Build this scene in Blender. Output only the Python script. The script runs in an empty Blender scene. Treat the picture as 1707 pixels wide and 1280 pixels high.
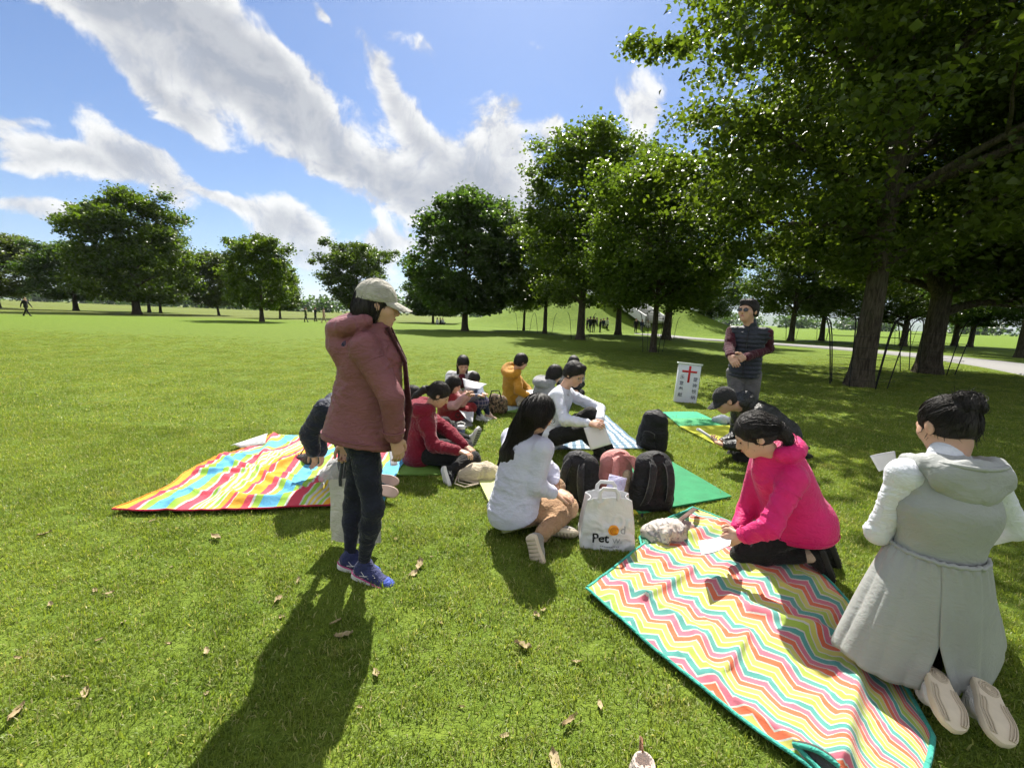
import bpy, math, random
import numpy as np
from mathutils import Vector, Matrix

SC = bpy.context.scene
COL = SC.collection
R_ = math.radians

# ------------------------------------------------------------------ camera
CAM_H = 1.45
FPX, CX, CY = 716.0, 853.5, 640.0          # focal length and centre in photograph pixels (1707 x 1280)
PITCH, ROLL = R_(8.9), R_(2.0)
_F = np.array([0, math.cos(PITCH), -math.sin(PITCH)])
_U0 = np.array([0, math.sin(PITCH), math.cos(PITCH)])
_R0 = np.array([1.0, 0, 0])
_R = math.cos(ROLL) * _R0 + math.sin(ROLL) * _U0
_U = -math.sin(ROLL) * _R0 + math.cos(ROLL) * _U0
CAMP = np.array([0, 0, CAM_H])

cam_d = bpy.data.cameras.new('camera')
cam_d.sensor_width = 36.0
cam_d.lens = 36.0 * FPX / 1707.0
cam_d.clip_start = 0.05
cam_d.clip_end = 12000
cam = bpy.data.objects.new('camera', cam_d)
COL.objects.link(cam)
cam.matrix_world = Matrix(((_R[0], _U[0], -_F[0], 0), (_R[1], _U[1], -_F[1], 0), (_R[2], _U[2], -_F[2], CAM_H), (0, 0, 0, 1)))
SC.camera = cam


def ray(px, py):
    d = _F + (px - CX) / FPX * _R - (py - CY) / FPX * _U
    return d / np.linalg.norm(d)


def G(px, py, z=0.0):
    """Point at height z seen at a photograph pixel."""
    d = ray(px, py)
    return CAMP + d * ((z - CAM_H) / d[2])


def W(px, py, Y):
    """Point seen at a photograph pixel, at distance Y ahead."""
    d = ray(px, py)
    return CAMP + d * (Y / d[1])


# ------------------------------------------------------------------ world, sun, exposure
SUN_EL, SUN_AZ = R_(52), R_(1)              # sun ahead of the camera, high (azimuth from +Y towards +X)
sun_dir = Vector((math.sin(SUN_AZ) * math.cos(SUN_EL), math.cos(SUN_AZ) * math.cos(SUN_EL), math.sin(SUN_EL)))
sl = bpy.data.lights.new('sun', 'SUN')
sl.energy = 4.9
sl.angle = R_(0.55)
sl.color = (1.0, 0.95, 0.86)
so = bpy.data.objects.new('sun', sl)
so.rotation_euler = sun_dir.to_track_quat('Z', 'Y').to_euler()
so.location = (0, 0, 60)
COL.objects.link(so)

SC.view_settings.view_transform = 'Standard'
SC.view_settings.look = 'None'
SC.view_settings.exposure = 1.12
SC.view_settings.gamma = 1.0
SC.view_settings.use_curve_mapping = False
SC.render.engine = 'CYCLES'
cy = SC.cycles
cy.use_denoising = True
cy.use_adaptive_sampling = True
cy.adaptive_threshold = 0.03
cy.max_bounces = 5
cy.diffuse_bounces = 2
cy.glossy_bounces = 2
cy.transmission_bounces = 4
cy.transparent_max_bounces = 6
cy.sample_clamp_indirect = 6.0
cy.caustics_reflective = False
cy.caustics_refractive = False


class NT:
    """Small helper for building node trees."""
    def __init__(s, tree):
        s.t = tree
        s.n = tree.nodes
        s.l = tree.links

    def new(s, typ, **kw):
        nd = s.n.new(typ)
        for k, v in kw.items():
            setattr(nd, k, v)
        return nd

    def set(s, sock, v):
        if isinstance(v, bpy.types.NodeSocket):
            s.l.new(v, sock)
        else:
            if hasattr(sock.default_value, '__len__') and not isinstance(v, (int, float)):
                v = tuple(v)
                if len(v) == 3 and len(sock.default_value) == 4:
                    v = v + (1.0,)
            sock.default_value = v

    def math(s, op, a, b=0.0, c=0.0, clamp=False):
        nd = s.new('ShaderNodeMath', operation=op)
        nd.use_clamp = clamp
        s.set(nd.inputs[0], a)
        s.set(nd.inputs[1], b)
        s.set(nd.inputs[2], c)
        return nd.outputs[0]

    def vmath(s, op, a, b=(0, 0, 0)):
        nd = s.new('ShaderNodeVectorMath', operation=op)
        s.set(nd.inputs[0], a)
        if op == 'SCALE':
            s.set(nd.inputs[3], b)
        else:
            s.set(nd.inputs[1], b)
        return nd.outputs['Value'] if op in ('LENGTH', 'DOT_PRODUCT', 'DISTANCE') else nd.outputs['Vector']

    def smooth(s, v, a, b, lo=0.0, hi=1.0):
        nd = s.new('ShaderNodeMapRange', interpolation_type='SMOOTHSTEP')
        s.set(nd.inputs[0], v)
        for i, x in enumerate((a, b, lo, hi)):
            s.set(nd.inputs[i + 1], x)
        return nd.outputs[0]

    def mix(s, f, a, b, blend='MIX'):
        nd = s.new('ShaderNodeMix', data_type='RGBA', blend_type=blend)
        s.set(nd.inputs[0], f)
        s.set(nd.inputs[6], a)
        s.set(nd.inputs[7], b)
        return nd.outputs[2]

    def noise(s, vec, scale, detail=4, rough=0.55, dist=0.0, lac=2.0):
        nd = s.new('ShaderNodeTexNoise')
        if vec is not None:
            s.set(nd.inputs['Vector'], vec)
        s.set(nd.inputs['Scale'], scale)
        s.set(nd.inputs['Detail'], detail)
        s.set(nd.inputs['Roughness'], rough)
        s.set(nd.inputs['Distortion'], dist)
        s.set(nd.inputs['Lacunarity'], lac)
        return nd.outputs[0]

    def sep(s, v):
        nd = s.new('ShaderNodeSeparateXYZ')
        s.set(nd.inputs[0], v)
        return nd.outputs

    def comb(s, x, y, z):
        nd = s.new('ShaderNodeCombineXYZ')
        for i, v in enumerate((x, y, z)):
            s.set(nd.inputs[i], v)
        return nd.outputs[0]

    def ramp(s, f, stops, interp='LINEAR'):
        nd = s.new('ShaderNodeValToRGB')
        s.set(nd.inputs[0], f)
        cr = nd.color_ramp
        cr.interpolation = interp
        while len(cr.elements) < len(stops):
            cr.elements.new(0.5)
        for e, (p, c) in zip(cr.elements, stops):
            e.position = p
            e.color = tuple(c) + (1.0,) if len(c) == 3 else c
        return nd.outputs[0]


def azel(px, py):
    d = ray(px, py)
    return math.atan2(d[0], d[1]), math.asin(d[2])


def build_world():
    w = bpy.data.worlds.new('World')
    SC.world = w
    w.use_nodes = True
    w.node_tree.nodes.clear()
    N = NT(w.node_tree)
    tc = N.new('ShaderNodeTexCoord')
    d = tc.outputs['Generated']
    sky = N.new('ShaderNodeTexSky', sky_type='NISHITA')
    sky.sun_disc = False
    sky.sun_elevation = SUN_EL
    sky.sun_rotation = SUN_AZ
    sky.altitude = 50
    sky.air_density = 1.0
    sky.dust_density = 0.6
    sky.ozone_density = 2.5
    x, y, z = N.sep(d)
    az = N.math('ARCTAN2', x, y)
    el = N.math('ARCSINE', z)
    # noise is sampled on a flat layer overhead so that clouds get smaller towards the horizon
    zz = N.math('ADD', N.math('MAXIMUM', z, 0.0), 0.16)
    pl = N.comb(N.math('DIVIDE', x, zz), N.math('DIVIDE', y, zz), 0.0)
    pl = N.vmath('ADD', pl, (3.1, 7.4, 0.0))
    warp = N.noise(pl, 1.3, 3, 0.5)
    n1 = N.noise(pl, 1.9, 6, 0.60, 0.25)
    n2 = N.noise(d, 11.0, 8, 0.64, 0.45)
    wv = N.noise(d, 3.2, 3, 0.55)
    n2b = N.noise(N.vmath('ADD', d, (5.2, 1.3, 0.7)), 3.2, 3, 0.55)
    azw = N.math('ADD', az, N.math('MULTIPLY', N.math('SUBTRACT', wv, 0.5), 0.22))
    elw = N.math('ADD', el, N.math('MULTIPLY', N.math('SUBTRACT', n2b, 0.5), 0.20))
    # cloud bodies seen in the photograph: (pixel, half length, half width, turn, weight)
    bodies = [((300, 50), 310, 92, 27, 1.0), ((455, 140), 165, 70, 42, 0.85), ((120, 10), 210, 60, 25, 0.8), ((545, 205), 85, 38, 35, 0.62),
              ((640, 120), 30, 80, -22, 0.66), ((705, 225), 48, 105, -38, 0.74), ((640, 305), 85, 40, 15, 0.66), ((775, 325), 100, 75, 25, 0.78),
              ((850, 230), 55, 90, -28, 0.66), ((935, 190), 30, 52, 10, 0.55), ((700, 65), 62, 25, 10, 0.44), ((320, 205), 120, 36, 27, 0.62),
              ((245, 300), 110, 36, 30, 0.85), ((120, 290), 120, 34, 8, 0.75), ((380, 345), 60, 18, 25, 0.6), ((570, 290), 40, 22, 10, 0.4), ((20, 290), 80, 30, 5, 0.5),
              ((500, 385), 65, 38, 20, 0.68), ((540, 440), 110, 45, 20, 0.55), ((660, 430), 60, 50, 0, 0.66), ((60, 380), 120, 26, 0, 0.5), ((820, 400), 130, 60, 20, 0.75),
              ((1050, 160), 45, 70, 0, 0.6), ((895, 62), 30, 12, 30, 0.4), ((525, 12), 14, 24, -30, 0.42), ((880, 150), 16, 20, 0, 0.34),
              ((1240, 330), 90, 60, 0, 0.7), ((1500, 120), 260, 120, 0, 0.6), ((-160, 120), 200, 70, 20, 0.6), ((1900, 250), 200, 100, 10, 0.6),
              ((30, 210), 60, 14, 0, 0.3), ((300, 430), 150, 24, 5, 0.45)]
    tot = None
    for (px, py), a, b, rot, wgt in bodies:
        a0, e0 = azel(px, py)
        a1, e1 = azel(px + 5, py)
        a2, e2 = azel(px, py - 5)
        sa = (abs(a1 - a0)) / 5
        se = (abs(e2 - e0)) / 5
        # photograph turns clockwise-positive with y down; elevation grows upward
        c, s = math.cos(R_(rot)), math.sin(R_(rot))
        dx = N.math('SUBTRACT', azw, a0)
        dy = N.math('SUBTRACT', elw, e0)
        u = N.math('ADD', N.math('MULTIPLY', dx, c / (a * sa)), N.math('MULTIPLY', dy, -s / (a * se)))
        v = N.math('ADD', N.math('MULTIPLY', dx, s / (b * sa)), N.math('MULTIPLY', dy, c / (b * se)))
        r2 = N.math('ADD', N.math('MULTIPLY', u, u), N.math('MULTIPLY', v, v))
        g = N.math('MULTIPLY', N.math('EXPONENT', N.math('MULTIPLY', r2, -0.95)), wgt)
        tot = g if tot is None else N.math('SUBTRACT', N.math('ADD', tot, g), N.math('MULTIPLY', N.math('MULTIPLY', tot, g), 0.75))
    # the rest of the sky carries the same kind of broken cloud
    front = N.smooth(N.math('ABSOLUTE', az), 1.05, 1.35)
    high = N.smooth(el, 0.60, 0.72)
    other = N.math('MULTIPLY', N.math('MAXIMUM', front, high), 0.52)
    tot = N.math('ADD', tot, other)
    nn = N.math('ADD', N.math('MULTIPLY', N.math('SUBTRACT', n1, 0.5), 0.75), N.math('MULTIPLY', N.math('SUBTRACT', n2, 0.5), 1.45))
    dens = N.math('ADD', tot, N.math('MULTIPLY', nn, 0.84))
    alpha = N.smooth(dens, 0.28, 0.54)
    thick = N.smooth(N.math('ADD', dens, N.math('MULTIPLY', N.math('SUBTRACT', warp, 0.5), 0.35)), 0.48, 1.02)
    n3 = N.noise(N.vmath('ADD', d, (0.0, 0.012, 0.030)), 11.0, 5, 0.60, 0.45)
    relief = N.math('SUBTRACT', n2, n3)
    white = N.ramp(N.math('ADD', N.math('MULTIPLY', relief, 2.4), 0.5), [(0.25, (0.66, 0.70, 0.78)), (0.55, (1.0, 1.0, 1.0)), (0.75, (1.15, 1.15, 1.13))])
    lit = N.mix(thick, white, N.mix(0.38, (0.34, 0.38, 0.46), white))
    sky_c = N.mix(1.0, sky.outputs[0], (0.062, 0.062, 0.062), 'MULTIPLY')
    sky_c = N.mix(1.0, sky_c, (0.66, 0.78, 0.96), 'MULTIPLY')
    cl_c = N.mix(1.0, lit, (0.39, 0.39, 0.39), 'MULTIPLY')
    # clouds near the horizon sink into haze
    hz = N.smooth(el, 0.0, 0.16, 0.45, 1.0)
    fin = N.mix(N.math('MULTIPLY', alpha, N.math('MULTIPLY', hz, 0.97)), sky_c, cl_c)
    below = N.smooth(z, -0.02, -0.004, 1.0, 0.0)
    fin = N.mix(below, fin, (0.05, 0.08, 0.03))
    bg = N.new('ShaderNodeBackground')
    N.set(bg.inputs[0], fin)
    bg.inputs[1].default_value = 1.0
    out = N.new('ShaderNodeOutputWorld')
    N.l.new(bg.outputs[0], out.inputs[0])
    w.cycles.sampling_method = 'MANUAL'
    w.cycles.sample_map_resolution = 512


build_world()


# ------------------------------------------------------------------ mesh helpers
def mesh_np(name, verts, faces, smooth=True):
    """faces: (n, 3) or (n, 4) integer array (or list of such arrays)."""
    if not isinstance(faces, list):
        faces = [faces]
    faces = [np.asarray(f, np.int64) for f in faces if len(f)]
    me = bpy.data.meshes.new(name)
    verts = np.asarray(verts, np.float32)
    me.vertices.add(len(verts))
    me.vertices.foreach_set('co', verts.ravel())
    loops = np.concatenate([f.ravel() for f in faces])
    sizes = np.concatenate([np.full(len(f), f.shape[1]) for f in faces])
    me.loops.add(len(loops))
    me.loops.foreach_set('vertex_index', loops.astype(np.int32))
    me.polygons.add(len(sizes))
    starts = np.concatenate([[0], np.cumsum(sizes)[:-1]])
    me.polygons.foreach_set('loop_start', starts.astype(np.int32))
    me.update(calc_edges=True)
    me.validate()
    if smooth:
        me.polygons.foreach_set('use_smooth', np.ones(len(me.polygons), bool))
    return me


class MB:
    """Collects boxes, tubes and sheets into one mesh."""
    def __init__(s):
        s.v = []
        s.f3 = []
        s.f4 = []
        s.n = 0

    def add(s, v, f4=(), f3=()):
        v = np.asarray(v, float)
        if len(f4):
            s.f4.append(np.asarray(f4) + s.n)
        if len(f3):
            s.f3.append(np.asarray(f3) + s.n)
        s.v.append(v)
        s.n += len(v)
        return s

    def box(s, c, size, rot=None, taper=1.0):
        hx, hy, hz = [q / 2 for q in size]
        v = np.array([[x * hx * (taper if z > 0 else 1), y * hy * (taper if z > 0 else 1), z * hz] for z in (-1, 1) for y in (-1, 1) for x in (-1, 1)])
        if rot is not None:
            v = v @ np.asarray(rot).T
        v = v + np.asarray(c)
        return s.add(v, [[0, 2, 3, 1], [4, 5, 7, 6], [0, 1, 5, 4], [2, 6, 7, 3], [0, 4, 6, 2], [1, 3, 7, 5]])

    def tube(s, pts, rad, n=8, cap=True, flat=1.0, up=(0, 0, 1)):
        pts = np.asarray(pts, float)
        m = len(pts)
        rad = np.broadcast_to(np.asarray(rad, float), (m,))
        T = np.gradient(pts, axis=0)
        T /= np.linalg.norm(T, axis=1, keepdims=True) + 1e-12
        up = np.asarray(up, float)
        A = np.cross(T, up)
        bad = np.linalg.norm(A, axis=1) < 0.05
        A[bad] = np.cross(T[bad], np.array([0.31, 0.9, 0.2]))
        A /= np.linalg.norm(A, axis=1, keepdims=True) + 1e-12
        B = np.cross(A, T)
        th = np.arange(n) * 2 * np.pi / n
        ring = (np.cos(th)[None, :, None] * A[:, None] + flat * np.sin(th)[None, :, None] * B[:, None]) * rad[:, None, None] + pts[:, None]
        v = ring.reshape(-1, 3)
        i = np.arange(m - 1)[:, None] * n
        j = np.arange(n)[None]
        j2 = (j + 1) % n
        f = np.stack([i + j, i + j2, i + n + j2, i + n + j], -1).reshape(-1, 4)
        s.add(v, f)
        if cap:
            for e, order in ((0, -1), (m - 1, 1)):
                s.add(np.vstack([ring[e], pts[e]]), f3=[[k, (k + 1) % n, n] if order > 0 else [(k + 1) % n, k, n] for k in range(n)])
        return s

    def grid(s, P, flip=False):
        """P: (a, b, 3) points."""
        a, b = P.shape[:2]
        i = np.arange(a - 1)[:, None] * b
        j = np.arange(b - 1)[None]
        f = np.stack([i + j, i + j + 1, i + b + j + 1, i + b + j], -1).reshape(-1, 4)
        if flip:
            f = f[:, ::-1]
        return s.add(P.reshape(-1, 3), f)

    def mesh(s, name, smooth=True):
        fs = []
        if s.f4:
            fs.append(np.concatenate(s.f4))
        if s.f3:
            fs.append(np.concatenate(s.f3))
        return mesh_np(name, np.concatenate(s.v), fs, smooth)


def link(name, me, mat=None, parent=None):
    o = bpy.data.objects.new(name, me)
    COL.objects.link(o)
    if mat is not None and me is not None and not me.materials:
        me.materials.append(mat)
    if parent is not None:
        o.parent = parent
    return o


def tag(o, label=None, cat=None, group=None, kind=None):
    for k, v in (('label', label), ('category', cat), ('group', group), ('kind', kind)):
        if v:
            o[k] = v
    return o


def thing(name, label, cat, loc=(0, 0, 0), group=None, rz=0.0):
    o = bpy.data.objects.new(name, None)
    o.empty_display_size = 0.1
    o.location = loc
    o.rotation_euler = (0, 0, rz)
    COL.objects.link(o)
    return tag(o, label, cat, group)


def copy_tree(o, parent=None):
    c = o.copy()
    COL.objects.link(c)
    c.parent = parent
    for ch in list(o.children):
        copy_tree(ch, c)
    return c


def bevel(o, w, seg=2):
    m = o.modifiers.new('bevel', 'BEVEL')
    m.width = w
    m.segments = seg
    m.limit_method = 'ANGLE'
    m.angle_limit = R_(35)
    return o


# value noise in numpy ------------------------------------------------
_rs = np.random.RandomState(5)
_tab = _rs.rand(64, 64, 64).astype(np.float32)


def vnoise(p):
    p = np.asarray(p, np.float32)
    i = np.floor(p).astype(np.int64)
    f = p - i
    f = f * f * (3 - 2 * f)
    i &= 63
    j = (i + 1) & 63
    x0, y0, z0 = i[:, 0], i[:, 1], i[:, 2]
    x1, y1, z1 = j[:, 0], j[:, 1], j[:, 2]
    fx, fy, fz = f[:, 0], f[:, 1], f[:, 2]
    a = _tab[x0, y0, z0] * (1 - fx) + _tab[x1, y0, z0] * fx
    b = _tab[x0, y1, z0] * (1 - fx) + _tab[x1, y1, z0] * fx
    c = _tab[x0, y0, z1] * (1 - fx) + _tab[x1, y0, z1] * fx
    d = _tab[x0, y1, z1] * (1 - fx) + _tab[x1, y1, z1] * fx
    return ((a * (1 - fy) + b * fy) * (1 - fz) + (c * (1 - fy) + d * fy) * fz) * 2 - 1


def fbm(p, octv=3):
    p = np.asarray(p, np.float32)
    r, a = 0, 1.0
    for k in range(octv):
        r = r + a * vnoise(p * (2.03 ** k) + 7.7 * k)
        a *= 0.5
    return r


# ------------------------------------------------------------------ materials
MATS = {}


def principled(name):
    m = bpy.data.materials.new(name)
    m.use_nodes = True
    N = NT(m.node_tree)
    b = N.n['Principled BSDF']
    return m, N, b


def fabric(name, col, rough=0.85, var=0.18, scale=7.0, weave=420.0, bump=0.45, sheen=0.15, col2=None, fold=0.0, spec=0.25):
    if name in MATS:
        return MATS[name]
    m, N, b = principled(name)
    tc = N.new('ShaderNodeTexCoord').outputs['Object']
    n = N.noise(tc, scale, 5, 0.6)
    dark = [c * (1 - var) for c in col]
    light = col2 if col2 else [min(1, c * (1 + var)) for c in col]
    c = N.mix(N.smooth(n, 0.3, 0.7), dark, light)
    N.set(b.inputs['Base Color'], c)
    b.inputs['Roughness'].default_value = rough
    b.inputs['Specular IOR Level'].default_value = spec
    b.inputs['Sheen Weight'].default_value = sheen
    b.inputs['Sheen Roughness'].default_value = 0.4
    fine = N.noise(tc, weave, 2, 0.6)
    h = N.math('MULTIPLY', fine, 0.10)
    v1 = N.vmath('MULTIPLY', tc, (1.0, 1.0, 1.9))
    for sc_, am_ in ((9.0, 1.5), (19.0, 0.8)):
        r1 = N.math('ABSOLUTE', N.math('SUBTRACT', N.noise(v1, sc_, 3, 0.5, 1.1), 0.5))
        r1 = N.math('POWER', N.math('SUBTRACT', 1.0, N.math('MULTIPLY', r1, 2.6), clamp=True), 4.0)
        h = N.math('ADD', h, N.math('MULTIPLY', r1, am_ * (1.0 + fold)))
    bm = N.new('ShaderNodeBump')
    bm.inputs['Strength'].default_value = bump
    bm.inputs['Distance'].default_value = 0.012
    N.set(bm.inputs['Height'], h)
    N.set(b.inputs['Normal'], bm.outputs[0])
    MATS[name] = m
    return m


def plain(name, col, rough=0.6, metal=0.0, spec=0.4, var=0.1, scale=12, bump=0.05, bscale=60, sss=0.0):
    if name in MATS:
        return MATS[name]
    m, N, b = principled(name)
    tc = N.new('ShaderNodeTexCoord').outputs['Object']
    n = N.noise(tc, scale, 4, 0.6)
    N.set(b.inputs['Base Color'], N.mix(n, [c * (1 - var) for c in col], [min(1, c * (1 + var)) for c in col]))
    b.inputs['Roughness'].default_value = rough
    b.inputs['Metallic'].default_value = metal
    b.inputs['Specular IOR Level'].default_value = spec
    if sss:
        b.inputs['Subsurface Weight'].default_value = sss
        b.inputs['Subsurface Radius'].default_value = (0.012, 0.005, 0.003)
        b.inputs['Subsurface Scale'].default_value = 0.6
    if bump:
        bm = N.new('ShaderNodeBump')
        bm.inputs['Strength'].default_value = bump
        bm.inputs['Distance'].default_value = 0.01
        N.set(bm.inputs['Height'], N.noise(tc, bscale, 3, 0.6))
        N.set(b.inputs['Normal'], bm.outputs[0])
    MATS[name] = m
    return m


def leaf_mat(name, dark, light, trans, gloss=0.35):
    """Leaves: diffuse with light passing through; each leaf has its own tone (attribute 'tone')."""
    m = bpy.data.materials.new(name)
    m.use_nodes = True
    N = NT(m.node_tree)
    N.n.clear()
    at = N.new('ShaderNodeAttribute', attribute_name='tone')
    oi = N.new('ShaderNodeObjectInfo').outputs['Random']
    f = N.math('ADD', at.outputs['Fac'], N.math('MULTIPLY', N.math('SUBTRACT', oi, 0.5), 0.25), clamp=True)
    c = N.mix(f, dark, light)
    d = N.new('ShaderNodeBsdfPrincipled')
    N.set(d.inputs['Base Color'], c)
    d.inputs['Roughness'].default_value = gloss
    d.inputs['Specular IOR Level'].default_value = 0.35
    t = N.new('ShaderNodeBsdfTranslucent')
    N.set(t.inputs['Color'], N.mix(1.0, c, trans, 'MULTIPLY'))
    mx = N.new('ShaderNodeMixShader')
    mx.inputs[0].default_value = 0.50
    N.l.new(d.outputs[0], mx.inputs[1])
    N.l.new(t.outputs[0], mx.inputs[2])
    o = N.new('ShaderNodeOutputMaterial')
    N.l.new(mx.outputs[0], o.inputs[0])
    return m

# ------------------------------------------------------------------ ground
def ground_material():
    m, N, b = principled('lawn_ground')
    geo = N.new('ShaderNodeNewGeometry').outputs['Position']
    n1 = N.noise(geo, 0.35, 5, 0.6)
    n2 = N.noise(geo, 3.0, 5, 0.65)
    n3 = N.noise(geo, 45.0, 3, 0.7)
    x, y, z = N.sep(geo)
    c = N.mix(N.smooth(n2, 0.32, 0.7), (0.110, 0.168, 0.022), (0.170, 0.228, 0.032))
    c = N.mix(N.math('MULTIPLY', N.smooth(n1, 0.45, 0.75), 0.5), c, (0.145, 0.200, 0.03))
    c = N.mix(N.math('MULTIPLY', N.smooth(n3, 0.4, 0.7), 0.55), c, (0.045, 0.085, 0.010))
    # mown stripes further out and the long dry grass at the far left edge of the lawn
    dist = N.vmath('LENGTH', geo)
    far = N.smooth(dist, 55, 75)
    n4 = N.noise(N.vmath('MULTIPLY', geo, (0.02, 0.09, 1.0)), 1.0, 4, 0.6)
    dry = N.mix(N.smooth(n4, 0.35, 0.65), (0.150, 0.140, 0.050), (0.105, 0.125, 0.035))
    west = N.smooth(N.math('ADD', x, N.math('MULTIPLY', y, 0.12)), 8.0, -12.0)
    c = N.mix(N.math('MULTIPLY', N.math('MULTIPLY', far, west), N.smooth(n4, 0.25, 0.6)), c, dry)
    c = N.mix(N.smooth(dist, 25, 60), c, N.mix(1.0, c, (0.98, 1.04, 0.85), 'MULTIPLY'))
    N.set(b.inputs['Base Color'], c)
    b.inputs['Roughness'].default_value = 0.9
    b.inputs['Specular IOR Level'].default_value = 0.1
    bm = N.new('ShaderNodeBump')
    bm.inputs['Strength'].default_value = 0.9
    bm.inputs['Distance'].default_value = 0.05
    N.set(bm.inputs['Height'], N.math('ADD', N.math('MULTIPLY', n3, 0.5), N.noise(geo, 14.0, 4, 0.7)))
    N.set(b.inputs['Normal'], bm.outputs[0])
    return m


M_LAWN = ground_material()
me = MB()
xs = np.concatenate([np.linspace(-4000, -200, 12), np.linspace(-150, 150, 61), np.linspace(200, 4000, 12)])
ys = np.concatenate([np.linspace(-400, -20, 6), np.linspace(-10, 200, 64), np.linspace(260, 7000, 24)])
XX, YY = np.meshgrid(xs, ys)
ZZ = 0.05 * fbm(np.stack([XX * 0.05, YY * 0.05, 0 * XX], -1).reshape(-1, 3)).reshape(XX.shape) * np.clip((np.hypot(XX, YY) - 12) / 30, 0, 1)
me.grid(np.stack([XX, YY, ZZ], -1))
ground = link('ground', me.mesh('ground'), M_LAWN)
tag(ground, 'sunlit mown park lawn stretching to the horizon', 'lawn', kind='structure')

# path on the right, curving behind the trees
pc = [G(1040, 552), G(1130, 563), G(1250, 571), G(1400, 581), G(1560, 595), G(1707, 613), G(1900, 645), G(2150, 700)]
pc = np.array(pc)
tt = np.linspace(0, len(pc) - 1, 60)
pcs = np.stack([np.interp(tt, np.arange(len(pc)), pc[:, k]) for k in range(3)], -1)
for _ in range(6):
    pcs[1:-1] = (pcs[:-2] + 2 * pcs[1:-1] + pcs[2:]) / 4
tan = np.gradient(pcs, axis=0)
nor = np.stack([-tan[:, 1], tan[:, 0], 0 * tan[:, 0]], -1)
nor /= np.linalg.norm(nor, axis=1, keepdims=True)
wob = 0.12 * vnoise(np.stack([tt * 2.1, 0 * tt, 0 * tt], -1))
PW = 1.75
m, N, b = principled('path_tarmac')
geo = N.new('ShaderNodeNewGeometry').outputs['Position']
N.set(b.inputs['Base Color'], N.mix(N.noise(geo, 2.0, 6, 0.7), (0.17, 0.168, 0.165), (0.26, 0.255, 0.25)))
b.inputs['Roughness'].default_value = 0.85
cols = []
for q in (-1, -0.98, 0.98, 1):
    pz = 0.05 if abs(q) < 0.99 else -0.08
    cols.append(pcs + nor * (q * (PW + wob))[:, None] + np.array([0, 0, pz]))
path = link('path', MB().grid(np.stack(cols, 1), flip=True).mesh('path'), m)
tag(path, 'pale tarmac path curving behind the trees on the right', 'path', kind='structure')

# mound with steps
MC = np.array([13.5, 66.0])


def mound_h(x, y):
    dx, dy = (x - MC[0]) / 24.0, (y - MC[1]) / 17.0
    r = np.sqrt(dx * dx + dy * dy)
    t = np.clip(1.0 - r, 0, 1)
    t = t * t * (3 - 2 * t)
    return 5.2 * np.minimum(t * 1.35, 1.0) ** 0.9


xs = np.linspace(MC[0] - 25, MC[0] + 25, 70)
ys = np.linspace(MC[1] - 18, MC[1] + 18, 50)
XX, YY = np.meshgrid(xs, ys)
ZZ = mound_h(XX, YY) + 0.12 * fbm(np.stack([XX * .4, YY * .4, 0 * XX], -1).reshape(-1, 3)).reshape(XX.shape) * (mound_h(XX, YY) > 0.3)
ZZ = np.where(mound_h(XX, YY) < 0.01, -0.15, ZZ)
mound = link('mound', MB().grid(np.stack([XX, YY, ZZ], -1)).mesh('mound'), M_LAWN)
tag(mound, 'grassy mound rising behind the trees with steps up it', 'mound', kind='structure')

M_CONC = plain('concrete_step', (0.42, 0.42, 0.40), 0.85, var=0.15)
M_RAIL = plain('white_rail', (0.75, 0.75, 0.73), 0.5)
sb = G(1092, 556)
st = thing('stairway', 'grey concrete steps with white rails climbing the grassy mound', 'steps', (sb[0], sb[1], 0), rz=0.62)
step_me = MB().box((0, 0, 0), (3.6, 0.95, 0.5)).mesh('step', False)
ns = 20
sdir = np.array([-math.sin(.62), math.cos(.62)])
srt = np.array([math.cos(.62), math.sin(.62)])
ztop = []
for i in range(ns):
    q = sb[:2] + sdir * (i * .66)
    zz = max(float(mound_h(np.array(q[0] + srt[0] * k), np.array(q[1] + srt[1] * k))) for k in (-1.8, 0, 1.8)) + .16
    zz = max(zz, .16 + i * .24)
    ztop.append(zz)
    o = link('step', step_me, M_CONC, st)
    o.location = (0, i * .66, zz - .25)
for sxx in (-1.95, 1.95):
    g_ = np.array([[(sxx + dx, i * .66, ztop[i] + dz) for dx, dz in ((-.16, -.7), (-.16, .40), (.16, .40), (.16, -.7))] for i in range(ns)])
    link('side_rail', MB().grid(g_).mesh('side_rail', False), M_RAIL, st)

# hills and far wood
def ridge(name, dist, x0, x1, hs, seed, mat, label, depth=600):
    n = 90
    xx = np.linspace(x0, x1, n)
    hh = np.interp(xx, np.linspace(x0, x1, len(hs)), hs) * (1 + 0.18 * fbm(np.stack([xx / (x1 - x0) * 14 + seed, 0 * xx, 0 * xx], -1), 4))
    rows = []
    for f, q in ((0, 0.0), (0.25, 0.45), (0.5, 0.85), (0.75, 1.0), (1.0, 0.9)):
        rows.append(np.stack([xx, np.full(n, dist + f * depth), hh * q - 2], -1))
    o = link(name, MB().grid(np.stack(rows, 0)).mesh(name), mat)
    return tag(o, label, 'hills', kind='structure')


m, N, b = principled('hill_cover')
geo = N.new('ShaderNodeNewGeometry').outputs['Position']
N.set(b.inputs['Base Color'], N.mix(N.noise(geo, 0.004, 5, 0.6), (0.04, 0.07, 0.03), (0.09, 0.13, 0.05)))
b.inputs['Roughness'].default_value = 1.0
ridge('hills', 4200, -6000, 5200, [60, 90, 120, 150, 110, 160, 190, 130, 150, 120, 90, 70], 3.3, m, 'blue distant hills along the horizon', 900)


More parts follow.
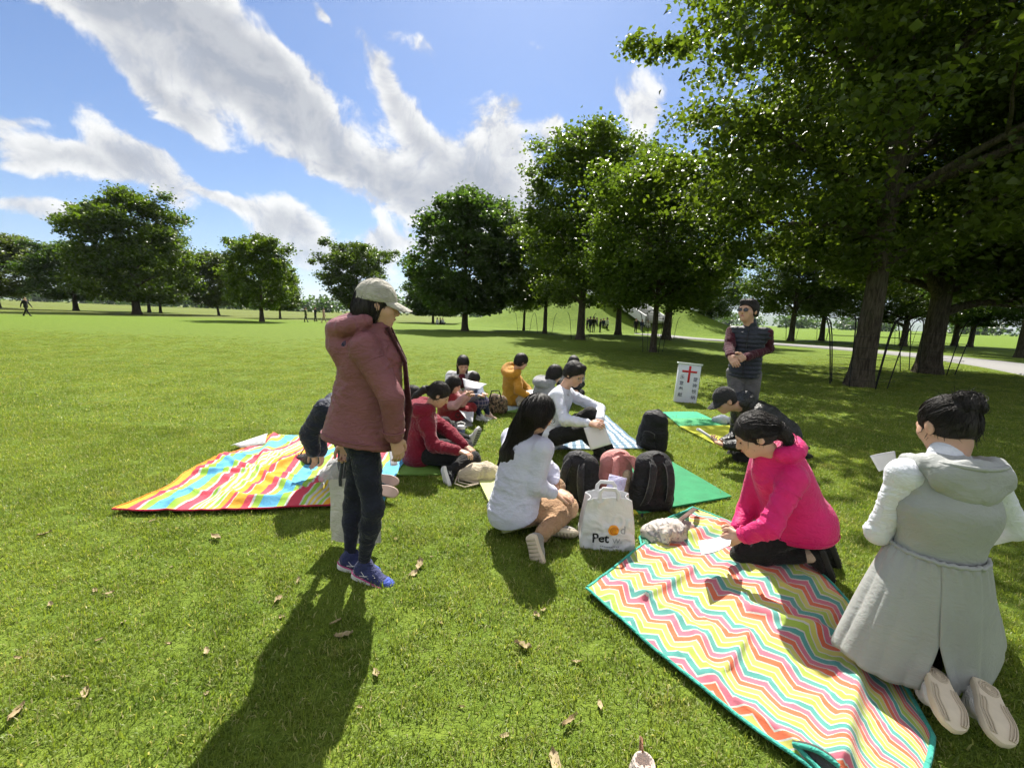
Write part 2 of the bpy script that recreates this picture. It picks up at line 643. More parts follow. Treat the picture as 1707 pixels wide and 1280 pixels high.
# ------------------------------------------------------------------ trees
M_LEAF = {
    'maple': leaf_mat('maple_leaf', (0.027, 0.052, 0.012), (0.098, 0.142, 0.025), (1.8, 1.9, 0.6)),
    'maple_deep': leaf_mat('maple_leaf_deep', (0.025, 0.045, 0.011), (0.105, 0.140, 0.025), (1.9, 2.0, 0.6)),
    'chestnut': leaf_mat('chestnut_leaf', (0.030, 0.056, 0.018), (0.085, 0.125, 0.034), (1.6, 1.9, 0.6)),
    'pale': leaf_mat('pale_leaf', (0.050, 0.072, 0.026), (0.120, 0.150, 0.048), (1.6, 1.7, 0.7)),
}


def bark(name, c0, c1):
    m, N, b = principled(name)
    tc = N.new('ShaderNodeTexCoord').outputs['Object']
    v = N.vmath('MULTIPLY', tc, (9.0, 9.0, 1.6))
    n = N.noise(v, 2.2, 6, 0.65, 0.6)
    n2 = N.noise(tc, 1.3, 4, 0.6)
    c = N.mix(N.smooth(n, 0.3, 0.7), c0, c1)
    c = N.mix(N.math('MULTIPLY', N.smooth(n2, 0.5, 0.75), 0.45), c, (0.07, 0.085, 0.035))
    N.set(b.inputs['Base Color'], c)
    b.inputs['Roughness'].default_value = 0.95
    b.inputs['Specular IOR Level'].default_value = 0.15
    bm = N.new('ShaderNodeBump')
    bm.inputs['Strength'].default_value = 0.9
    bm.inputs['Distance'].default_value = 0.035
    N.set(bm.inputs['Height'], n)
    N.set(b.inputs['Normal'], bm.outputs[0])
    return m


M_BARK = bark('bark', (0.035, 0.028, 0.02), (0.12, 0.10, 0.075))


def nrm_(v):
    return v / (np.linalg.norm(v) + 1e-9)


def leaf_arrays(P, size, rs, upb=0.55):
    """Folded diamond leaves at points P."""
    n = len(P)
    nrm = rs.normal(size=(n, 3))
    nrm[:, 2] = np.abs(nrm[:, 2]) + upb
    nrm /= np.linalg.norm(nrm, axis=1, keepdims=True)
    a = np.cross(nrm, rs.normal(size=(n, 3)))
    a /= np.linalg.norm(a, axis=1, keepdims=True) + 1e-9
    b = np.cross(nrm, a)
    s = (size * rs.uniform(0.65, 1.35, n))[:, None]
    w = s * rs.uniform(0.36, 0.5, n)[:, None]
    v = np.stack([P - a * s * 0.5, P - b * w + nrm * w * 0.35 - a * s * 0.05, P + a * s * 0.5 - nrm * s * 0.12, P + b * w + nrm * w * 0.35 - a * s * 0.05], 1)
    base = np.arange(n)[:, None] * 4
    f = np.concatenate([base + np.array([[0, 1, 2]]), base + np.array([[0, 2, 3]])], 0)
    return v.reshape(-1, 3), f


def make_tree(seed, H, R, base, r0, nleaf, leaf, shape='round', limbs=9, clump=0.9, lean=(0, 0), bare=0.25, squash=0.6, fill=0.5, nclump=150, trunk_top=0.8, skirt=None, rise=0.55, boughs=()):
    """Returns (trunk mesh, crown mesh). H height, R crown radius, base height of the crown's underside."""
    rs = np.random.RandomState(seed)
    tb = MB()
    zt = np.linspace(0, H * trunk_top, 12)
    wob = np.cumsum(rs.normal(0, 0.018 * H / 12, (12, 2)), 0)
    tp = np.stack([wob[:, 0] + lean[0] * (zt / H) ** 1.5, wob[:, 1] + lean[1] * (zt / H) ** 1.5, zt], -1)
    tp[0, 2] = -0.15
    tr = r0 * (1 - zt / (H * trunk_top)) ** 0.75 * 0.9 + 0.02
    tr[0] *= 1.45
    tr[1] *= 1.02
    # finer rings near the root flare
    zi = np.concatenate([[-0.15, 0.12, 0.35, 0.7], zt[2:] if zt[2] > 0.9 else zt[3:]])
    tpi = np.stack([np.interp(zi, tp[:, 2], tp[:, k]) for k in range(3)], -1)
    tri = np.interp(zi, tp[:, 2], tr)
    tri[0], tri[1], tri[2], tri[3] = r0 * 1.5, r0 * 1.28, r0 * 1.1, r0 * 1.0
    tb.tube(tpi, tri, 14)

    def env(t):
        t = np.clip(t, 0, 1)
        if shape == 'round':
            return np.sqrt(np.clip(1 - (2 * t - 1) ** 2, 0, 1)) ** 0.75
        if shape == 'dome':
            return np.clip(1 - t ** 2.2, 0, 1) ** 0.6 * np.clip(t * 7 + 0.35, 0, 1)
        if shape == 'cone':
            return np.clip(1 - t ** 1.4, 0, 1) ** 0.75 * np.clip(t * 5 + 0.45, 0, 1)
        if shape == 'oval':
            return np.sqrt(np.clip(1 - (1.9 * t - 0.85) ** 2, 0, 1)) ** 0.8
        return 1.0 - t

    ch = H - base
    cents = []
    for i in range(limbs):
        t = (i + 0.5) / limbs
        z0 = base * (0.62 + bare) + (H * trunk_top * 0.92 - base * (0.62 + bare)) * t ** 1.1
        az = i * 2.4 + rs.uniform(-0.5, 0.5)
        p0 = np.array([np.interp(z0, tp[:, 2], tp[:, 0]), np.interp(z0, tp[:, 2], tp[:, 1]), z0])
        rl = R * float(env((z0 - base) / ch + 0.12)) * rs.uniform(0.72, 0.95) + 0.3
        up = rl * (rise * rs.uniform(0.6, 1.3) + 0.5 * t)
        up = min(up, H * 0.97 - z0)
        d = np.array([math.cos(az), math.sin(az), 0])
        s = np.linspace(0, 1, 7)[:, None]
        bend = rs.normal(0, 0.05 * rl, (7, 3)) * s
        pts = p0 + d * rl * s + np.array([0, 0, 1]) * up * (s ** 0.75) + bend
        rr = np.interp(z0, zi, tri) * rs.uniform(0.38, 0.58)
        rad = rr * (1 - s[:, 0]) ** 0.8 + 0.012
        tb.tube(pts, rad, 7)
        for k in range(5):
            q = rs.uniform(0.3, 0.98)
            b0 = np.array([np.interp(q, s[:, 0], pts[:, c]) for c in range(3)])
            az2 = az + rs.uniform(-1.3, 1.3)
            l2 = rl * rs.uniform(0.22, 0.48)
            s2 = np.linspace(0, 1, 5)[:, None]
            p2 = b0 + np.array([math.cos(az2), math.sin(az2), rs.uniform(-0.15, 0.7)]) * l2 * s2 + rs.normal(0, 0.04 * l2, (5, 3)) * s2
            tb.tube(p2, np.interp(q, s[:, 0], rad) * 0.55 * (1 - s2[:, 0]) + 0.008, 5)
            cents.append(p2[-1])
            cents.append(p2[3] + rs.normal(0, 0.2, 3))
    # great boughs given as (start height, points relative to the trunk there, start radius)
    for z0, pts_, r_b in boughs:
        p0 = np.array([np.interp(z0, tp[:, 2], tp[:, 0]), np.interp(z0, tp[:, 2], tp[:, 1]), z0])
        pts_ = p0 + np.array([(0, 0, 0)] + list(pts_), float)
        q_ = np.linspace(0, len(pts_) - 1, 12)
        pb = np.stack([np.interp(q_, np.arange(len(pts_)), pts_[:, k]) for k in range(3)], -1)
        for _ in range(2):
            pb[1:-1] = (pb[:-2] + 2 * pb[1:-1] + pb[2:]) / 4
        rb_ = r_b * (1 - np.linspace(0, 1, 12)) ** .7 + .02
        tb.tube(pb, rb_, 9)
        for k in range(9):
            j = rs.randint(3, 12)
            l2 = rs.uniform(.8, 1.9)
            s2 = np.linspace(0, 1, 5)[:, None]
            d2 = nrm_(rs.normal(size=3) + np.array([0, 0, .4]))
            p2 = pb[j] + d2 * l2 * s2 + rs.normal(0, .06, (5, 3)) * s2
            tb.tube(p2, rb_[j] * .5 * (1 - s2[:, 0]) + .008, 5)
            cents.append(p2[-1])
            cents.append(p2[2])
    cents = np.array(cents)
    # more clumps through the crown's volume, denser near its surface
    m = nclump
    t = rs.uniform(0.0, 1.0, m)
    az = rs.uniform(0, 2 * np.pi, m)
    rr = R * env(t) * (rs.uniform(0, 1, m) ** fill)
    lump = 1 + 0.16 * vnoise(np.stack([np.cos(az) * 1.5 + seed, np.sin(az) * 1.5, t * 3], -1))
    zc = base + ch * t
    ax = np.interp(zc, tp[:, 2], tp[:, 0])
    ay = np.interp(zc, tp[:, 2], tp[:, 1])
    extra = np.stack([ax + np.cos(az) * rr * lump, ay + np.sin(az) * rr * lump, zc], -1)
    cents = np.concatenate([cents, extra])
    if skirt is not None:
        cents = cents[cents[:, 2] > skirt]
    ci = rs.randint(0, len(cents), nleaf)
    csz = clump * rs.uniform(0.55, 1.25, len(cents))
    off = rs.normal(size=(nleaf, 3)) * np.array([1, 1, squash]) * csz[ci][:, None] * 0.52
    P = cents[ci] + off
    P = P[P[:, 2] > base * 0.85]
    v, f = leaf_arrays(P, leaf, rs)
    cm = mesh_np('crown', v, f, False)
    # tone: clump tone plus leaf tone
    ct = rs.uniform(0.1, 0.8, len(cents))
    keep = cents[ci] + off
    tone = ct[ci][keep[:, 2] > base * 0.85] * 0.6 + rs.uniform(0, 0.45, len(P))
    at = cm.attributes.new('tone', 'FLOAT', 'POINT')
    at.data.foreach_set('value', np.repeat(tone, 4).astype(np.float32))
    return tb.mesh('trunk'), cm


PROTO = {}


def proto(key, **kw):
    if key not in PROTO:
        PROTO[key] = (make_tree(**kw), kw['H'])
    return PROTO[key]


P_KW = {
    'big': dict(seed=11, H=15.5, R=6.6, base=3.0, r0=0.26, nleaf=92000, leaf=0.138, shape='round', limbs=11, clump=0.86, nclump=270, lean=(0.3, 0.3), boughs=((5.6, ((-.5, -.1, .9), (-1.1, -.3, 2.0), (-1.4, -.5, 3.6), (-2.2, -.6, 5.2)), .20), (5.9, ((.5, -.2, .9), (.9, -.4, 2.2), (1.6, -.5, 4.2)), .17), (4.2, ((-1.2, -.3, .5), (-2.6, -.8, .9), (-4.2, -1.3, 1.5)), .12), (4.6, ((1.2, -.5, .5), (2.8, -1.2, 1.4), (4.4, -1.6, 2.2)), .12), (6.6, ((-1.4, -.8, .5), (-3.0, -1.2, 1.6)), .10)), fill=0.42, rise=0.35, trunk_top=0.82, squash=0.45),
    'big2': dict(seed=23, H=14.0, R=6.2, base=2.6, r0=0.29, nleaf=66000, leaf=0.148, shape='round', limbs=12, clump=0.80, nclump=230, boughs=((2.3, ((-.9, -.3, .8), (-2.2, -.6, 1.3), (-4.0, -1.0, 1.7)), .13), (2.5, ((1.0, -.3, .5), (2.6, -.6, .9), (4.6, -1.2, 1.5)), .14), (2.8, ((-.5, -.2, .9), (-1.4, -.4, 2.2)), .12), (3.0, ((.6, -.4, 1.0), (1.8, -.6, 2.6)), .12)), fill=0.42, rise=0.4, squash=0.45, bare=0.0),
    'mid': dict(seed=37, H=12.0, R=4.2, base=3.0, r0=0.24, nleaf=40000, leaf=0.20, shape='oval', limbs=13, clump=0.85, nclump=230, fill=0.45, rise=0.7),
    'tall': dict(seed=41, H=16.5, R=4.6, base=3.0, r0=0.32, nleaf=40000, leaf=0.25, shape='oval', limbs=16, clump=0.95, nclump=260, fill=0.45, rise=0.9),
    'chestnut': dict(seed=53, H=13.6, R=5.0, base=1.9, r0=0.32, nleaf=34000, leaf=0.34, shape='oval', limbs=12, clump=0.9, nclump=330, fill=0.32, rise=0.35, squash=0.7),
    'airy': dict(seed=67, H=11.0, R=4.5, base=1.7, r0=0.2, nleaf=32000, leaf=0.27, shape='round', limbs=12, clump=0.8, nclump=220, fill=0.5, rise=0.5),
    'round': dict(seed=71, H=9.8, R=4.4, base=1.8, r0=0.26, nleaf=20000, leaf=0.28, shape='dome', limbs=11, clump=0.80, nclump=180, fill=0.35, rise=0.5, squash=0.65),
    'wide': dict(seed=83, H=16.5, R=7.6, base=2.0, r0=0.5, nleaf=36000, leaf=0.36, shape='dome', limbs=13, clump=1.3, nclump=210, fill=0.38, rise=0.5, squash=0.6),
}


def plant(key, px, py, height, rad, rot, label, leafm, group='trees standing about the park', trunk_scale=1.0, lean=None, loc=None, z=0.0):
    (tm, cm), H = proto(key, **P_KW[key])
    p = G(px, py) if loc is None else np.array(loc)
    root = thing('tree', label, 'tree', (p[0], p[1], z), group, rot)
    sxy = rad / P_KW[key]['R']
    root.scale = (sxy, sxy, height / H)
    if lean:
        root.rotation_euler = (lean[0], lean[1], rot)
    t = link('trunk', tm, M_BARK, root)
    if trunk_scale != 1.0:
        t.scale = (trunk_scale, trunk_scale, 1)
    c = link('crown', cm, None, root)
    if not cm.materials:
        cm.materials.append(M_LEAF[leafm])
    elif c.material_slots[0].material is not M_LEAF[leafm]:
        c.material_slots[0].link = 'OBJECT'
        c.material_slots[0].material = M_LEAF[leafm]
    return root


# left group (far), then centre, then the avenue on the right
plant('airy', -2, 513, 11.5, 5.6, 0.3, 'pale sparse tree cut off by the left edge of the picture', 'pale')
plant('round', 127, 518, 10.2, 5.8, 1.0, 'dark low tree with slim trunk left of the great wide tree', 'chestnut')
plant('wide', 228, 524, 15.8, 7.4, 2.2, 'great wide-crowned tree with the stoutest trunk of the left group', 'maple')
plant('round', 249, 521, 12.2, 5.0, 4.0, 'lower tree tucked close behind the stoutest trunk on the left', 'maple', trunk_scale=0.8)
plant('round', 268, 522, 9.6, 4.8, 5.1, 'rightmost tree of the clump on the left, thin trunk', 'maple', trunk_scale=0.7)
plant('airy', 365, 526, 9.4, 4.0, 0.7, 'airy thin-trunked tree leaning left between the two left clumps', 'pale', lean=(0.05, -0.10))
plant('round', 437, 536, 8.7, 3.7, 0.1, 'rounded dark green tree with a shadow pool, left of the strollers', 'maple')
plant('round', 467, 531, 7.4, 3.1, 2.9, 'smaller rounded tree overlapping the rounded one left of the strollers', 'maple', trunk_scale=0.8)
plant('airy', 595, 533, 12.4, 5.2, 2.0, 'loose-crowned tree rising right behind the grey cap', 'maple')
plant('chestnut', 775, 551, 12.2, 4.7, 0.0, 'dense dark chestnut tree standing alone at the centre of the lawn', 'chestnut')
plant('chestnut', 722, 539, 8.6, 4.2, 1.4, 'small dark tree half hidden behind the central chestnut', 'chestnut', trunk_scale=0.7)
plant('mid', 873, 551, 9.2, 3.0, 0.5, 'slim young tree right of the central chestnut', 'maple', trunk_scale=0.8)
plant('mid', 908, 556, 11.0, 3.4, 1.9, 'second slim tree right of the central chestnut, in a guard', 'maple')
plant('tall', 967, 566, 14.2, 4.2, 2.6, 'tallest mid-distance tree, crown reaching up to the clouds', 'maple')
plant('mid', 1030, 558, 13.0, 4.4, 3.3, 'tree with forked trunk beside the people below the steps', 'maple', trunk_scale=1.25)
plant('mid', 1088, 587, 8.6, 3.5, 4.4, 'slender guarded tree in front of the mound steps', 'maple', trunk_scale=0.75)
plant('mid', 1110, 566, 12.5, 4.6, 5.4, 'tree at the bend of the path right of the steps', 'maple', trunk_scale=1.3)
plant('big', 1428, 643, 15.5, 6.4, 0.0, 'huge maple with the stoutest trunk, overhanging the right of the lawn', 'maple_deep')
plant('big2', 1545, 622, 15.0, 7.0, 0.1, 'broad dark tree with spreading low limbs, beyond the huge maple', 'maple_deep')
plant('mid', 1318, 568, 11.5, 4.8, 0.9, 'small tree beyond the path just right of the vest man', 'maple')
plant('mid', 1369, 568, 11.0, 4.6, 1.8, 'second small tree beyond the path right of the vest man', 'maple')
plant('big2', 1505, 577, 13.0, 7.0, 3.4, 'shaded tree across the path between the two great trunks', 'maple', trunk_scale=0.8)
plant('big2', 1590, 577, 13.0, 7.0, 5.0, 'shaded tree across the path right of the broad dark tree', 'chestnut', trunk_scale=0.8)
plant('big', 1616, 579, 13.5, 7.2, 1.2, 'far shaded tree close to its twin across the path', 'chestnut', trunk_scale=0.8)
plant('big', 1705, 596, 15.0, 7.0, 4.1, 'dark trunk at the right edge of the picture', 'chestnut', trunk_scale=1.2)
plant('big2', 1800, 640, 15.0, 6.8, 0.6, 'great tree reaching in from beyond the right edge', 'maple_deep')
plant('mid', 1183, 556, 10.0, 4.4, 2.2, 'tree behind the vest man, beyond the path', 'chestnut')

# a wood far off, one mass
rs = np.random.RandomState(3)
vv, ff, tt, k = [], [], [], 0
for x in np.arange(-560, 640, 9.0):
    d = 330 + 60 * math.sin(x * 0.011) + rs.uniform(-25, 25)
    h = rs.uniform(8, 14)
    n = 260
    P = rs.normal(size=(n, 3)) * np.array([4.5, 4.5, h * 0.3]) + np.array([x, d, h * 0.45])
    P = P[P[:, 2] > 0]
    v, f = leaf_arrays(P, 2.3, rs)
    vv.append(v)
    ff.append(f + k)
    k += len(v)
    tt.append(np.repeat(rs.uniform(0.0, 0.6) * 0.6 + rs.uniform(0, 0.4, len(P)), 4))
wm = mesh_np('far_wood', np.concatenate(vv), np.concatenate(ff), False)
wm.attributes.new('tone', 'FLOAT', 'POINT').data.foreach_set('value', np.concatenate(tt).astype(np.float32))
tag(link('far_wood', wm, M_LEAF['chestnut']), 'dark band of woodland along the far edge of the park', 'wood', kind='stuff')

DEBUG = False
# ------------------------------------------------------------------ bodies: smooth implicit surfaces turned into meshes
def nrm(v):
    v = np.asarray(v, float)
    return v / (np.linalg.norm(v) + 1e-12)


def cap(a, b, ra, rb=None, flat=1.0, n=None, k=0.03, op='u'):
    return ('cap', np.asarray(a, float), np.asarray(b, float), ra, ra if rb is None else rb, flat, None if n is None else nrm(n), k, op)


def ell(c, axes, radii, k=0.02, op='u'):
    return ('ell', np.asarray(c, float), np.asarray(axes, float), np.asarray(radii, float), 0, 0, None, k, op)


def cut(p, n, k=0.004):
    """Remove everything on the side that n points to."""
    return ('pl', np.asarray(p, float), nrm(n), 0, 0, 0, None, k, 's')


def prim_d(pr, P):
    t = pr[0]
    if t == 'cap':
        _, a, b, ra, rb, fl, n, k, op = pr
        w = P - a
        ba = b - a
        if fl != 1.0 and n is not None:
            w = w + np.multiply.outer(w @ n, n) * (1 / fl - 1)
            ba = ba + n * (ba @ n) * (1 / fl - 1)
        L2 = ba @ ba + 1e-12
        h = np.clip((w @ ba) / L2, 0, 1)
        q = w - np.multiply.outer(h, ba)
        return (np.sqrt((q * q).sum(-1)) - (ra + (rb - ra) * h)) * (fl + 1) / 2
    if t == 'ell':
        _, c, ax, r, *_2 = pr
        q = (P - c) @ ax.T
        k0 = np.sqrt(((q / r) ** 2).sum(-1)) + 1e-9
        k1 = np.sqrt(((q / (r * r)) ** 2).sum(-1)) + 1e-9
        return k0 * (k0 - 1) / k1
    return -((P - pr[1]) @ pr[2])            # plane: negative (inside the removed half) where n points


def prim_box(pr):
    if pr[0] == 'cap':
        a, b, r = pr[1], pr[2], max(pr[3], pr[4])
        return np.minimum(a, b) - r, np.maximum(a, b) + r
    r = max(pr[3])
    return pr[1] - r, pr[1] + r


def smin(a, b, k):
    h = np.clip(k - np.abs(a - b), 0, None) / k
    return np.minimum(a, b) - h * h * k * 0.25


def sdf_at(prims, P):
    D = np.full(P.shape[:-1], 9.0)
    for pr in prims:
        d = prim_d(pr, P)
        if pr[8] == 's':
            D = -smin(-D, d, pr[7])
        else:
            D = smin(D, d, pr[7])
    return D


def surf(prims, h):
    """Surface nets over the primitives' box at voxel size h -> verts, quads."""
    boxes = [prim_box(p) for p in prims if p[8] == 'u']
    lo = np.min([b[0] for b in boxes], 0) - 3 * h
    hi = np.max([b[1] for b in boxes], 0) + 3 * h
    n = np.ceil((hi - lo) / h).astype(int) + 1
    D = np.full(n, 9.0, np.float32)
    ax = [lo[i] + h * np.arange(n[i]) for i in range(3)]
    for pr in prims:
        k = pr[7]
        if pr[0] == 'pl':
            i0, i1 = np.zeros(3, int), n
        else:
            b0, b1 = prim_box(pr)
            i0 = np.clip(np.floor((b0 - lo - k) / h).astype(int) - 3, 0, n)
            i1 = np.clip(np.ceil((b1 - lo + k) / h).astype(int) + 4, 0, n)
        P = np.stack(np.meshgrid(*[ax[i][i0[i]:i1[i]] for i in range(3)], indexing='ij'), -1)
        d = prim_d(pr, P).astype(np.float32)
        S = D[i0[0]:i1[0], i0[1]:i1[1], i0[2]:i1[2]]
        if pr[8] == 's':
            S[...] = -smin(-S, d, k)
        else:
            S[...] = smin(S, d, k)
    ins = D < 0
    c = np.zeros(n - 1, np.int8)
    for dx in (0, 1):
        for dy in (0, 1):
            for dz in (0, 1):
                c += ins[dx:n[0] - 1 + dx, dy:n[1] - 1 + dy, dz:n[2] - 1 + dz]
    act = (c > 0) & (c < 8)
    idx = np.full(n - 1, -1, np.int64)
    cells = np.argwhere(act)
    idx[act] = np.arange(len(cells))
    acc = np.zeros((len(cells), 3))
    cnt = np.zeros(len(cells))
    corners = [(x, y, z) for x in (0, 1) for y in (0, 1) for z in (0, 1)]
    for A in corners:
        for axis in range(3):
            if A[axis]:
                continue
            B = list(A)
            B[axis] = 1
            da = D[cells[:, 0] + A[0], cells[:, 1] + A[1], cells[:, 2] + A[2]]
            db = D[cells[:, 0] + B[0], cells[:, 1] + B[1], cells[:, 2] + B[2]]
            cr = (da < 0) != (db < 0)
            t = np.where(cr, da / np.where(cr, da - db, 1), 0)
            p = np.tile(np.array(A, float), (len(cells), 1))
            p[:, axis] += t
            acc[cr] += p[cr]
            cnt[cr] += 1
    V = lo + h * (cells + acc / np.maximum(cnt, 1)[:, None])
    Q = []
    for axis in range(3):
        o1, o2 = [(1, 2), (2, 0), (0, 1)][axis]
        sl0 = [slice(0, n[i]) for i in range(3)]
        s0, s1 = list(sl0), list(sl0)
        s0[axis], s1[axis] = slice(0, n[axis] - 1), slice(1, n[axis])
        cr = ins[tuple(s0)] != ins[tuple(s1)]
        e = np.argwhere(cr)
        ok = (e[:, o1] > 0) & (e[:, o2] > 0) & (e[:, o1] < n[o1] - 1) & (e[:, o2] < n[o2] - 1)
        e = e[ok]
        fl = ins[e[:, 0], e[:, 1], e[:, 2]]
        q = []
        for (a, b) in ((1, 1), (0, 1), (0, 0), (1, 0)):
            cc = e.copy()
            cc[:, o1] -= a
            cc[:, o2] -= b
            q.append(idx[cc[:, 0], cc[:, 1], cc[:, 2]])
        q = np.stack(q, -1)
        q[~fl] = q[~fl][:, ::-1]
        Q.append(q)
    Q = np.concatenate(Q)
    return V, Q[(Q >= 0).all(1)]


def vnormals(V, Q):
    e1 = V[Q[:, 2]] - V[Q[:, 0]]
    e2 = V[Q[:, 3]] - V[Q[:, 1]]
    fn = np.cross(e1, e2)
    N_ = np.zeros_like(V)
    for k in range(4):
        np.add.at(N_, Q[:, k], fn)
    return N_ / (np.linalg.norm(N_, axis=1, keepdims=True) + 1e-12)


def wrinkle(V, Q, prims, amp, freq=7.0, seed=0.0, across=1.6):
    """Cloth folds: ridged noise, stretched around the limb that each vertex belongs to."""
    if amp <= 0:
        return V
    best = np.full(len(V), 9.0)
    axis = np.zeros_like(V)
    for pr in prims:
        if pr[8] != 'u' or pr[0] != 'cap':
            continue
        d = np.abs(prim_d(pr, V))
        m = d < best
        best[m] = d[m]
        axis[m] = nrm(pr[2] - pr[1])
    al = (V * axis).sum(1)[:, None]
    wq = np.stack([vnoise(V * 6 + 3), vnoise(V * 6 + 13), vnoise(V * 6 + 23)], -1)
    q = V * freq + axis * al * freq * across + seed + 0.9 * wq
    n1 = vnoise(q)
    n2 = vnoise(q * 2.3 + 11)
    msk = np.clip(vnoise(V * 3.5 + seed) * 1.6 + .55, .1, 1.0)
    r = ((1 - np.abs(n1)) ** 4 * .9 - .18 + .55 * ((1 - np.abs(n2)) ** 4 - .2)) * msk + .45 * vnoise(V * freq * .6 + seed * 2)
    return V + vnormals(V, Q) * (amp * r)[:, None]


def part_mesh(name, prims, h, root, mat, wr=0.0, freq=7.0, seed=0.0, base=None, across=1.6, label=None):
    V, Q = surf(prims, h)
    V = wrinkle(V, Q, prims, wr, freq, seed, across)
    me = mesh_np(name, V - base, Q)
    o = link(name, me, mat, root)
    if label:
        o['label'] = label
    return o


def frame(fwd, up):
    f = nrm(fwd)
    r = nrm(np.cross(f, np.asarray(up, float)))
    u = np.cross(r, f)
    return np.stack([r, f, u])               # rows: right, forward, up


def head_prims(c, A, s, ears=True):
    """Head with face; A rows right, forward, up."""
    def w(x, y, z):
        return c + s * (x * A[0] + y * A[1] + z * A[2])
    p = [ell(w(0, -0.012, 0.030), A, np.array([.077, .096, .088]) * s, .02),
         ell(w(0, 0.028, -0.040), A, np.array([.060, .066, .074]) * s, .04 * s),
         ell(w(0, 0.056, -0.088), A, np.array([.028, .026, .024]) * s, .03 * s),
         cap(w(-.046, .050, -.022), w(-.044, .058, -.012), .022 * s, k=.03 * s), cap(w(.046, .050, -.022), w(.044, .058, -.012), .022 * s, k=.03 * s),
         cap(w(-.036, .080, .026), w(.036, .080, .026), .011 * s, k=.025 * s),
         cap(w(0, .090, .010), w(0, .108, -.026), .008 * s, .013 * s, k=.012 * s),
         cap(w(-.013, .096, -.031), w(.013, .096, -.031), .008 * s, k=.008 * s),
         cap(w(-.018, .084, -.058), w(.018, .084, -.058), .009 * s, k=.012 * s),
         ('ell', w(-.033, .101, .004), A, np.array([.019, .016, .011]) * s, 0, 0, None, .010 * s, 's'),
         ('ell', w(.033, .101, .004), A, np.array([.019, .016, .011]) * s, 0, 0, None, .010 * s, 's')]
    if ears:
        for q in (-1, 1):
            p.append(ell(w(q * .080, -.008, -.004), A, np.array([.010, .021, .032]) * s, .008 * s))
    return p, w


def hand_prims(wr, d, n, side, s=1.0, curl=0.5, spread=0.012, thumb=0.6):
    """wr wrist, d direction of the fingers, n palm normal (points out of the palm), side +1 when the thumb lies towards cross(d, n)."""
    d = nrm(d)
    n = nrm(np.asarray(n) - d * np.dot(n, d))
    t = np.cross(d, n) * side
    P = [cap(wr - d * .02 * s, wr + d * .03 * s, .024 * s, .026 * s, .72, n, .02)]
    for j, (off, L, r) in enumerate(((.028, .072, .0088), (.009, .080, .0090), (-.010, .074, .0086), (-.028, .058, .0078))):
        kn = wr + d * (.088 - abs(j - 1) * .004) * s + t * off * s
        P.append(cap(wr + d * .02 * s + t * off * .5 * s, kn, .017 * s, .0125 * s, .8, n, .012))
        p, ang = kn, 0.0
        for seg, fr in enumerate((.45, .31, .24)):
            ang += curl * (0.55 if seg == 0 else 0.9)
            dd = d * math.cos(ang) + n * math.sin(ang) + t * (1.5 - j) * spread * 3 * (seg == 0)
            q = p + nrm(dd) * L * fr * s
            P.append(cap(p, q, r * (1 - .08 * seg) * s, r * (.94 - .09 * seg) * s, k=.004))
            p = q
    b = wr + d * .025 * s + t * .026 * s
    k1 = b + (d * .6 + t * .65 + n * .35 * thumb) * .040 * s
    k2 = k1 + nrm(d * .85 + t * .25 + n * thumb * .5) * .032 * s
    k3 = k2 + nrm(d * .95 + n * thumb * .5 - t * .05) * .026 * s
    P += [cap(b, k1, .0165 * s, .0125 * s, k=.012), cap(k1, k2, .0115 * s, .0105 * s, k=.005), cap(k2, k3, .0105 * s, .0085 * s, k=.004)]
    return P


def lift(par, px, py, L, mode):
    if isinstance(mode, (int, float)):
        return W(px, py, mode)
    if isinstance(mode, tuple):
        return G(px, py, mode[1])
    d = ray(px, py)
    w = CAMP - par
    b = w @ d
    c = w @ w - L * L
    q = b * b - c
    if q <= 0:
        return CAMP + d * (-b)
    return CAMP + d * (-b + (math.sqrt(q) if mode == 'f' else -math.sqrt(q)))


def skin_mat(name, col):
    if name in MATS:
        return MATS[name]
    m, N, b = principled(name)
    tc = N.new('ShaderNodeTexCoord').outputs['Object']
    n = N.noise(tc, 26.0, 4, 0.6)
    N.set(b.inputs['Base Color'], N.mix(n, [c * .86 for c in col], [min(1, c * 1.1) for c in col]))
    b.inputs['Roughness'].default_value = 0.5
    b.inputs['Specular IOR Level'].default_value = 0.35
    b.inputs['Subsurface Weight'].default_value = 0.15
    b.inputs['Subsurface Radius'].default_value = (0.012, 0.005, 0.003)
    b.inputs['Subsurface Scale'].default_value = 0.5
    MATS[name] = m
    return m


def hair_mat(name, col, streak=(55, 55, 5)):
    if name in MATS:
        return MATS[name]
    m, N, b = principled(name)
    tc = N.new('ShaderNodeTexCoord').outputs['Object']
    n = N.noise(N.vmath('MULTIPLY', tc, streak), 2.4, 4, 0.6, 0.5)
    N.set(b.inputs['Base Color'], N.mix(N.smooth(n, 0.35, 0.7), [c * .5 for c in col], [c * 1.9 for c in col]))
    b.inputs['Roughness'].default_value = 0.55
    b.inputs['Specular IOR Level'].default_value = 0.35
    bm = N.new('ShaderNodeBump')
    bm.inputs['Strength'].default_value = 0.8
    bm.inputs['Distance'].default_value = 0.008
    N.set(bm.inputs['Height'], n)
    N.set(b.inputs['Normal'], bm.outputs[0])
    MATS[name] = m
    return m


M_SKIN = skin_mat('skin', (0.56, 0.34, 0.24))
M_HAIR = hair_mat('black_hair', (0.011, 0.008, 0.007))
M_EYE = plain('eye_dark', (0.02, 0.014, 0.01), 0.25, var=0)
M_LIP = plain('lips', (0.42, 0.17, 0.14), 0.5, var=0.05)


class Person:
    pass


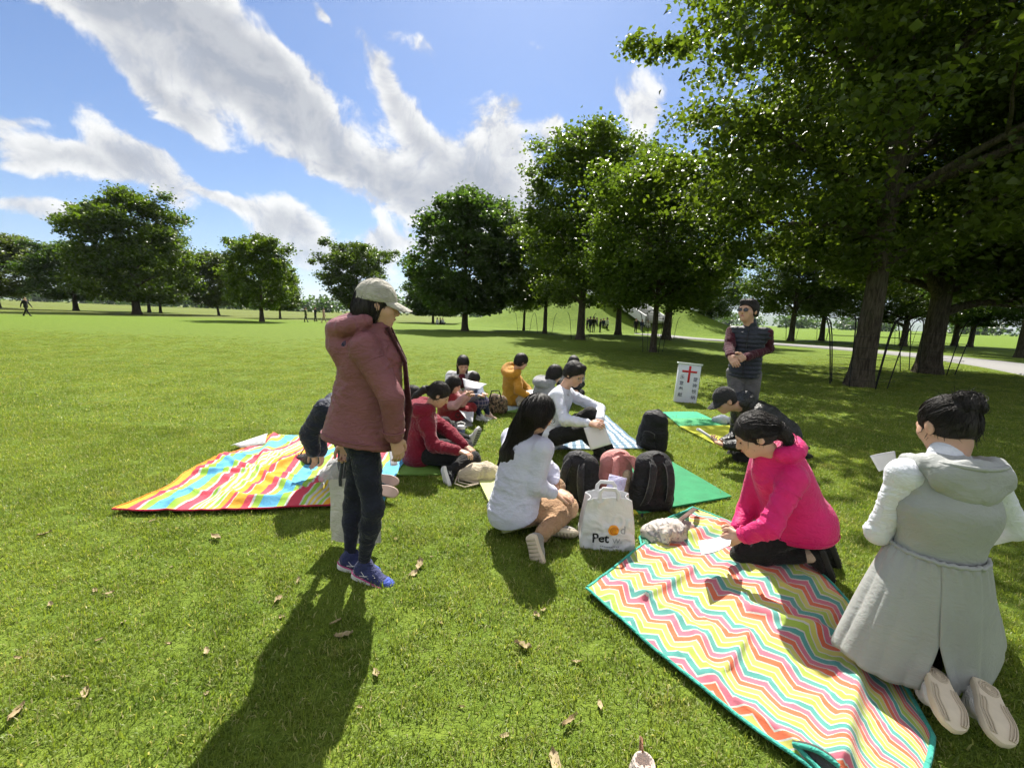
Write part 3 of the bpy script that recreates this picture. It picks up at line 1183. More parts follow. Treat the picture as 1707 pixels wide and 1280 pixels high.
def person(label, S, pelvis, neck, head, yaw, arms=None, legs=None, hyaw=None, hpitch=0.0, hroll=0.0, syaw=None, pyaw=None,
           near=1.0, group=None, wide=1.0, ears=True, face=True, ground_z=0.0, handcfg=None, trunk=1.0, hs=1.0, hand_h=0.0055, shoulders=None, hairmat=None):
    """Joints are photograph pixels lifted to real distances by bone length. arms/legs: {'R': [(px,py,mode), ...], 'L': [...]}"""
    p = Person()
    s = S / 1.65
    p.s, p.S = s, S
    p.pelvis = lift(None, pelvis[0], pelvis[1], 0, pelvis[2])
    p.neck = lift(p.pelvis, neck[0], neck[1], 0.50 * s * trunk, neck[2])
    hc_l = 0.155 * s
    p.head = lift(p.neck, head[0], head[1], hc_l, head[2])
    hyaw = yaw if hyaw is None else hyaw
    syaw = yaw if syaw is None else syaw
    pyaw = yaw if pyaw is None else pyaw

    def dirs(y):
        y = R_(y)
        return np.array([math.sin(y), math.cos(y), 0]), np.array([math.cos(y), -math.sin(y), 0])
    spine = nrm(p.neck - p.pelvis)
    p.spine = spine
    f, r = dirs(syaw)
    r = nrm(r - spine * (r @ spine))
    p.cr, p.cf = r, nrm(np.cross(spine, r))     # chest right / forward
    f2, r2 = dirs(pyaw)
    p.pr, p.pf = r2, f2
    hf, hr = dirs(hyaw)
    hp = R_(hpitch)
    hfw = hf * math.cos(hp) + np.array([0, 0, 1]) * math.sin(hp)
    up = np.array([0, 0, 1]) + hr * math.tan(R_(hroll)) + (0.001 * hf)
    if abs(hfw @ nrm(up)) > 0.97:
        up = -hf * math.copysign(1, hp) + np.array([0, 0, 1e-3])
    p.A = frame(hfw, up)
    p.sh = {}
    p.hip = {}
    for q, sd in ((1, 'R'), (-1, 'L')):
        p.sh[sd] = p.neck - spine * 0.055 * s + p.cr * q * 0.165 * s * wide
        p.hip[sd] = p.pelvis + p.pr * q * 0.085 * s * wide
    if shoulders:
        for sd, v in shoulders.items():
            p.sh[sd] = lift(p.neck, v[0], v[1], 0.18 * s, v[2])
    p.arm, p.leg = {}, {}
    UA, FA, TH, SHN = 0.285 * s, 0.245 * s, 0.40 * s, 0.40 * s
    for sd, a in (arms or {}).items():
        el = lift(p.sh[sd], a[0][0], a[0][1], UA, a[0][2])
        wr = lift(el, a[1][0], a[1][1], FA, a[1][2])
        ha = lift(wr, a[2][0], a[2][1], 0.09 * s, a[2][2]) if len(a) > 2 else wr + nrm(wr - el) * 0.09 * s
        p.arm[sd] = (el, wr, ha)
    for sd, a in (legs or {}).items():
        kn = lift(p.hip[sd], a[0][0], a[0][1], TH, a[0][2])
        an = lift(kn, a[1][0], a[1][1], SHN, a[1][2])
        to = lift(an, a[2][0], a[2][1], 0.15 * s, a[2][2]) if len(a) > 2 else an + p.pf * 0.15 * s
        p.leg[sd] = (kn, an, to)
    if DEBUG:
        q = lambda a, b: '%.2f' % (np.linalg.norm(a - b) / s)
        print('BONES', label[:40], 'trunk', q(p.pelvis, p.neck), 'z pelvis %.2f neck %.2f head %.2f Y %.2f %.2f' % (p.pelvis[2], p.neck[2], p.head[2], p.pelvis[1], p.neck[1]))
        for sd, v in p.arm.items():
            print('   arm', sd, q(p.sh[sd], v[0]), q(v[0], v[1]), 'z %.2f %.2f' % (v[0][2], v[1][2]), 'Y %.2f %.2f %.2f' % (p.sh[sd][1], v[0][1], v[1][1]))
        for sd, v in p.leg.items():
            print('   leg', sd, q(p.hip[sd], v[0]), q(v[0], v[1]), 'z %.2f %.2f %.2f' % (v[0][2], v[1][2], v[2][2]), 'Y %.2f %.2f %.2f' % (p.hip[sd][1], v[0][1], v[1][1]))
    pts = [p.pelvis] + [v for l in p.leg.values() for v in l]
    p.base = np.array([p.pelvis[0], p.pelvis[1], ground_z])
    p.zmin = min(v[2] for v in pts)
    # ---- skin
    hp_, p.hw = head_prims(p.head, p.A, s * hs, ears)
    p.hsc = s * hs
    fine = hp_ + [cap(p.hw(0, -.022, -.07), p.neck + spine * .0, .050 * s, .058 * s, k=.03)]
    fine_v, fine_q = surf(fine, 0.0082 / near)
    VV, QQ, k = [fine_v], [fine_q], len(fine_v)
    p.head_sdf = fine
    coarse = torso_prims(p, -0.022) + limb_prims(p, 'arm', -0.008) + limb_prims(p, 'leg', -0.012)
    cv, cq = surf(coarse, 0.024)
    VV.append(cv)
    QQ.append(cq + k)
    k += len(cv)
    p.hand_p = {}
    for sd, (el, wr, ha) in p.arm.items():
        cfg = (handcfg or {}).get(sd, {})
        if cfg is None:
            continue
        nn = np.asarray(cfg.get('n', (0, 0, -1)), float)
        hpz = hand_prims(wr, ha - wr, nn, cfg.get('side', 1), s, cfg.get('curl', 0.55), thumb=cfg.get('thumb', 0.6))
        hv, hq = surf(hpz, hand_h)
        VV.append(hv)
        QQ.append(hq + k)
        k += len(hv)
    me = mesh_np('person', np.concatenate(VV) - p.base, np.concatenate(QQ))
    p.o = link('person', me, M_SKIN)
    p.o.location = p.base
    tag(p.o, label, 'person', group)
    if face:
        for q in (-1, 1):
            V, Q = surf([ell(p.hw(q * .033, .083, .003), p.A, np.array([.0125, .011, .0060]) * p.hsc)], 0.004)
            link('eye', mesh_np('eye', V - p.base, Q), M_EYE, p.o)
            V, Q = surf([cap(p.hw(q * .018, .094, .020), p.hw(q * .048, .082, .022), .0042 * p.hsc, .003 * p.hsc)], 0.003)
            link('eyebrow', mesh_np('eyebrow', V - p.base, Q), M_HAIR, p.o)
        V, Q = surf([cap(p.hw(-.02, .089, -.057), p.hw(0, .0955, -.0555), .0038 * p.hsc, .006 * p.hsc, k=.004), cap(p.hw(.02, .089, -.057), p.hw(0, .0955, -.0555), .0038 * p.hsc, .006 * p.hsc, k=.004),
                     cap(p.hw(-.014, .089, -.064), p.hw(.014, .089, -.064), .006 * p.hsc, k=.004)], 0.003)
        link('lips', mesh_np('lips', V - p.base, Q), M_LIP, p.o)
    return p


def torso_prims(p, g, waist=1.0, k=0.05):
    s = p.s
    a, b = p.pelvis, p.neck
    m = a * .55 + b * .45
    c = a * .25 + b * .75
    # the spine bows slightly backwards
    back = -nrm(p.cf + p.pf)
    m = m + back * 0.025 * s
    c = c + back * 0.02 * s
    P = [cap(a - p.pr * .065 * s, a + p.pr * .065 * s, .105 * s + g, k=k, flat=.95, n=p.pf),
         cap(a, m, .125 * s * waist + g, .120 * s * waist + g, .82, p.pf, k),
         cap(m, c, .120 * s * waist + g, .128 * s + g, .80, p.cf, k),
         cap(c - p.cr * .05 * s, c + p.cr * .05 * s, .105 * s + g, k=k, flat=.9, n=p.cf),
         cap(p.sh['L'], p.sh['R'], .056 * s + g * .8, k=k),
         cap(c, b, .085 * s + g * .7, .055 * s + g * .5, k=k)]
    return P


def limb_prims(p, which, g, sides='LR', upto=1.0, k=0.025, g2=None, rs=1.0):
    s = p.s
    g2 = g if g2 is None else g2
    P = []
    if which == 'arm':
        for sd, (el, wr, ha) in p.arm.items():
            if sd in sides:
                sh = p.sh[sd]
                P.append(cap(sh, el, .052 * s * rs + g, .042 * s * rs + g, k=k))
                if upto > 0.5:
                    e = el + (wr - el) * min(1, (upto - .5) * 2)
                    P.append(cap(el, e, .042 * s * rs + g, .028 * s * rs + g2, k=k))
    else:
        for sd, (kn, an, to) in p.leg.items():
            if sd in sides:
                hp = p.hip[sd]
                P.append(cap(hp, kn, .086 * s * rs + g, .058 * s * rs + g, k=k))
                if upto > 0.5:
                    e = kn + (an - kn) * min(1, (upto - .5) * 2)
                    mid = kn * .68 + an * .32
                    P.append(cap(kn, mid, .056 * s * rs + g, .056 * s * rs + g, k=k))
                    P.append(cap(mid, e, .056 * s * rs + g, .037 * s * rs + g2, k=k))
    return P


def loop_on(p, prims, c, n, mat, parent, rad=.0035, m=56, rmax=.5, name='seam', lift_=.002):
    """Stitched line where a plane through c meets the garment."""
    n = nrm(n)
    a = nrm(np.cross(n, (0.31, 0.2, 0.93)))
    b_ = np.cross(n, a)
    pts = []
    for t in np.linspace(0, 2 * math.pi, m, endpoint=False):
        d = a * math.cos(t) + b_ * math.sin(t)
        R = np.linspace(0, rmax, 110)
        D = sdf_at(prims, c + R[:, None] * d)
        k = np.argmax(D > 0) if (D > 0).any() else len(R) - 1
        pts.append(c + d * (R[k] + lift_))
    pts = np.array(pts + pts[:1])
    return link(name, MB().tube(pts - p.base, rad, 6, cap=False).mesh(name), mat, parent)


def wear(p, name, prims, mat, h=0.011, wr=0.006, freq=7.0, seed=0.0, across=1.6, label=None):
    return part_mesh(name, prims, h, p.o, mat, wr, freq, seed, p.base, across, label)


def top_prims(p, g=0.014, waist=1.05, hem=0.0, arm_g=None, cuff=None, upto=0.98, sides='LR'):
    P = torso_prims(p, g, waist)
    if hem:
        a = p.pelvis
        P.append(cap(a, a - p.spine * hem, .135 * p.s + g, .14 * p.s + g, .9, p.pf, .05))
    P += limb_prims(p, 'arm', g if arm_g is None else arm_g, sides, upto, g2=cuff)
    return P


def trouser_prims(p, g=0.012, upto=0.97, cuff=None, k=0.03, hw=.06):
    a = p.pelvis
    return [cap(a - p.pr * hw * p.s, a + p.pr * hw * p.s, .100 * p.s + g * .5, k=.04), cap(a, a + (p.neck - p.pelvis) * .2, .112 * p.s + g * .4, .105 * p.s, .85, p.pf, .04)] + limb_prims(p, 'leg', g, 'LR', upto, k, cuff)


# hair -----------------------------------------------------------------
def hair_cap(p, vol=0.012, fringe=0.035, nape=-0.075, short=False, updo=False):
    """Hair over the skull: shell around the cranium with the face left free."""
    A, w, s = p.A, p.hw, p.hsc
    P = [ell(w(0, -0.014, 0.034), A, (np.array([.080, .099, .092]) + vol) * s, .02),
         ell(w(0, -0.045, -0.025), A, (np.array([.074, .060, .070]) + vol * .8) * s, .03) if not updo else ell(w(0, -0.052, -0.012), A, np.array([.062, .052, .062]) * s, .03)]
    # free the face
    if short:
        P.append(('ell', w(0, .105, -.055), A, np.array([.125, .105, .050 + fringe]) * s, 0, 0, None, .010 * s, 's'))
    else:
        P.append(('ell', w(0, .115, -.050), A, np.array([.088, .085, .050 + fringe]) * s, 0, 0, None, .012 * s, 's'))
    P.append(cut(w(0, 0, nape), -A[2], .01))
    return P


def hair_fringe(p, H, n, lo, hi, ln=.035, seed=2, out=.25, rad=.0012):
    """Loose ends hanging below the edge of the hair: lo..hi is the band of head-frame heights they start in."""
    rs = np.random.RandomState(seed)
    d = rs.normal(size=(n * 8, 3))
    d /= np.linalg.norm(d, axis=1, keepdims=True)
    c = p.hw(0, -.03, .0)
    P = c + d * .02
    for _ in range(30):
        P = P + d * np.clip(-sdf_at(H, P), -.02, .03)[:, None]
    loc = (P - p.head) @ p.A.T / p.hsc
    k = (np.abs(sdf_at(H, P)) < .004) & (np.linalg.norm(loc, axis=1) < .22) & (loc[:, 2] > lo) & (loc[:, 2] < hi) & (loc[:, 1] < .085)
    P, d = P[k][:n], d[k][:n]
    mb = MB()
    for q, o_ in zip(P, d):
        l_ = ln * rs.uniform(.4, 1.3)
        dr = nrm(np.array([0, 0, -1.0]) + o_ * out * rs.uniform(-.3, 1) + rs.normal(size=3) * .18)
        mb.tube([q + o_ * .001 - p.base + np.array([0, 0, .01]), q + dr * l_ * .5 - p.base, q + dr * l_ + rs.normal(size=3) * .004 - p.base], [rad * 1.4, rad, rad * .3], 3, cap=False)
    return tag(link('loose_hair', mb.mesh('loose_hair'), M_HAIR, p.o), kind='stuff') if len(P) else None


def hair_strands(p, prims, n, steps, flow, ds=0.016, rad=0.0013, seed=1, mat=None, zmin=-.02, jitter=0.35, lift_=0.002, wisp=0.0, seeds='head'):
    """Tubes that run over the hair surface along flow(P) -> directions."""
    rs = np.random.RandomState(seed)
    c = p.head
    d = rs.normal(size=(n * 3, 3))
    d /= np.linalg.norm(d, axis=1, keepdims=True)
    loc = d @ p.A.T
    d = d[(loc[:, 2] > zmin) & (loc[:, 1] < 0.75)][:n]
    us = [q for q in prims if q[8] == 'u']
    cs = np.array([(q[1] + q[2]) / 2 if q[0] == 'cap' else q[1] for q in us])
    c = cs[0] if seeds == 'head' else cs[rs.randint(0, len(cs), len(d))]
    P = c + d * 0.005
    for _ in range(30):
        P = P + d * np.clip(-sdf_at(prims, P), -0.02, 0.03)[:, None]
    P = P[np.abs(sdf_at(prims, P)) < 0.004]
    n = len(P)
    if n == 0:
        return None
    path = [P]
    jit = rs.normal(size=(n, 3)) * jitter
    e = 0.004
    off = rs.uniform(0, lift_ * 2, n) + rs.exponential(1, n) * wisp
    for st in range(steps):
        g = np.stack([sdf_at(prims, P + np.eye(3)[k] * e) - sdf_at(prims, P - np.eye(3)[k] * e) for k in range(3)], -1)
        g /= np.linalg.norm(g, axis=1, keepdims=True) + 1e-9
        F = flow(P) + jit * 0.5
        F = F - g * (F * g).sum(1)[:, None]
        F /= np.linalg.norm(F, axis=1, keepdims=True) + 1e-9
        P = P + F * ds
        P = P - g * np.clip(sdf_at(prims, P) - off, -0.012, 0.012)[:, None]
        path.append(P)
    path = np.stack(path, 1)
    ok = (np.abs(sdf_at(prims, path)) < 0.012 + wisp * 3).all(1)
    path = path[ok]
    n = len(path)
    if n == 0:
        return None
    mb = MB()
    rr = np.linspace(1.0, 0.35, steps + 1) * rad
    for i in range(n):
        mb.tube(path[i] - p.base, rr * rs.uniform(.7, 1.4), 3, cap=False)
    return tag(link('hair_strands', mb.mesh('hair_strands'), mat or M_HAIR, p.o), kind='stuff')


# shoes ----------------------------------------------------------------
SHOE = {}


def shoe_meshes(style):
    if style in SHOE:
        return SHOE[style]
    # local frame: y forward, z up, heel at y=0, foot length 1 unit = 0.26 m
    L = 0.26
    t = np.linspace(0, 1, 25)
    wid = 0.037 + 0.011 * np.sin(np.clip((t - .25) / .75, 0, 1) * np.pi) ** 1.0 - 0.004 * np.exp(-((t - .42) / .13) ** 2)
    wid *= np.sqrt(np.clip(1 - (np.clip((t - .86) / .14, 0, 1)) ** 2, 0.02, 1)) * np.sqrt(np.clip(1 - (np.clip((.08 - t) / .08, 0, 1)) ** 2, 0.05, 1))
    out = np.concatenate([np.stack([wid, t * L], -1), np.stack([-wid, t * L], -1)[::-1]])
    n = len(out)
    th = 0.032 if style != 'flat' else 0.022
    rock = lambda y: 0.018 * np.clip((y / L - .72) / .28, 0, 1) ** 2 + 0.006 * np.clip((.12 - y / L) / .12, 0, 1)
    mb = MB()
    rings = []
    for q, zz in ((.88, 0.0), (1.0, 0.006), (1.02, th * .6), (.99, th)):
        r = np.stack([out[:, 0] * q, (out[:, 1] - L / 2) * (q * .5 + .5) + L / 2, rock(out[:, 1]) * (1 - zz / th * .35) + zz], -1)
        rings.append(r)
    for a, b in zip(rings[:-1], rings[1:]):
        i = np.arange(n)
        mb.add(np.concatenate([a, b]), np.stack([i, (i + 1) % n, n + (i + 1) % n, n + i], -1))
    half = n // 2
    for r, fl in ((rings[0], True), (rings[-1], False)):
        f = np.array([[i, n - 1 - i, n - 2 - i, i + 1] for i in range(half - 1)])
        mb.add(r, f if fl else f[:, ::-1])
    sole = mb.mesh('sole')
    h = 0.0065
    z = np.array([0, 0, 1.0])
    P = [cap((0, .045, .055), (0, .12, .052), .038, .037, .95, (1, 0, 0), .03),
         cap((0, .12, .048), (0, .215, .036), .038, .033, .8, z, .03),
         cap((-.012, .19, .032), (.012, .19, .032), .030, .030, .75, z, .02),
         cap((0, .042, .06), (0, .052, .098), .034, .035, k=.02),
         cap((0, .10, .075), (0, .068, .112), .028, .026, k=.02),
         ('cap', np.array([0, .058, .118]), np.array([0, .058, .150]), .026, .030, 1.0, None, .008, 's'),
         cut((0, 0, th * .75), (0, 0, -1))]
    V, Q = surf(P, h)
    upper = mesh_np('upper', V, Q)
    mb = MB()
    for j in range(5):
        y = .095 + j * .020
        zt = .096 - j * .0125
        for sg in (-1, 1):
            mb.tube([(-.020 * sg, y, zt - .004), (0, y + .008, zt + .004), (.020 * sg, y + .016, zt - .010)], .0026, 5)
    lace = mb.mesh('laces')
    stripe = []
    for sg in (-1, 1):
        mb = MB()
        mb.tube([(q[0] * sg * 1.02, q[1], q[2]) for q in ((.037, .06, .045), (.041, .10, .06), (.030, .135, .075), (.031, .15, .068), (.042, .115, .055), (.037, .075, .042), (.036, .14, .040), (.040, .09, .056), (.034, .06, .072))], .0018, 4)
        stripe.append(mb.mesh('stripe'))
    tread = MB()
    for i in range(9):
        y = .03 + i * .024
        w_ = np.interp(y / L, t, wid) * .8
        tread.box((0, y, rock(np.array(y)) - 0.001), (w_ * 2, .012, .008))
    if style == 'swirl':
        tread = MB()
        for r_ in (.010, .018, .026):
            tread.tube([(r_ * math.cos(a), .052 + r_ * 1.15 * math.sin(a), rock(np.array(.052 + r_ * 1.15 * math.sin(a))) - .001) for a in np.linspace(0, 2 * math.pi, 22)], .0028, 5, cap=False)
        for k_ in (.55, .75, .90):
            yy = np.linspace(.105, .245, 14)
            for sg in (-1, 1):
                ww = np.interp(yy / L, t, wid) * k_ * sg * (1 - .25 * np.sin((yy - .105) / .14 * 9) * (1 - k_))
                tread.tube(np.stack([ww, yy, rock(yy) - .001], -1), .0026, 5)
    SHOE[style] = (sole, upper, lace, stripe, tread.mesh('tread', style == 'swirl'))
    return SHOE[style]


def put_shoe(p, sd, sole_n, m_up, m_sole, style='run', size=1.0, lace=None, stripe=None, toe=None, tread=None, heel_off=None):
    """sole_n: direction out of the sole (away from the foot)."""
    kn, an, to = p.leg[sd]
    f = nrm((to - an) if toe is None else toe)
    n = -np.asarray(sole_n, float)
    n = nrm(n - f * (n @ f))
    r = np.cross(f, n)
    k = p.s * size
    org = an - n * 0.088 * k - f * 0.052 * k if heel_off is None else heel_off
    M = Matrix(((r[0] * k, f[0] * k, n[0] * k, org[0] - p.base[0]), (r[1] * k, f[1] * k, n[1] * k, org[1] - p.base[1]), (r[2] * k, f[2] * k, n[2] * k, org[2] - p.base[2]), (0, 0, 0, 1)))
    so_, up_, la_, st_, tr_ = shoe_meshes(style)

    def put(nm, me, mat, par):
        if not me.materials:
            me.materials.append(mat)
        o = link(nm, me, None, par)
        o.material_slots[0].link = 'OBJECT'
        o.material_slots[0].material = mat
        return o
    sh = put('shoe', up_, m_up, p.o)
    sh.matrix_local = M
    put('sole', so_, m_sole, sh)
    if lace:
        put('laces', la_, lace, sh)
    if stripe:
        for q_ in st_:
            put('stripe', q_, stripe, sh)
    if tread:
        put('tread', tr_, tread, sh)
    return sh


def glasses(p, mat_f, mat_l=None, rim=0.0018):
    A, w, s = p.A, p.hw, p.hsc
    mb = MB()
    for q in (-1, 1):
        th = np.linspace(0, 2 * np.pi, 17)
        pts = [w(q * .034 + .025 * math.cos(a), .108 - .006 * abs(math.cos(a)), .002 + .019 * math.sin(a)) - p.base for a in th]
        mb.tube(pts, rim, 5, cap=False)
        mb.tube([w(q * .060, .102, .008) - p.base, w(q * .080, .07, .008) - p.base, w(q * .084, -.005, .006) - p.base], rim, 5)
    mb.tube([w(-.010, .108, .004) - p.base, w(0, .112, .008) - p.base, w(.010, .108, .004) - p.base], rim, 5)
    g = link('glasses', mb.mesh('glasses'), mat_f, p.o)
    if mat_l:
        for q in (-1, 1):
            th = np.linspace(0, 2 * np.pi, 16, endpoint=False)
            ring = np.array([w(q * .034 + .024 * math.cos(a), .107 - .006 * abs(math.cos(a)), .002 + .018 * math.sin(a)) - p.base for a in th])
            c = w(q * .034, .110, .002) - p.base
            mb = MB().add(np.vstack([ring, c]), f3=[[i, (i + 1) % 16, 16] for i in range(16)])
            link('lens', mb.mesh('lens'), mat_l, g)
    return g


def cap_hat(p, mat, mat_b=None, tilt=0.0, brim=0.085, droop=0.35, gap=True):
    A, w, s = p.A, p.hw, p.hsc
    P = [ell(w(0, -0.012, 0.034), A, np.array([.094, .112, .112]) * s, .02), cut(w(0, 0, .022), nrm(-A[2] + A[1] * tilt), .004)]
    if gap:
        P.append(('ell', w(0, -.125, .040), A, np.array([.038, .05, .026]) * s, 0, 0, None, .006 * s, 's'))
    h = part_mesh('cap', P, 0.007, p.o, mat, 0.0025, 14, 2.0, p.base)
    # brim: curved plate
    a = np.linspace(-1, 1, 17)
    r = np.linspace(0, 1, 7)
    top = np.zeros((17, 7, 3))
    bot = np.zeros((17, 7, 3))
    for i, u in enumerate(a):
        th = u * 1.12
        x0, y0 = .093 * math.sin(th), -.012 + .110 * math.cos(th)
        ln = brim * math.sqrt(max(0, 1 - u ** 4 * .98))
        for j, q in enumerate(r):
            x = x0 * (1 - .06 * q)
            y = y0 + ln * q
            z = .026 - droop * (ln * q) - .9 * x * x * (0.6 + q) * 2.2 + .012
            top[i, j] = w(x, y, z) - p.base
            bot[i, j] = w(x, y, z - .004) - p.base
    mb = MB().grid(top, True).grid(bot)
    mb.grid(np.stack([top[:, -1], bot[:, -1]], 1))
    b = link('brim', mb.mesh('brim'), mat_b or mat, h)
    mb = MB()
    mb.tube([w(0, -.012, .144) - p.base, w(0, -.012, .150) - p.base], [.008, .005], 8)
    link('button', mb.mesh('button'), mat, h)
    # seams over the crown
    mb = MB()
    for k in range(6):
        th = k * math.pi / 3
        q = np.linspace(0.05, 1.35, 9)
        mb.tube([w(.0948 * math.sin(t) * math.sin(th), -.012 + .1128 * math.sin(t) * math.cos(th), .034 + .1128 * math.cos(t)) - p.base for t in q], .0012, 4)
    link('seam', mb.mesh('seam'), mat, h)
    return h


def hood_prims(p, size=1.0, thick=0.02, back=0.09, drop=0.03, lift_=0.028):
    """Hood lying folded behind the neck."""
    c = p.neck - p.cf * back * .55 * p.s + p.spine * (.01 + lift_ * p.s)
    P = []
    th = np.linspace(-2.1, 2.1, 9)
    pts = [c - p.cf * math.cos(t) * back * p.s * size + p.cr * math.sin(t) * .105 * p.s * size + p.spine * (.035 * (1 - math.cos(t)) * 0.6 - drop * (1 + math.cos(t)) * .5) for t in th]
    for a, b in zip(pts[:-1], pts[1:]):
        P.append(cap(a, b, (.040 + thick * .5) * p.s * size, k=.03))
    P.append(cap(c, c - p.cf * back * .5 * p.s - p.spine * .05 * p.s, .06 * p.s * size, .05 * p.s * size, k=.05))
    return P


def hem_band(p, mat, pts, rad=0.006, name='hem'):
    return link(name, MB().tube([q - p.base for q in pts], rad, 5).mesh(name), mat, p.o)

# ------------------------------------------------------------------ the people
Z = lambda v: ('z', v)
M_WHITE_RUB = plain('white_rubber', (0.70, 0.69, 0.66), 0.55, var=0.08)
M_CREAM_RUB = plain('cream_rubber', (0.62, 0.53, 0.40), 0.6, var=0.12, scale=30)
M_TREAD = plain('tread_rubber', (0.50, 0.42, 0.31), 0.7, var=0.15)
M_BLACK_RUB = plain('black_rubber', (0.02, 0.02, 0.02), 0.6)
M_BLACK = fabric('black_cloth', (0.012, 0.012, 0.013), 0.8)
M_BLACK_TR = fabric('black_trousers', (0.014, 0.014, 0.015), 0.82, sheen=0.1)
M_STEEL = plain('thin_metal', (0.35, 0.33, 0.3), 0.3, 1.0)
M_DARKFR = plain('dark_frame', (0.03, 0.02, 0.02), 0.3)
M_PAPER = None


def flow_to(tie):
    return lambda P: (tie - P) / (np.linalg.norm(tie - P, axis=1, keepdims=True) + 1e-6)


def flow_down(p, back=0.35):
    c = p.hw(0, -.02, .12)
    def f(P):
        r = P - c
        r[:, 2] = 0
        r /= np.linalg.norm(r, axis=1, keepdims=True) + 1e-6
        return r * 0.7 + np.array([0, 0, -1.0]) - p.A[1] * back
    return f


# --- standing woman in the mauve jacket ------------------------------------
M_MAUVE = fabric('mauve_shell', (0.215, 0.078, 0.090), 0.56, var=0.10, scale=5, bump=0.28, sheen=0.05, spec=0.35)
M_MAUVE_D = fabric('maroon_lining', (0.075, 0.020, 0.026), 0.75)
M_JEAN = fabric('dark_jeans', (0.016, 0.018, 0.030), 0.85, var=0.3, scale=14)
M_CAPG = fabric('cap_cotton', (0.40, 0.38, 0.33), 0.9, var=0.12, scale=18)
M_NAVYSHOE = fabric('navy_mesh', (0.030, 0.036, 0.105), 0.7, weave=700)
M_BLUESHOE = fabric('blue_mesh', (0.06, 0.10, 0.40), 0.7, weave=700)
M_PINK_LINE = plain('pink_rubber', (0.50, 0.06, 0.22), 0.5)

p = person('standing woman in mauve hooded jacket and light grey cap, seen from the side', 1.60, (606, 726, 2.27), (611, 556, 2.25), (629, 511, 2.26), 74,
           arms={'R': [(652, 662, 2.08), (658, 730, 2.12), (664, 752, 2.13)], 'L': [(585, 660, 2.47), (577, 735, 2.50), (577, 760, 2.50)]},
           legs={'R': [(622, 846, 2.13), (606, 941, Z(.085)), (645, 958, Z(.05))], 'L': [(589, 842, 2.34), (583, 925, Z(.085)), (618, 936, Z(.05))]},
           hyaw=72, hpitch=-6, near=1.15, wide=0.95, handcfg={'R': dict(n=(-.6, .5, -.2), side=1, curl=.55), 'L': dict(n=(0, -1, 0), curl=1.0)})
WOMAN1 = p
s = p.s
hemc = W(599, 752, 2.26)
chest = p.neck - p.spine * .13 + p.cf * .035
P = top_prims(p, .014, 1.05, 0.0, .013, .018, upto=.93)
P += [cap(chest, hemc, .132, .215, 1.0, k=.05), cap(chest + p.cf * .02, hemc + p.cf * .05, .120, .175, k=.05)]
P += [('cap', q_[1] + p.spine * .035, q_[2] + p.spine * .035) + q_[3:] for q_ in hood_prims(p, 1.02, -.006, .10, .03, 0)]
P += [cap(p.neck - p.cf * .09 + p.spine * .02, p.neck - p.cf * .135 - p.spine * .07, .055, .056, k=.06), cap(p.neck - p.cf * .115 - p.spine * .08 - p.cr * .06, p.neck - p.cf * .115 - p.spine * .08 + p.cr * .06, .045, .045, k=.06),
      cap(p.neck + p.cf * .055 + p.spine * .035, p.neck + p.cf * .075 - p.spine * .08, .062, .07, k=.04)]
nn_ = nrm(hemc - chest)
P.append(cut(hemc - nn_ * .055, nrm(nn_ + np.array([0, -.12, 0])), .01))
P += limb_prims(p, 'arm', .016, 'R', .93, g2=.020, k=.012)
jk = wear(p, 'jacket', P, M_MAUVE, .008, .009, 8, 1.3)
el_, wr2, ha2 = p.arm['R']
A_ = [cap(p.sh['R'], el_, .052 * s + .016, .042 * s + .016), cap(el_, wr2, .042 * s + .016, .028 * s + .02)]
loop_on(p, A_, el_ + (wr2 - el_) * .82, wr2 - el_, M_MAUVE, jk, .004, rmax=.12, name='cuff', lift_=.003)
loop_on(p, A_, el_ + (p.sh['R'] - el_) * .72, p.sh['R'] - el_, M_MAUVE, jk, .003, rmax=.14, lift_=.003)
loop_on(p, P, hemc - nn_ * .085, nrm(nn_ + np.array([0, -.12, 0])), M_MAUVE, jk, .0035, rmax=.4, lift_=.003)
# placket standing open along the front
mb = MB()
for q in (0, 1):
    mb.tube([p.neck + p.cf * (.105 + .01 * q) + p.cr * (.05 - .10 * q) + p.spine * .045 - p.base, chest + p.cf * .165 + p.cr * (.06 - .12 * q) - p.base,
             (chest + hemc) / 2 + p.cf * .225 + p.cr * (.06 - .12 * q) - p.base, hemc + p.cf * .228 + p.cr * (.06 - .12 * q) - p.base], [.018, .022, .022, .02], 8, flat=.5)
link('placket', mb.mesh('placket'), M_MAUVE_D, jk)
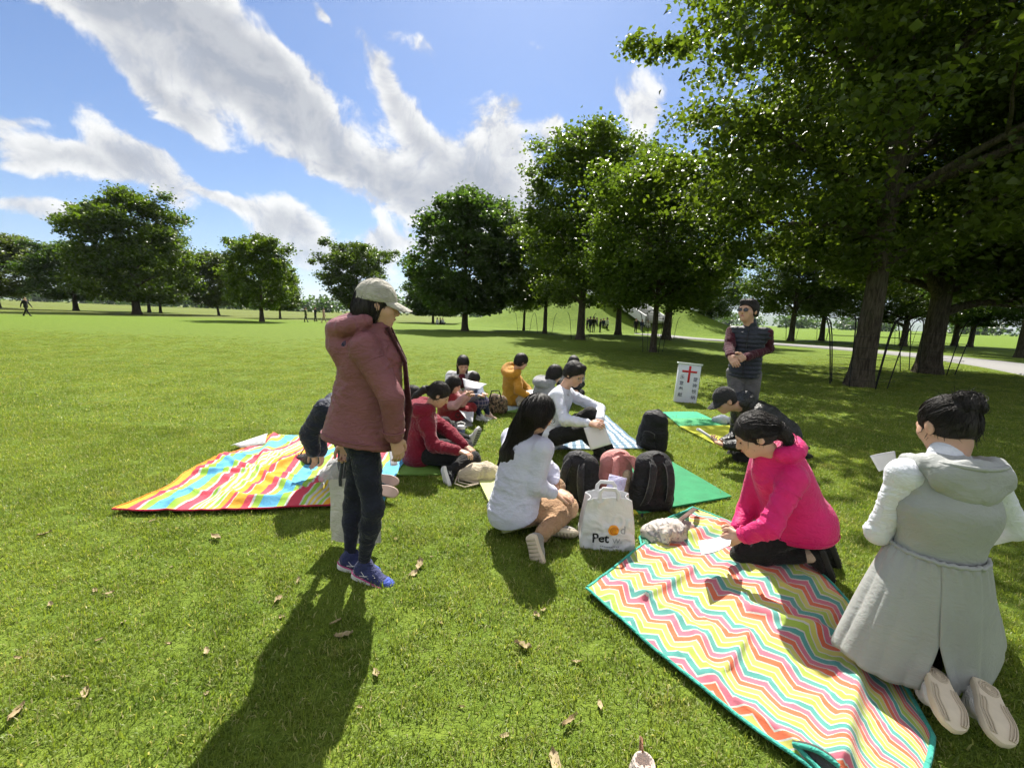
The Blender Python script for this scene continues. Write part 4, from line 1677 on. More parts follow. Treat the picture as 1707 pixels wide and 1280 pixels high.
# small emblem on the back of the right shoulder: three nested quarter arcs
mb = MB()
ec = p.sh['R'] - p.cf * .092 + p.spine * .012 + p.cr * .014
for r_ in (.012, .019, .026):
    mb.tube([ec + p.cf * (-.004) + nrm(p.cr * .5 + p.cf * .55) * (.015 - r_ * math.cos(a)) + p.spine * (r_ * math.sin(a) - .012) - p.base for a in np.linspace(.1, 1.5, 8)], .0028, 5)
link('emblem', mb.mesh('emblem'), M_NAVYSHOE, jk)
wear(p, 'jeans', trouser_prims(p, -.003, .97, cuff=-.006), M_JEAN, .0085, .006, 8, 4.1, 2.2)
for sd, dn in (('R', (0, 0, -1)), ('L', (0, 0, -1))):
    sh = put_shoe(p, sd, dn, M_NAVYSHOE, M_WHITE_RUB, 'run', 1.02, lace=M_NAVYSHOE, stripe=M_WHITE_RUB)
    k_ = MB()
    t_ = np.linspace(0, 1, 22)
    wd = np.interp(t_, [0, .05, .15, .4, .65, .85, .96, 1], [.012, .030, .040, .041, .047, .046, .03, .004])
    for sg in (-1, 1):
        k_.tube(np.stack([wd * sg * 1.01, t_ * .262 - .001, .034 + .012 * np.clip((t_ - .72) / .28, 0, 1) ** 2], -1), .0035, 5)
    link('midsole_line', k_.mesh('midsole_line'), M_PINK_LINE, sh)
    V, Q = surf([cap((0, .185, .040), (0, .225, .036), .040, .034, .8, (0, 0, 1), .02), cut((0, .175, 0), (0, -1, .35)), cut((0, 0, .027), (0, 0, -1))], .006)
    link('toe_cap', mesh_np('toe_cap', V, Q), M_BLUESHOE, sh)
H = hair_cap(p, .008, .03, -.10) + [cap(p.hw(0, -.055, -.03), p.hw(0, -.05, -.13), .075 * s, .06 * s, k=.03), cap(p.hw(.064, -.012, -.02), p.hw(.062, -.008, -.070), .022, .012, k=.02), cap(p.hw(-.064, -.012, -.02), p.hw(-.062, -.008, -.070), .022, .012, k=.02)]
wear(p, 'hair', H, M_HAIR, .007, .003, 16, across=0)
hair_fringe(p, H, 90, -.13, .02, .03, 41)
hair_strands(p, H, 120, 12, flow_down(p, .1), seed=4, zmin=-.6)
ct = cap_hat(p, M_CAPG, droop=.42, brim=.088)
mb = MB().tube([p.hw(-.05, -.098, .030) - p.base, p.hw(0, -.124, .028) - p.base, p.hw(.05, -.098, .030) - p.base], .008, 6, flat=.4, up=tuple(p.A[1]))
link('strap', mb.mesh('strap'), M_CAPG, ct)

# --- kneeling woman behind her, facing left --------------------------------
M_NAVYJ = fabric('navy_down', (0.018, 0.022, 0.042), 0.6, bump=.5)
M_LGREY = fabric('light_grey_jersey', (0.42, 0.42, 0.42), 0.9)
M_PINKSHOE = fabric('pink_knit', (0.48, 0.33, 0.29), 0.85)
p = person('kneeling person in navy jacket and light grey trousers, mostly hidden behind the standing woman', 1.55, (600, 770, Z(.26)), (556, 668, 3.36), (596, 648, 3.44), -85,
           arms={'L': [(516, 722, 3.22), (522, 752, 3.24)], 'R': [(530, 715, 3.55), (535, 752, 3.55)]},
           legs={'L': [(548, 795, Z(.07)), (632, 818, Z(.06)), (662, 822, Z(.05))], 'R': [(560, 780, Z(.07)), (635, 800, Z(.06)), (662, 803, Z(.06))]}, face=False, trunk=1.05)
wear(p, 'jacket', top_prims(p, .028, 1.1, .06), M_NAVYJ, .013, .012, 7, 2.2)
wear(p, 'trousers', trouser_prims(p, .02, .75), M_LGREY, .012, .01, 6, 3.3)
wear(p, 'leggings', limb_prims(p, 'leg', .0), M_BLACK, .013)
for sd in 'LR':
    put_shoe(p, sd, (.35, -.75, .5), M_PINKSHOE, plain('pink_sole', (0.50, 0.36, 0.31), .7), 'run', .95, toe=(.95, -.25, -.1))
wear(p, 'hair', hair_cap(p, .014, .02, -.1), M_HAIR, .01, .003, 14)

# --- person behind the burgundy hoodie --------------------------------------
M_DARKTEE = fabric('dark_knit', (0.05, 0.04, 0.05), 0.9)
p = person('dark-haired person half hidden behind the burgundy hoodie, one black-and-white trainer stretched out', 1.52, (678, 722, Z(.13)), (682, 688, 'f'), (688, 660, 'n'), 82,
           arms={'R': [(700, 715, 'n'), (730, 722, 'f')]}, trunk=.85,
           legs={'R': [(738, 722, Z(.16)), (783, 733, Z(.09)), (797, 716, 'n')], 'L': [(740, 705, Z(.3)), (760, 722, Z(.1))]}, hpitch=-30, face=False)
wear(p, 'top', top_prims(p, .018, 1.05), M_DARKTEE, .013, .006)
wear(p, 'trousers', trouser_prims(p, .012), M_BLACK_TR, .013, .008)
put_shoe(p, 'R', (.75, -.65, -.25), M_WHITE_RUB, M_WHITE_RUB, 'run', 1.0, lace=M_BLACK, toe=(.35, -.05, .93), stripe=M_BLACK, tread=M_BLACK_RUB)
H = hair_cap(p, .016, .02, -.1) + [cap(p.hw(0, -.07, -.03), p.hw(0, -.08, -.16), .06, .04, k=.03)]
wear(p, 'hair', H, M_HAIR, .009, .003, 14)
hair_fringe(p, H, 90, -.13, .02, .03, 42)
hair_strands(p, H, 110, 12, flow_down(p, .2), seed=5, zmin=-.5, wisp=.003)

# --- girl in the burgundy hoodie ---------------------------------------------
M_BURG = fabric('burgundy_fleece', (0.185, 0.010, 0.026), 0.92, var=.15, scale=6, sheen=.3)
p = person('girl with ponytail in burgundy hoodie and black trousers sitting on a green mat', 1.54, (698, 752, Z(.13)), (711, 690, 4.0), (732, 658, 3.93), 74,
           arms={'R': [(722, 742, 3.80), (766, 752, 3.68), (784, 757, 3.64)], 'L': [(752, 722, 4.0), (776, 744, 3.86), (788, 752, 3.82)]},
           legs={'R': [(787, 766, Z(.13)), (752, 784, Z(.09)), (756, 806, Z(.06))], 'L': [(775, 745, Z(.17)), (762, 775, Z(.09)), (742, 780, Z(.06))]},
           hyaw=82, hpitch=-32, handcfg={'R': dict(n=(0, 0, -1), curl=.6), 'L': dict(n=(0, 0, -1), curl=.6)})
P = top_prims(p, .030, 1.14, .05, .022, .020, upto=.95) + hood_prims(p, 1.22, .016, .085, .01, .045)
wear(p, 'hoodie', P, M_BURG, .0095, .010, 6, 5.5)
wear(p, 'trousers', trouser_prims(p, .020, .95, .014), M_BLACK_TR, .011, .010, 7, 6.2)
put_shoe(p, 'R', (-.55, -.70, -.35), M_BLACK, M_WHITE_RUB, 'run', 1.02, lace=M_WHITE_RUB, stripe=M_WHITE_RUB, toe=(.25, -.35, -.6))
put_shoe(p, 'L', (0, .2, -1), M_BLACK, M_WHITE_RUB, 'run', 1.0, lace=M_WHITE_RUB)
tie = p.hw(0, -.118, -.005)
H = hair_cap(p, .009, .045, -.06) + [cap(tie, p.hw(0, -.150, -.035), .026, .030, k=.02), cap(p.hw(0, -.150, -.035), p.hw(.0, -.185, -.12), .032, .028, k=.02), cap(p.hw(0, -.185, -.12), p.hw(.01, -.215, -.19), .026, .008, k=.02)]
wear(p, 'hair', H, M_HAIR, .0075, .003, 16)
hair_fringe(p, H, 90, -.13, .02, .03, 43)
hair_strands(p, H, 170, 9, flow_to(tie), seed=6, zmin=-.4)
wear(p, 'hair_tie', [cap(tie - p.A[1] * .004, tie - p.A[1] * .02, .025)], M_BLACK, .007)

# --- girl in the red jacket ---------------------------------------------------
M_RED = fabric('red_jacket', (0.26, 0.022, 0.030), 0.8)
M_PINKSL = fabric('pink_sleeve', (0.55, 0.30, 0.30), 0.9)
p = person('girl in red jacket and red trousers reading with her hand at her cheek', 1.42, (745, 690, Z(.11)), (751, 659, 5.55), (757, 641, 5.5), 88,
           arms={'R': [(759, 676, 5.4), (775, 660, 5.35)], 'L': [(770, 672, 5.6), (780, 662, 5.5)]},
           legs={'R': [(778, 686, Z(.17)), (752, 697, Z(.08)), (742, 700, Z(.06))], 'L': [(785, 680, Z(.2)), (770, 693, Z(.08)), (778, 696, Z(.05))]}, hyaw=95, hpitch=-28, trunk=.92)
wear(p, 'jacket', torso_prims(p, .026, 1.1) + hood_prims(p, .8, .01, .07, .02), M_RED, .012, .008)
wear(p, 'sleeves', limb_prims(p, 'arm', .018), M_PINKSL, .012, .006)
wear(p, 'trousers', trouser_prims(p, .024), M_RED, .012, .009, 7, 9.0)
# round emblem on the trouser leg
kn, an, to = p.leg['R']
ec = (kn * .55 + p.hip['R'] * .45) + np.array([.02, -.115, 0])
mb = MB()
mb.tube([ec + np.array([.030 * math.cos(a), 0, .030 * math.sin(a)]) - p.base for a in np.linspace(0, 2 * math.pi, 15)], .007, 5, cap=False)
link('ring_emblem', mb.mesh('ring_emblem'), M_BLACK, p.o)
H = hair_cap(p, .012, .025, -.1) + [cap(p.hw(0, -.06, -.04), p.hw(0, -.06, -.13), .062, .045, k=.03), cap(p.hw(.066, .0, -.02), p.hw(.06, .02, -.12), .022, .018, k=.02)]
wear(p, 'hair', H, M_HAIR, .009, .003, 14)
hair_fringe(p, H, 90, -.13, .02, .03, 44)
hair_strands(p, H, 100, 11, flow_down(p, .15), seed=7, zmin=-.5)

# --- woman in the white jacket facing the camera ------------------------------
M_WHITEJ = fabric('white_jacket', (0.48, 0.48, 0.50), 0.85)
M_DKRED = fabric('dark_red_scarf', (0.10, 0.015, 0.025), 0.9)
p = person('woman in pale jacket over dark red top, facing the camera behind the readers', 1.60, (771, 658, Z(.16)), (770, 625, 6.25), (772, 607, 6.15), 172,
           arms={'R': [(750, 645, 6.1), (764, 652, 5.9)], 'L': [(790, 642, 6.1), (780, 650, 5.9)]},
           legs={'R': [(755, 665, Z(.12)), (780, 672, Z(.08))], 'L': [(790, 664, Z(.12)), (765, 673, Z(.08))]}, hyaw=165, hpitch=-28)
wear(p, 'jacket', top_prims(p, .028, 1.1), M_WHITEJ, .012, .010)
wear(p, 'scarf', [cap(p.neck + p.cf * .03 + p.spine * .02, p.neck + p.cf * .09 - p.spine * .12, .055, .07, k=.03)], M_DKRED, .012, .006)
wear(p, 'trousers', trouser_prims(p, .015), M_BLACK_TR, .014, .006)
H = hair_cap(p, .010, .045, -.05) + [cap(p.hw(.06, -.03, -.05), p.hw(.062, .0, -.17), .028, .022, k=.02), cap(p.hw(-.06, -.03, -.05), p.hw(-.062, .0, -.17), .028, .022, k=.02)]
wear(p, 'hair', H, M_HAIR, .009, .002, 14)
hair_fringe(p, H, 90, -.13, .02, .03, 45)
hair_strands(p, H, 80, 10, flow_down(p, .1), seed=8, zmin=-.3)

# --- child behind the sheet of paper ------------------------------------------
M_PLAID = None
m, N, b = principled('navy_plaid')
tc = N.new('ShaderNodeTexCoord').outputs['Object']
x, y, z = N.sep(tc)
lx = N.math('LESS_THAN', N.math('FRACT', N.math('MULTIPLY', N.math('ADD', x, y), 16.0)), .25)
lz = N.math('LESS_THAN', N.math('FRACT', N.math('MULTIPLY', z, 18.0)), .25)
c = N.mix(lx, (0.03, 0.035, 0.10), (0.22, 0.16, 0.24))
c = N.mix(N.math('MULTIPLY', lz, .6), c, (0.35, 0.28, 0.33))
N.set(b.inputs['Base Color'], c)
b.inputs['Roughness'].default_value = .9
M_PLAIDC = m
M_NAVYC = fabric('navy_leggings', (0.02, 0.025, 0.06), 0.9)
M_GREYBLUE = fabric('grey_blue_knit', (0.16, 0.19, 0.27), 0.9)
p = person('child in plaid skirt and navy leggings holding a sheet of paper before the face', 1.30, (783, 676, Z(.12)), (787, 650, 6.05), (791, 632, 5.98), 125,
           arms={'R': [(781, 664, 5.8), (797, 660, 5.65)], 'L': [(803, 660, 5.9), (806, 657, 5.7)]},
           legs={'R': [(793, 672, Z(.24)), (800, 692, Z(.08)), (812, 696, Z(.05))], 'L': [(806, 669, Z(.26)), (813, 689, Z(.08)), (823, 692, Z(.05))]}, hyaw=140, hpitch=-30, trunk=.95)
wear(p, 'sweater', top_prims(p, .018, 1.05), M_GREYBLUE, .012, .006)
wear(p, 'skirt', [cap(p.pelvis, (p.leg['R'][0] + p.leg['L'][0]) / 2, .12, .11, k=.05), cap(p.hip['R'], p.leg['R'][0], .085, .075, k=.03), cap(p.hip['L'], p.leg['L'][0], .085, .075, k=.03)], M_PLAIDC, .012, .006)
wear(p, 'leggings', limb_prims(p, 'leg', .004), M_NAVYC, .012)
for sd in 'LR':
    put_shoe(p, sd, (0, 0, -1), M_WHITEJ if sd == 'R' else M_PINKSHOE, M_WHITE_RUB, 'run', 1.05, lace=M_WHITE_RUB)
wear(p, 'hair', hair_cap(p, .012, .02, -.08), M_HAIR, .009, .003, 14)
for sd in 'LR':
    el, wr_, ha = p.arm[sd]
    wear(p, 'cuff', [cap(wr_ - (wr_ - el) * .12, wr_, .036, .034)], M_WHITEJ, .01)

# --- person in the mustard jacket ----------------------------------------------
M_MUST = fabric('mustard_shell', (0.50, 0.235, 0.020), 0.7, var=.12)
M_KHAKIL = fabric('pale_khaki', (0.45, 0.40, 0.32), 0.9)
p = person('person in hooded mustard yellow jacket sitting sideways on the grass', 1.60, (853, 662, Z(.14)), (857, 622, 6.75), (869, 603, 6.65), 62,
           arms={'R': [(864, 651, 6.45), (880, 660, 6.4)], 'L': [(878, 648, 6.85), (888, 658, 6.7)]},
           legs={'R': [(886, 668, Z(.14)), (865, 674, Z(.08))], 'L': [(892, 662, Z(.18)), (880, 672, Z(.08))]}, hyaw=66, hpitch=-22)
P = top_prims(p, .030, 1.12, .10, .024, .022, upto=.95) + hood_prims(p, 1.2, .015, .09, .02, .05)
wear(p, 'jacket', P, M_MUST, .011, .010, 7, 1.5)
wear(p, 'trousers', trouser_prims(p, .012), M_KHAKIL, .014, .006)
H = hair_cap(p, .014, .03, -.085)
wear(p, 'hair', H, M_HAIR, .009, .003, 14)
hair_fringe(p, H, 90, -.13, .02, .03, 46)
hair_strands(p, H, 110, 9, flow_down(p, .0), seed=9, zmin=-.5)

# --- two people behind the man in the white shirt -------------------------------
M_HGREY = fabric('grey_hoodie', (0.30, 0.30, 0.31), 0.92)
p = person('dark-haired person in grey hoodie sitting just behind the man in the white shirt', 1.60, (903, 682, Z(.14)), (911, 643, 6.1), (925, 624, 6.05), 58,
           arms={'R': [(905, 668, 5.9), (925, 672, 5.8)]}, legs={'R': [(935, 680, Z(.2)), (915, 690, Z(.08))], 'L': [(945, 675, Z(.2)), (925, 686, Z(.08))]}, hpitch=-25, face=False)
wear(p, 'hoodie', top_prims(p, .026, 1.1) + hood_prims(p, 1.2, .014, .09, .02, .045), M_HGREY, .011, .009)
wear(p, 'trousers', trouser_prims(p, .012), M_BLACK_TR, .014)
H = hair_cap(p, .020, .02, -.10) + [cap(p.hw(0, -.06, -.03), p.hw(0, -.06, -.10), .07, .06, k=.03)]
wear(p, 'hair', H, M_HAIR, .009, .005, 14)
hair_fringe(p, H, 90, -.13, .02, .03, 47)
hair_strands(p, H, 130, 10, flow_down(p, .1), seed=10, zmin=-.5, wisp=.004)
p = person('farthest seated person, only dark hair showing above the white shirt man', 1.62, (952, 650, Z(.15)), (953, 622, 7.4), (956, 606, 7.35), 160,
           arms={'R': [(935, 640, 7.2), (945, 648, 7.0)], 'L': [(968, 640, 7.2), (960, 650, 7.0)]}, legs={'R': [(940, 655, Z(.15)), (955, 664, Z(.08))], 'L': [(968, 655, Z(.15)), (955, 665, Z(.08))]}, hpitch=-35)
wear(p, 'jacket', top_prims(p, .024, 1.1), M_BLACK, .014, .008)
wear(p, 'trousers', trouser_prims(p, .012), M_BLACK_TR, .015)
H = hair_cap(p, .016, .03, -.08)
wear(p, 'hair', H, M_HAIR, .009, .004, 14)
hair_fringe(p, H, 90, -.13, .02, .03, 48)

# --- man in the white shirt -------------------------------------------------------
M_WSHIRT = fabric('white_blue_shirt', (0.62, 0.65, 0.74), 0.8, var=.06, bump=.22)
p = person('man in white shirt and black trousers with glasses, sitting with knees drawn up', 1.74, (922, 726, Z(.15)), (939, 650, 4.66), (957, 624, 4.58), 118,
           arms={'R': [(942, 700, 4.32), (984, 706, 4.12), (996, 707, 4.06)], 'L': [(1000, 682, 4.70), (1000, 702, 4.35), (990, 708, 4.22)]},
           legs={'R': [(976, 718, Z(.31)), (1000, 752, Z(.10)), (1020, 760, Z(.05))], 'L': [(984, 690, Z(.44)), (1012, 742, Z(.10)), (1028, 750, Z(.05))]},
           hyaw=132, hpitch=-24, handcfg={'R': dict(n=(.2, .5, -.6), side=1, curl=.8), 'L': dict(n=(-.3, -.5, -.6), side=-1, curl=.8)})
MAN_W = p
wear(p, 'shirt', top_prims(p, .016, 1.05, 0, .013, .012, upto=.94), M_WSHIRT, .0095, .010, 7, 4.4)
col_ = MB()
for q in (-1, 1):
    a0, a1, a2, a3 = (p.neck + p.spine * .035 + p.cf * .045 + p.cr * q * .02, p.neck + p.spine * .045 - p.cf * .01 + p.cr * q * .075, p.neck - p.spine * .01 + p.cf * .05 + p.cr * q * .10, p.neck - p.spine * .035 + p.cf * .105 + p.cr * q * .04)
    col_.add(np.array([a0, a1, a2, a3]) - p.base, [[0, 1, 2, 3] if q > 0 else [3, 2, 1, 0]])
co = link('collar', col_.mesh('collar', False), M_WSHIRT, p.o)
sm = co.modifiers.new('thick', 'SOLIDIFY')
sm.thickness = .008
wear(p, 'trousers', trouser_prims(p, .014, .97, .016), M_BLACK_TR, .0105, .009, 6, 8.8)
for sd in 'LR':
    put_shoe(p, sd, (0, 0, -1), M_BLACK, M_BLACK_RUB, 'run', 1.05, lace=M_BLACK)
H = hair_cap(p, .014, .060, -.05, True) + [cap(p.hw(-.05, .05, .10), p.hw(.05, .05, .10), .022, k=.03)]
wear(p, 'hair', H, M_HAIR, .0075, .004, 16)
hair_fringe(p, H, 90, -.13, .02, .03, 49)
hair_strands(p, H, 140, 6, lambda P: np.tile(p.A[1] * 1.0 - p.A[2] * .4, (len(P), 1)), seed=11, zmin=-.2, rad=.0016)
glasses(p, M_STEEL)

# --- long-haired woman in the pale top -----------------------------------------------
M_PALE = fabric('pale_blue_jersey', (0.56, 0.57, 0.70), 0.9, var=.05, bump=.18)
M_KHAKI = fabric('khaki_trousers', (0.38, 0.235, 0.135), 0.9, var=.1)
M_GREYSHOE = fabric('grey_knit_shoe', (0.30, 0.285, 0.26), 0.85, weave=500)
p = person('long-haired woman in pale long-sleeved top and khaki trousers sitting on a folded mat', 1.62, (858, 846, Z(.17)), (880, 726, 2.83), (898, 690, 2.76), 52,
           arms={'R': [(893, 808, 2.66), (922, 822, 2.70), (936, 826, 2.72)], 'L': [(918, 785, 3.02), (930, 818, 2.90), (940, 824, 2.84)]},
           legs={'R': [(946, 846, Z(.14)), (896, 898, Z(.09)), (902, 926, Z(.07))], 'L': [(925, 812, Z(.22)), (915, 868, Z(.09)), (950, 888, Z(.05))]},
           hyaw=62, hpitch=-28, near=1.1, handcfg={'R': dict(n=(0, 0, -1), side=-1, curl=.35), 'L': dict(n=(0, 0, -1), curl=.4)})
WOMAN2 = p
P = top_prims(p, .020, 1.12, 0, .020, .018, upto=.95) + [cap(p.pelvis + p.spine * .12, p.pelvis - np.array([0, 0, .02]) - p.pf * .005, .155, .182, 1.0, p.pf, .05), cut(p.pelvis - np.array([0, 0, .025]), nrm(p.pf * .45 + np.array([0, 0, -1])), .01)]
wear(p, 'top', P, M_PALE, .0085, .008, 7, 7.1)
wear(p, 'trousers', trouser_prims(p, .013, .93, .012), M_KHAKI, .009, .008, 7, 2.9)
put_shoe(p, 'R', (-.50, -.78, .28), M_GREYSHOE, M_CREAM_RUB, 'run', 1.0, lace=M_GREYSHOE, toe=(.28, -.25, -.85), tread=M_TREAD)
put_shoe(p, 'L', (.1, -.72, -.55), M_GREYSHOE, M_CREAM_RUB, 'run', 1.0, lace=M_GREYSHOE, toe=(.98, -.2, -.02), tread=M_TREAD)
n1_, n2_ = p.neck - p.cf * .070 + p.spine * .02, p.neck - p.spine * .13 - p.cf * .125
H = hair_cap(p, .012, .02, -.11) + [cap(p.hw(0, -.055, -.01), n1_, .088, .085, .85, p.cf, .04), cap(n1_, n2_ - p.cr * .02, .085, .070, .55, p.cf, .04)]
for q_, e_ in ((-.075, .10), (-.035, .07), (.01, .08), (.05, .03)):
    H.append(cap(n2_ + p.cr * q_ * .8, n2_ + p.cr * q_ * 1.2 - p.spine * e_ - p.cf * .012, .030, .008, k=.025))
H += [cap(p.hw(.066, .015, -.01), p.neck + p.cr * .085 + p.cf * .02 + p.spine * .03, .026, .022, k=.03), cap(p.hw(-.066, .015, -.01), p.neck - p.cr * .085 + p.cf * .03 + p.spine * .02, .026, .02, k=.03)]
wear(p, 'hair', H, M_HAIR, .0075, .004, 12, across=0)
hair_fringe(p, H, 90, -.13, .02, .03, 50)
hair_strands(p, H, 260, 24, lambda P: flow_down(p, 0)(P) - p.cf * .25, seed=12, zmin=-.3, wisp=.0008, rad=.0015)
glasses(p, M_DARKFR)

# --- man in the vest ------------------------------------------------------------------
M_VEST = fabric('quilted_vest', (0.013, 0.018, 0.032), 0.5, bump=.3, spec=.4)
M_MAROON = fabric('maroon_sweater', (0.055, 0.009, 0.018), 0.9)
M_GREYTR = fabric('grey_trousers', (0.13, 0.125, 0.135), 0.9)
M_SUNG = plain('dark_lens', (0.01, 0.01, 0.012), 0.08, spec=.8, var=0, bump=0)
p = person('standing man in quilted navy vest, maroon sleeves and sunglasses with hands clasped', 1.76, (1240, 622, 5.02), (1250, 546, 5.0), (1247, 519, 4.97), -148,
           arms={'R': [(1216, 580, 4.98), (1217, 594, 4.75), (1222, 601, 4.70)], 'L': [(1281, 581, 5.0), (1240, 597, 4.74), (1224, 599, 4.66)]},
           legs={'R': [(1228, 684, 4.96), (1227, 744, Z(.085)), (1218, 750, Z(.05))], 'L': [(1250, 686, 5.0), (1250, 746, Z(.085)), (1246, 754, Z(.05))]}, hyaw=-122, hpitch=6,
           handcfg={'R': dict(n=(.3, .8, 0), side=1, curl=.8), 'L': dict(n=(-.3, .8, 0), side=-1, curl=.8)})
shL, shR = p.sh['L'] + p.cr * .022, p.sh['R'] - p.cr * .022
c_ = p.pelvis * .28 + p.neck * .72
P = [cap(p.pelvis - p.cr * .03, c_ - p.cr * .04, .138, .130, .88, p.cf, .05), cap(p.pelvis + p.cr * .03, c_ + p.cr * .04, .138, .130, .88, p.cf, .05), cap(c_ - p.cr * .04, shL - p.spine * .02, .12, .062, .9, p.cf, .05), cap(c_ + p.cr * .04, shR - p.spine * .02, .12, .062, .9, p.cf, .05), cap(shL, shR, .068, k=.05),
     cap(p.neck + p.spine * .0, p.neck + p.spine * .045, .075, .066, k=.03), cap(p.pelvis, p.pelvis - p.spine * .03, .160, .155, .88, p.pf, .04), cut(p.pelvis - p.spine * .05, -p.spine, .01)]
V, Q = surf(P, .0105)
# quilting: horizontal channels
t_ = (V - p.pelvis) @ p.spine
V = V + vnormals(V, Q) * (.010 * np.abs(np.sin(t_ / .050 * math.pi)) - .004)[:, None]
V = wrinkle(V, Q, P, .005, 9, 3.0)
vest = link('vest', mesh_np('vest', V - p.base, Q), M_VEST, p.o)
mb = MB().tube([p.neck + p.cf * .085 + p.spine * .03 - p.base, p.neck + p.cf * .160 - p.spine * .15 - p.base, p.pelvis + p.cf * .175 + p.spine * .15 - p.base, p.pelvis + p.cf * .165 - p.spine * .05 - p.base], .004, 5)
link('zip', mb.mesh('zip'), M_BLACK, vest)
wear(p, 'sweater', limb_prims(p, 'arm', .010, 'LR', .94, g2=.014) + [cap(p.sh['L'], p.sh['R'], .046, k=.03), cap(p.neck, p.neck + p.spine * .02, .070, .062, k=.03)], M_MAROON, .0105, .009, 8, 1.1)
wear(p, 'trousers', trouser_prims(p, .004, .98, .022, hw=.045), M_GREYTR, .0125, .009, 6, 3.7)
for sd in 'LR':
    put_shoe(p, sd, (0, 0, -1), M_BLACK, M_BLACK_RUB, 'run', 1.05)
H = hair_cap(p, .012, .062, -.045, True) + [cap(p.hw(-.05, .055, .098), p.hw(.05, .06, .098), .020, k=.03)]
wear(p, 'hair', H, M_HAIR, .0075, .004, 16)
hair_fringe(p, H, 90, -.13, .02, .03, 51)
hair_strands(p, H, 100, 5, lambda P: np.tile(p.A[1] - p.A[2] * .3, (len(P), 1)), seed=21, zmin=.1, rad=.0018)
glasses(p, M_DARKFR, M_SUNG)

# --- crouching man in the leather jacket -------------------------------------------------
M_LEATH = fabric('black_leather', (0.012, 0.012, 0.013), 0.36, bump=.55, spec=.55, sheen=0.0)
M_CAPB = fabric('charcoal_cap', (0.028, 0.028, 0.030), 0.85)
p = person('man in black leather jacket and dark cap bending forward over a rolled sheet', 1.74, (1300, 724, Z(.30)), (1240, 678, 4.50), (1208, 668, 4.44), -97,
           arms={'L': [(1243, 742, 4.30), (1206, 742, 4.35), (1190, 736, 4.38)], 'R': [(1228, 728, 4.72), (1204, 738, 4.52), (1190, 734, 4.48)]},
           legs={'L': [(1234, 758, Z(.08)), (1315, 762, Z(.07)), (1332, 766, Z(.05))], 'R': [(1238, 745, Z(.08)), (1318, 752, Z(.07)), (1334, 754, Z(.05))]}, hyaw=-92, hpitch=-32, trunk=1.0,
           handcfg={'L': dict(n=(0, 0, 1), side=1, curl=.7), 'R': dict(n=(0, 0, 1), side=-1, curl=.7)})
P = top_prims(p, .030, 1.15, .03, .024, .022, upto=.92) + hood_prims(p, .95, .012, .075, .0)
wear(p, 'jacket', P, M_LEATH, .0105, .013, 7, 6.6)
wear(p, 'trousers', trouser_prims(p, .014), M_BLACK_TR, .013, .008)
for sd in 'LR':
    put_shoe(p, sd, (.2, 0, 1), M_BLACK, M_BLACK_RUB, 'run', 1.05)
wear(p, 'hair', hair_cap(p, .004, .045, -.05), M_HAIR, .009, .002, 14)
cap_hat(p, M_CAPB, droop=.3, gap=False)
glasses(p, M_STEEL)

# --- kneeling woman in the magenta jacket ---------------------------------------------------
M_MAG = fabric('magenta_shell', (0.60, 0.006, 0.135), 0.58, var=.10, scale=5, bump=.28, spec=.35)
M_SOCK = fabric('beige_sock', (0.50, 0.40, 0.31), 0.95)
p = person('kneeling woman in bright magenta jacket holding a sheet of text over the zigzag blanket', 1.58, (1332, 868, Z(.30)), (1293, 762, 2.36), (1258, 727, 2.33), -82,
           arms={'L': [(1281, 880, 2.16), (1236, 893, 2.24), (1217, 899, 2.28)], 'R': [(1245, 850, 2.56), (1228, 884, 2.46), (1216, 893, 2.42)]},
           legs={'L': [(1236, 925, Z(.075)), (1350, 926, Z(.13)), (1362, 958, Z(.04))], 'R': [(1240, 895, Z(.075)), (1362, 905, Z(.13)), (1374, 935, Z(.04))]},
           hyaw=-75, hpitch=-30, near=1.1, handcfg={'L': dict(n=(.1, .75, -.5), side=-1, curl=.55), 'R': dict(n=(.1, -.5, .6), side=1, curl=.5)})
MAG = p
hemc = p.pelvis + np.array([.01, 0, -.075])
chest = p.neck - p.spine * .12 + p.cf * .02
P = top_prims(p, .014, 1.05, 0, .016, .018, upto=.94) + hood_prims(p, .95, .006, .08, .0) + [cap(chest, p.pelvis, .142, .180, .95, p.cf, k=.05), cap(p.pelvis - p.pr * .02, hemc, .182, .178, k=.05), cap(p.pelvis + p.pf * .04, hemc + p.pf * .05, .165, .16, k=.05),
     cap(p.neck + p.cf * .055 + p.spine * .045, p.neck + p.cf * .08 - p.spine * .05, .055, .06, k=.03), cap(p.neck - p.cf * .06 + p.spine * .03, p.neck + p.cf * .03 + p.spine * .04, .055, .05, k=.03), cut(hemc, (0.12, 0, -1), .012)]
jk = wear(p, 'jacket', P, M_MAG, .0085, .010, 7, 8.2)
el_, wr2, ha2 = p.arm['L']
A_ = [cap(p.sh['L'], el_, .052 * p.s + .016, .042 * p.s + .016), cap(el_, wr2, .042 * p.s + .016, .028 * p.s + .018)]
loop_on(p, A_, el_ + (wr2 - el_) * .84, wr2 - el_, M_MAG, jk, .004, rmax=.12, name='cuff', lift_=.003)
loop_on(p, A_, el_ + (p.sh['L'] - el_) * .74, p.sh['L'] - el_, M_MAG, jk, .003, rmax=.14, lift_=.003)
loop_on(p, P, hemc + np.array([0, 0, .03]), (0.12, 0, -1), M_MAG, jk, .0035, rmax=.3, lift_=.003)
mb = MB().tube([p.neck + p.cf * .108 + p.spine * .05 - p.base, p.neck + p.cf * .135 - p.spine * .06 - p.base, p.neck + p.cf * .150 - p.spine * .2 - p.base, p.pelvis + p.cf * .155 + p.spine * .1 - p.base], .004, 5)
link('zip', mb.mesh('zip'), M_DKRED, jk)
wear(p, 'trousers', trouser_prims(p, .002, .93, .012), M_BLACK_TR, .0095, .008, 6, 5.1)
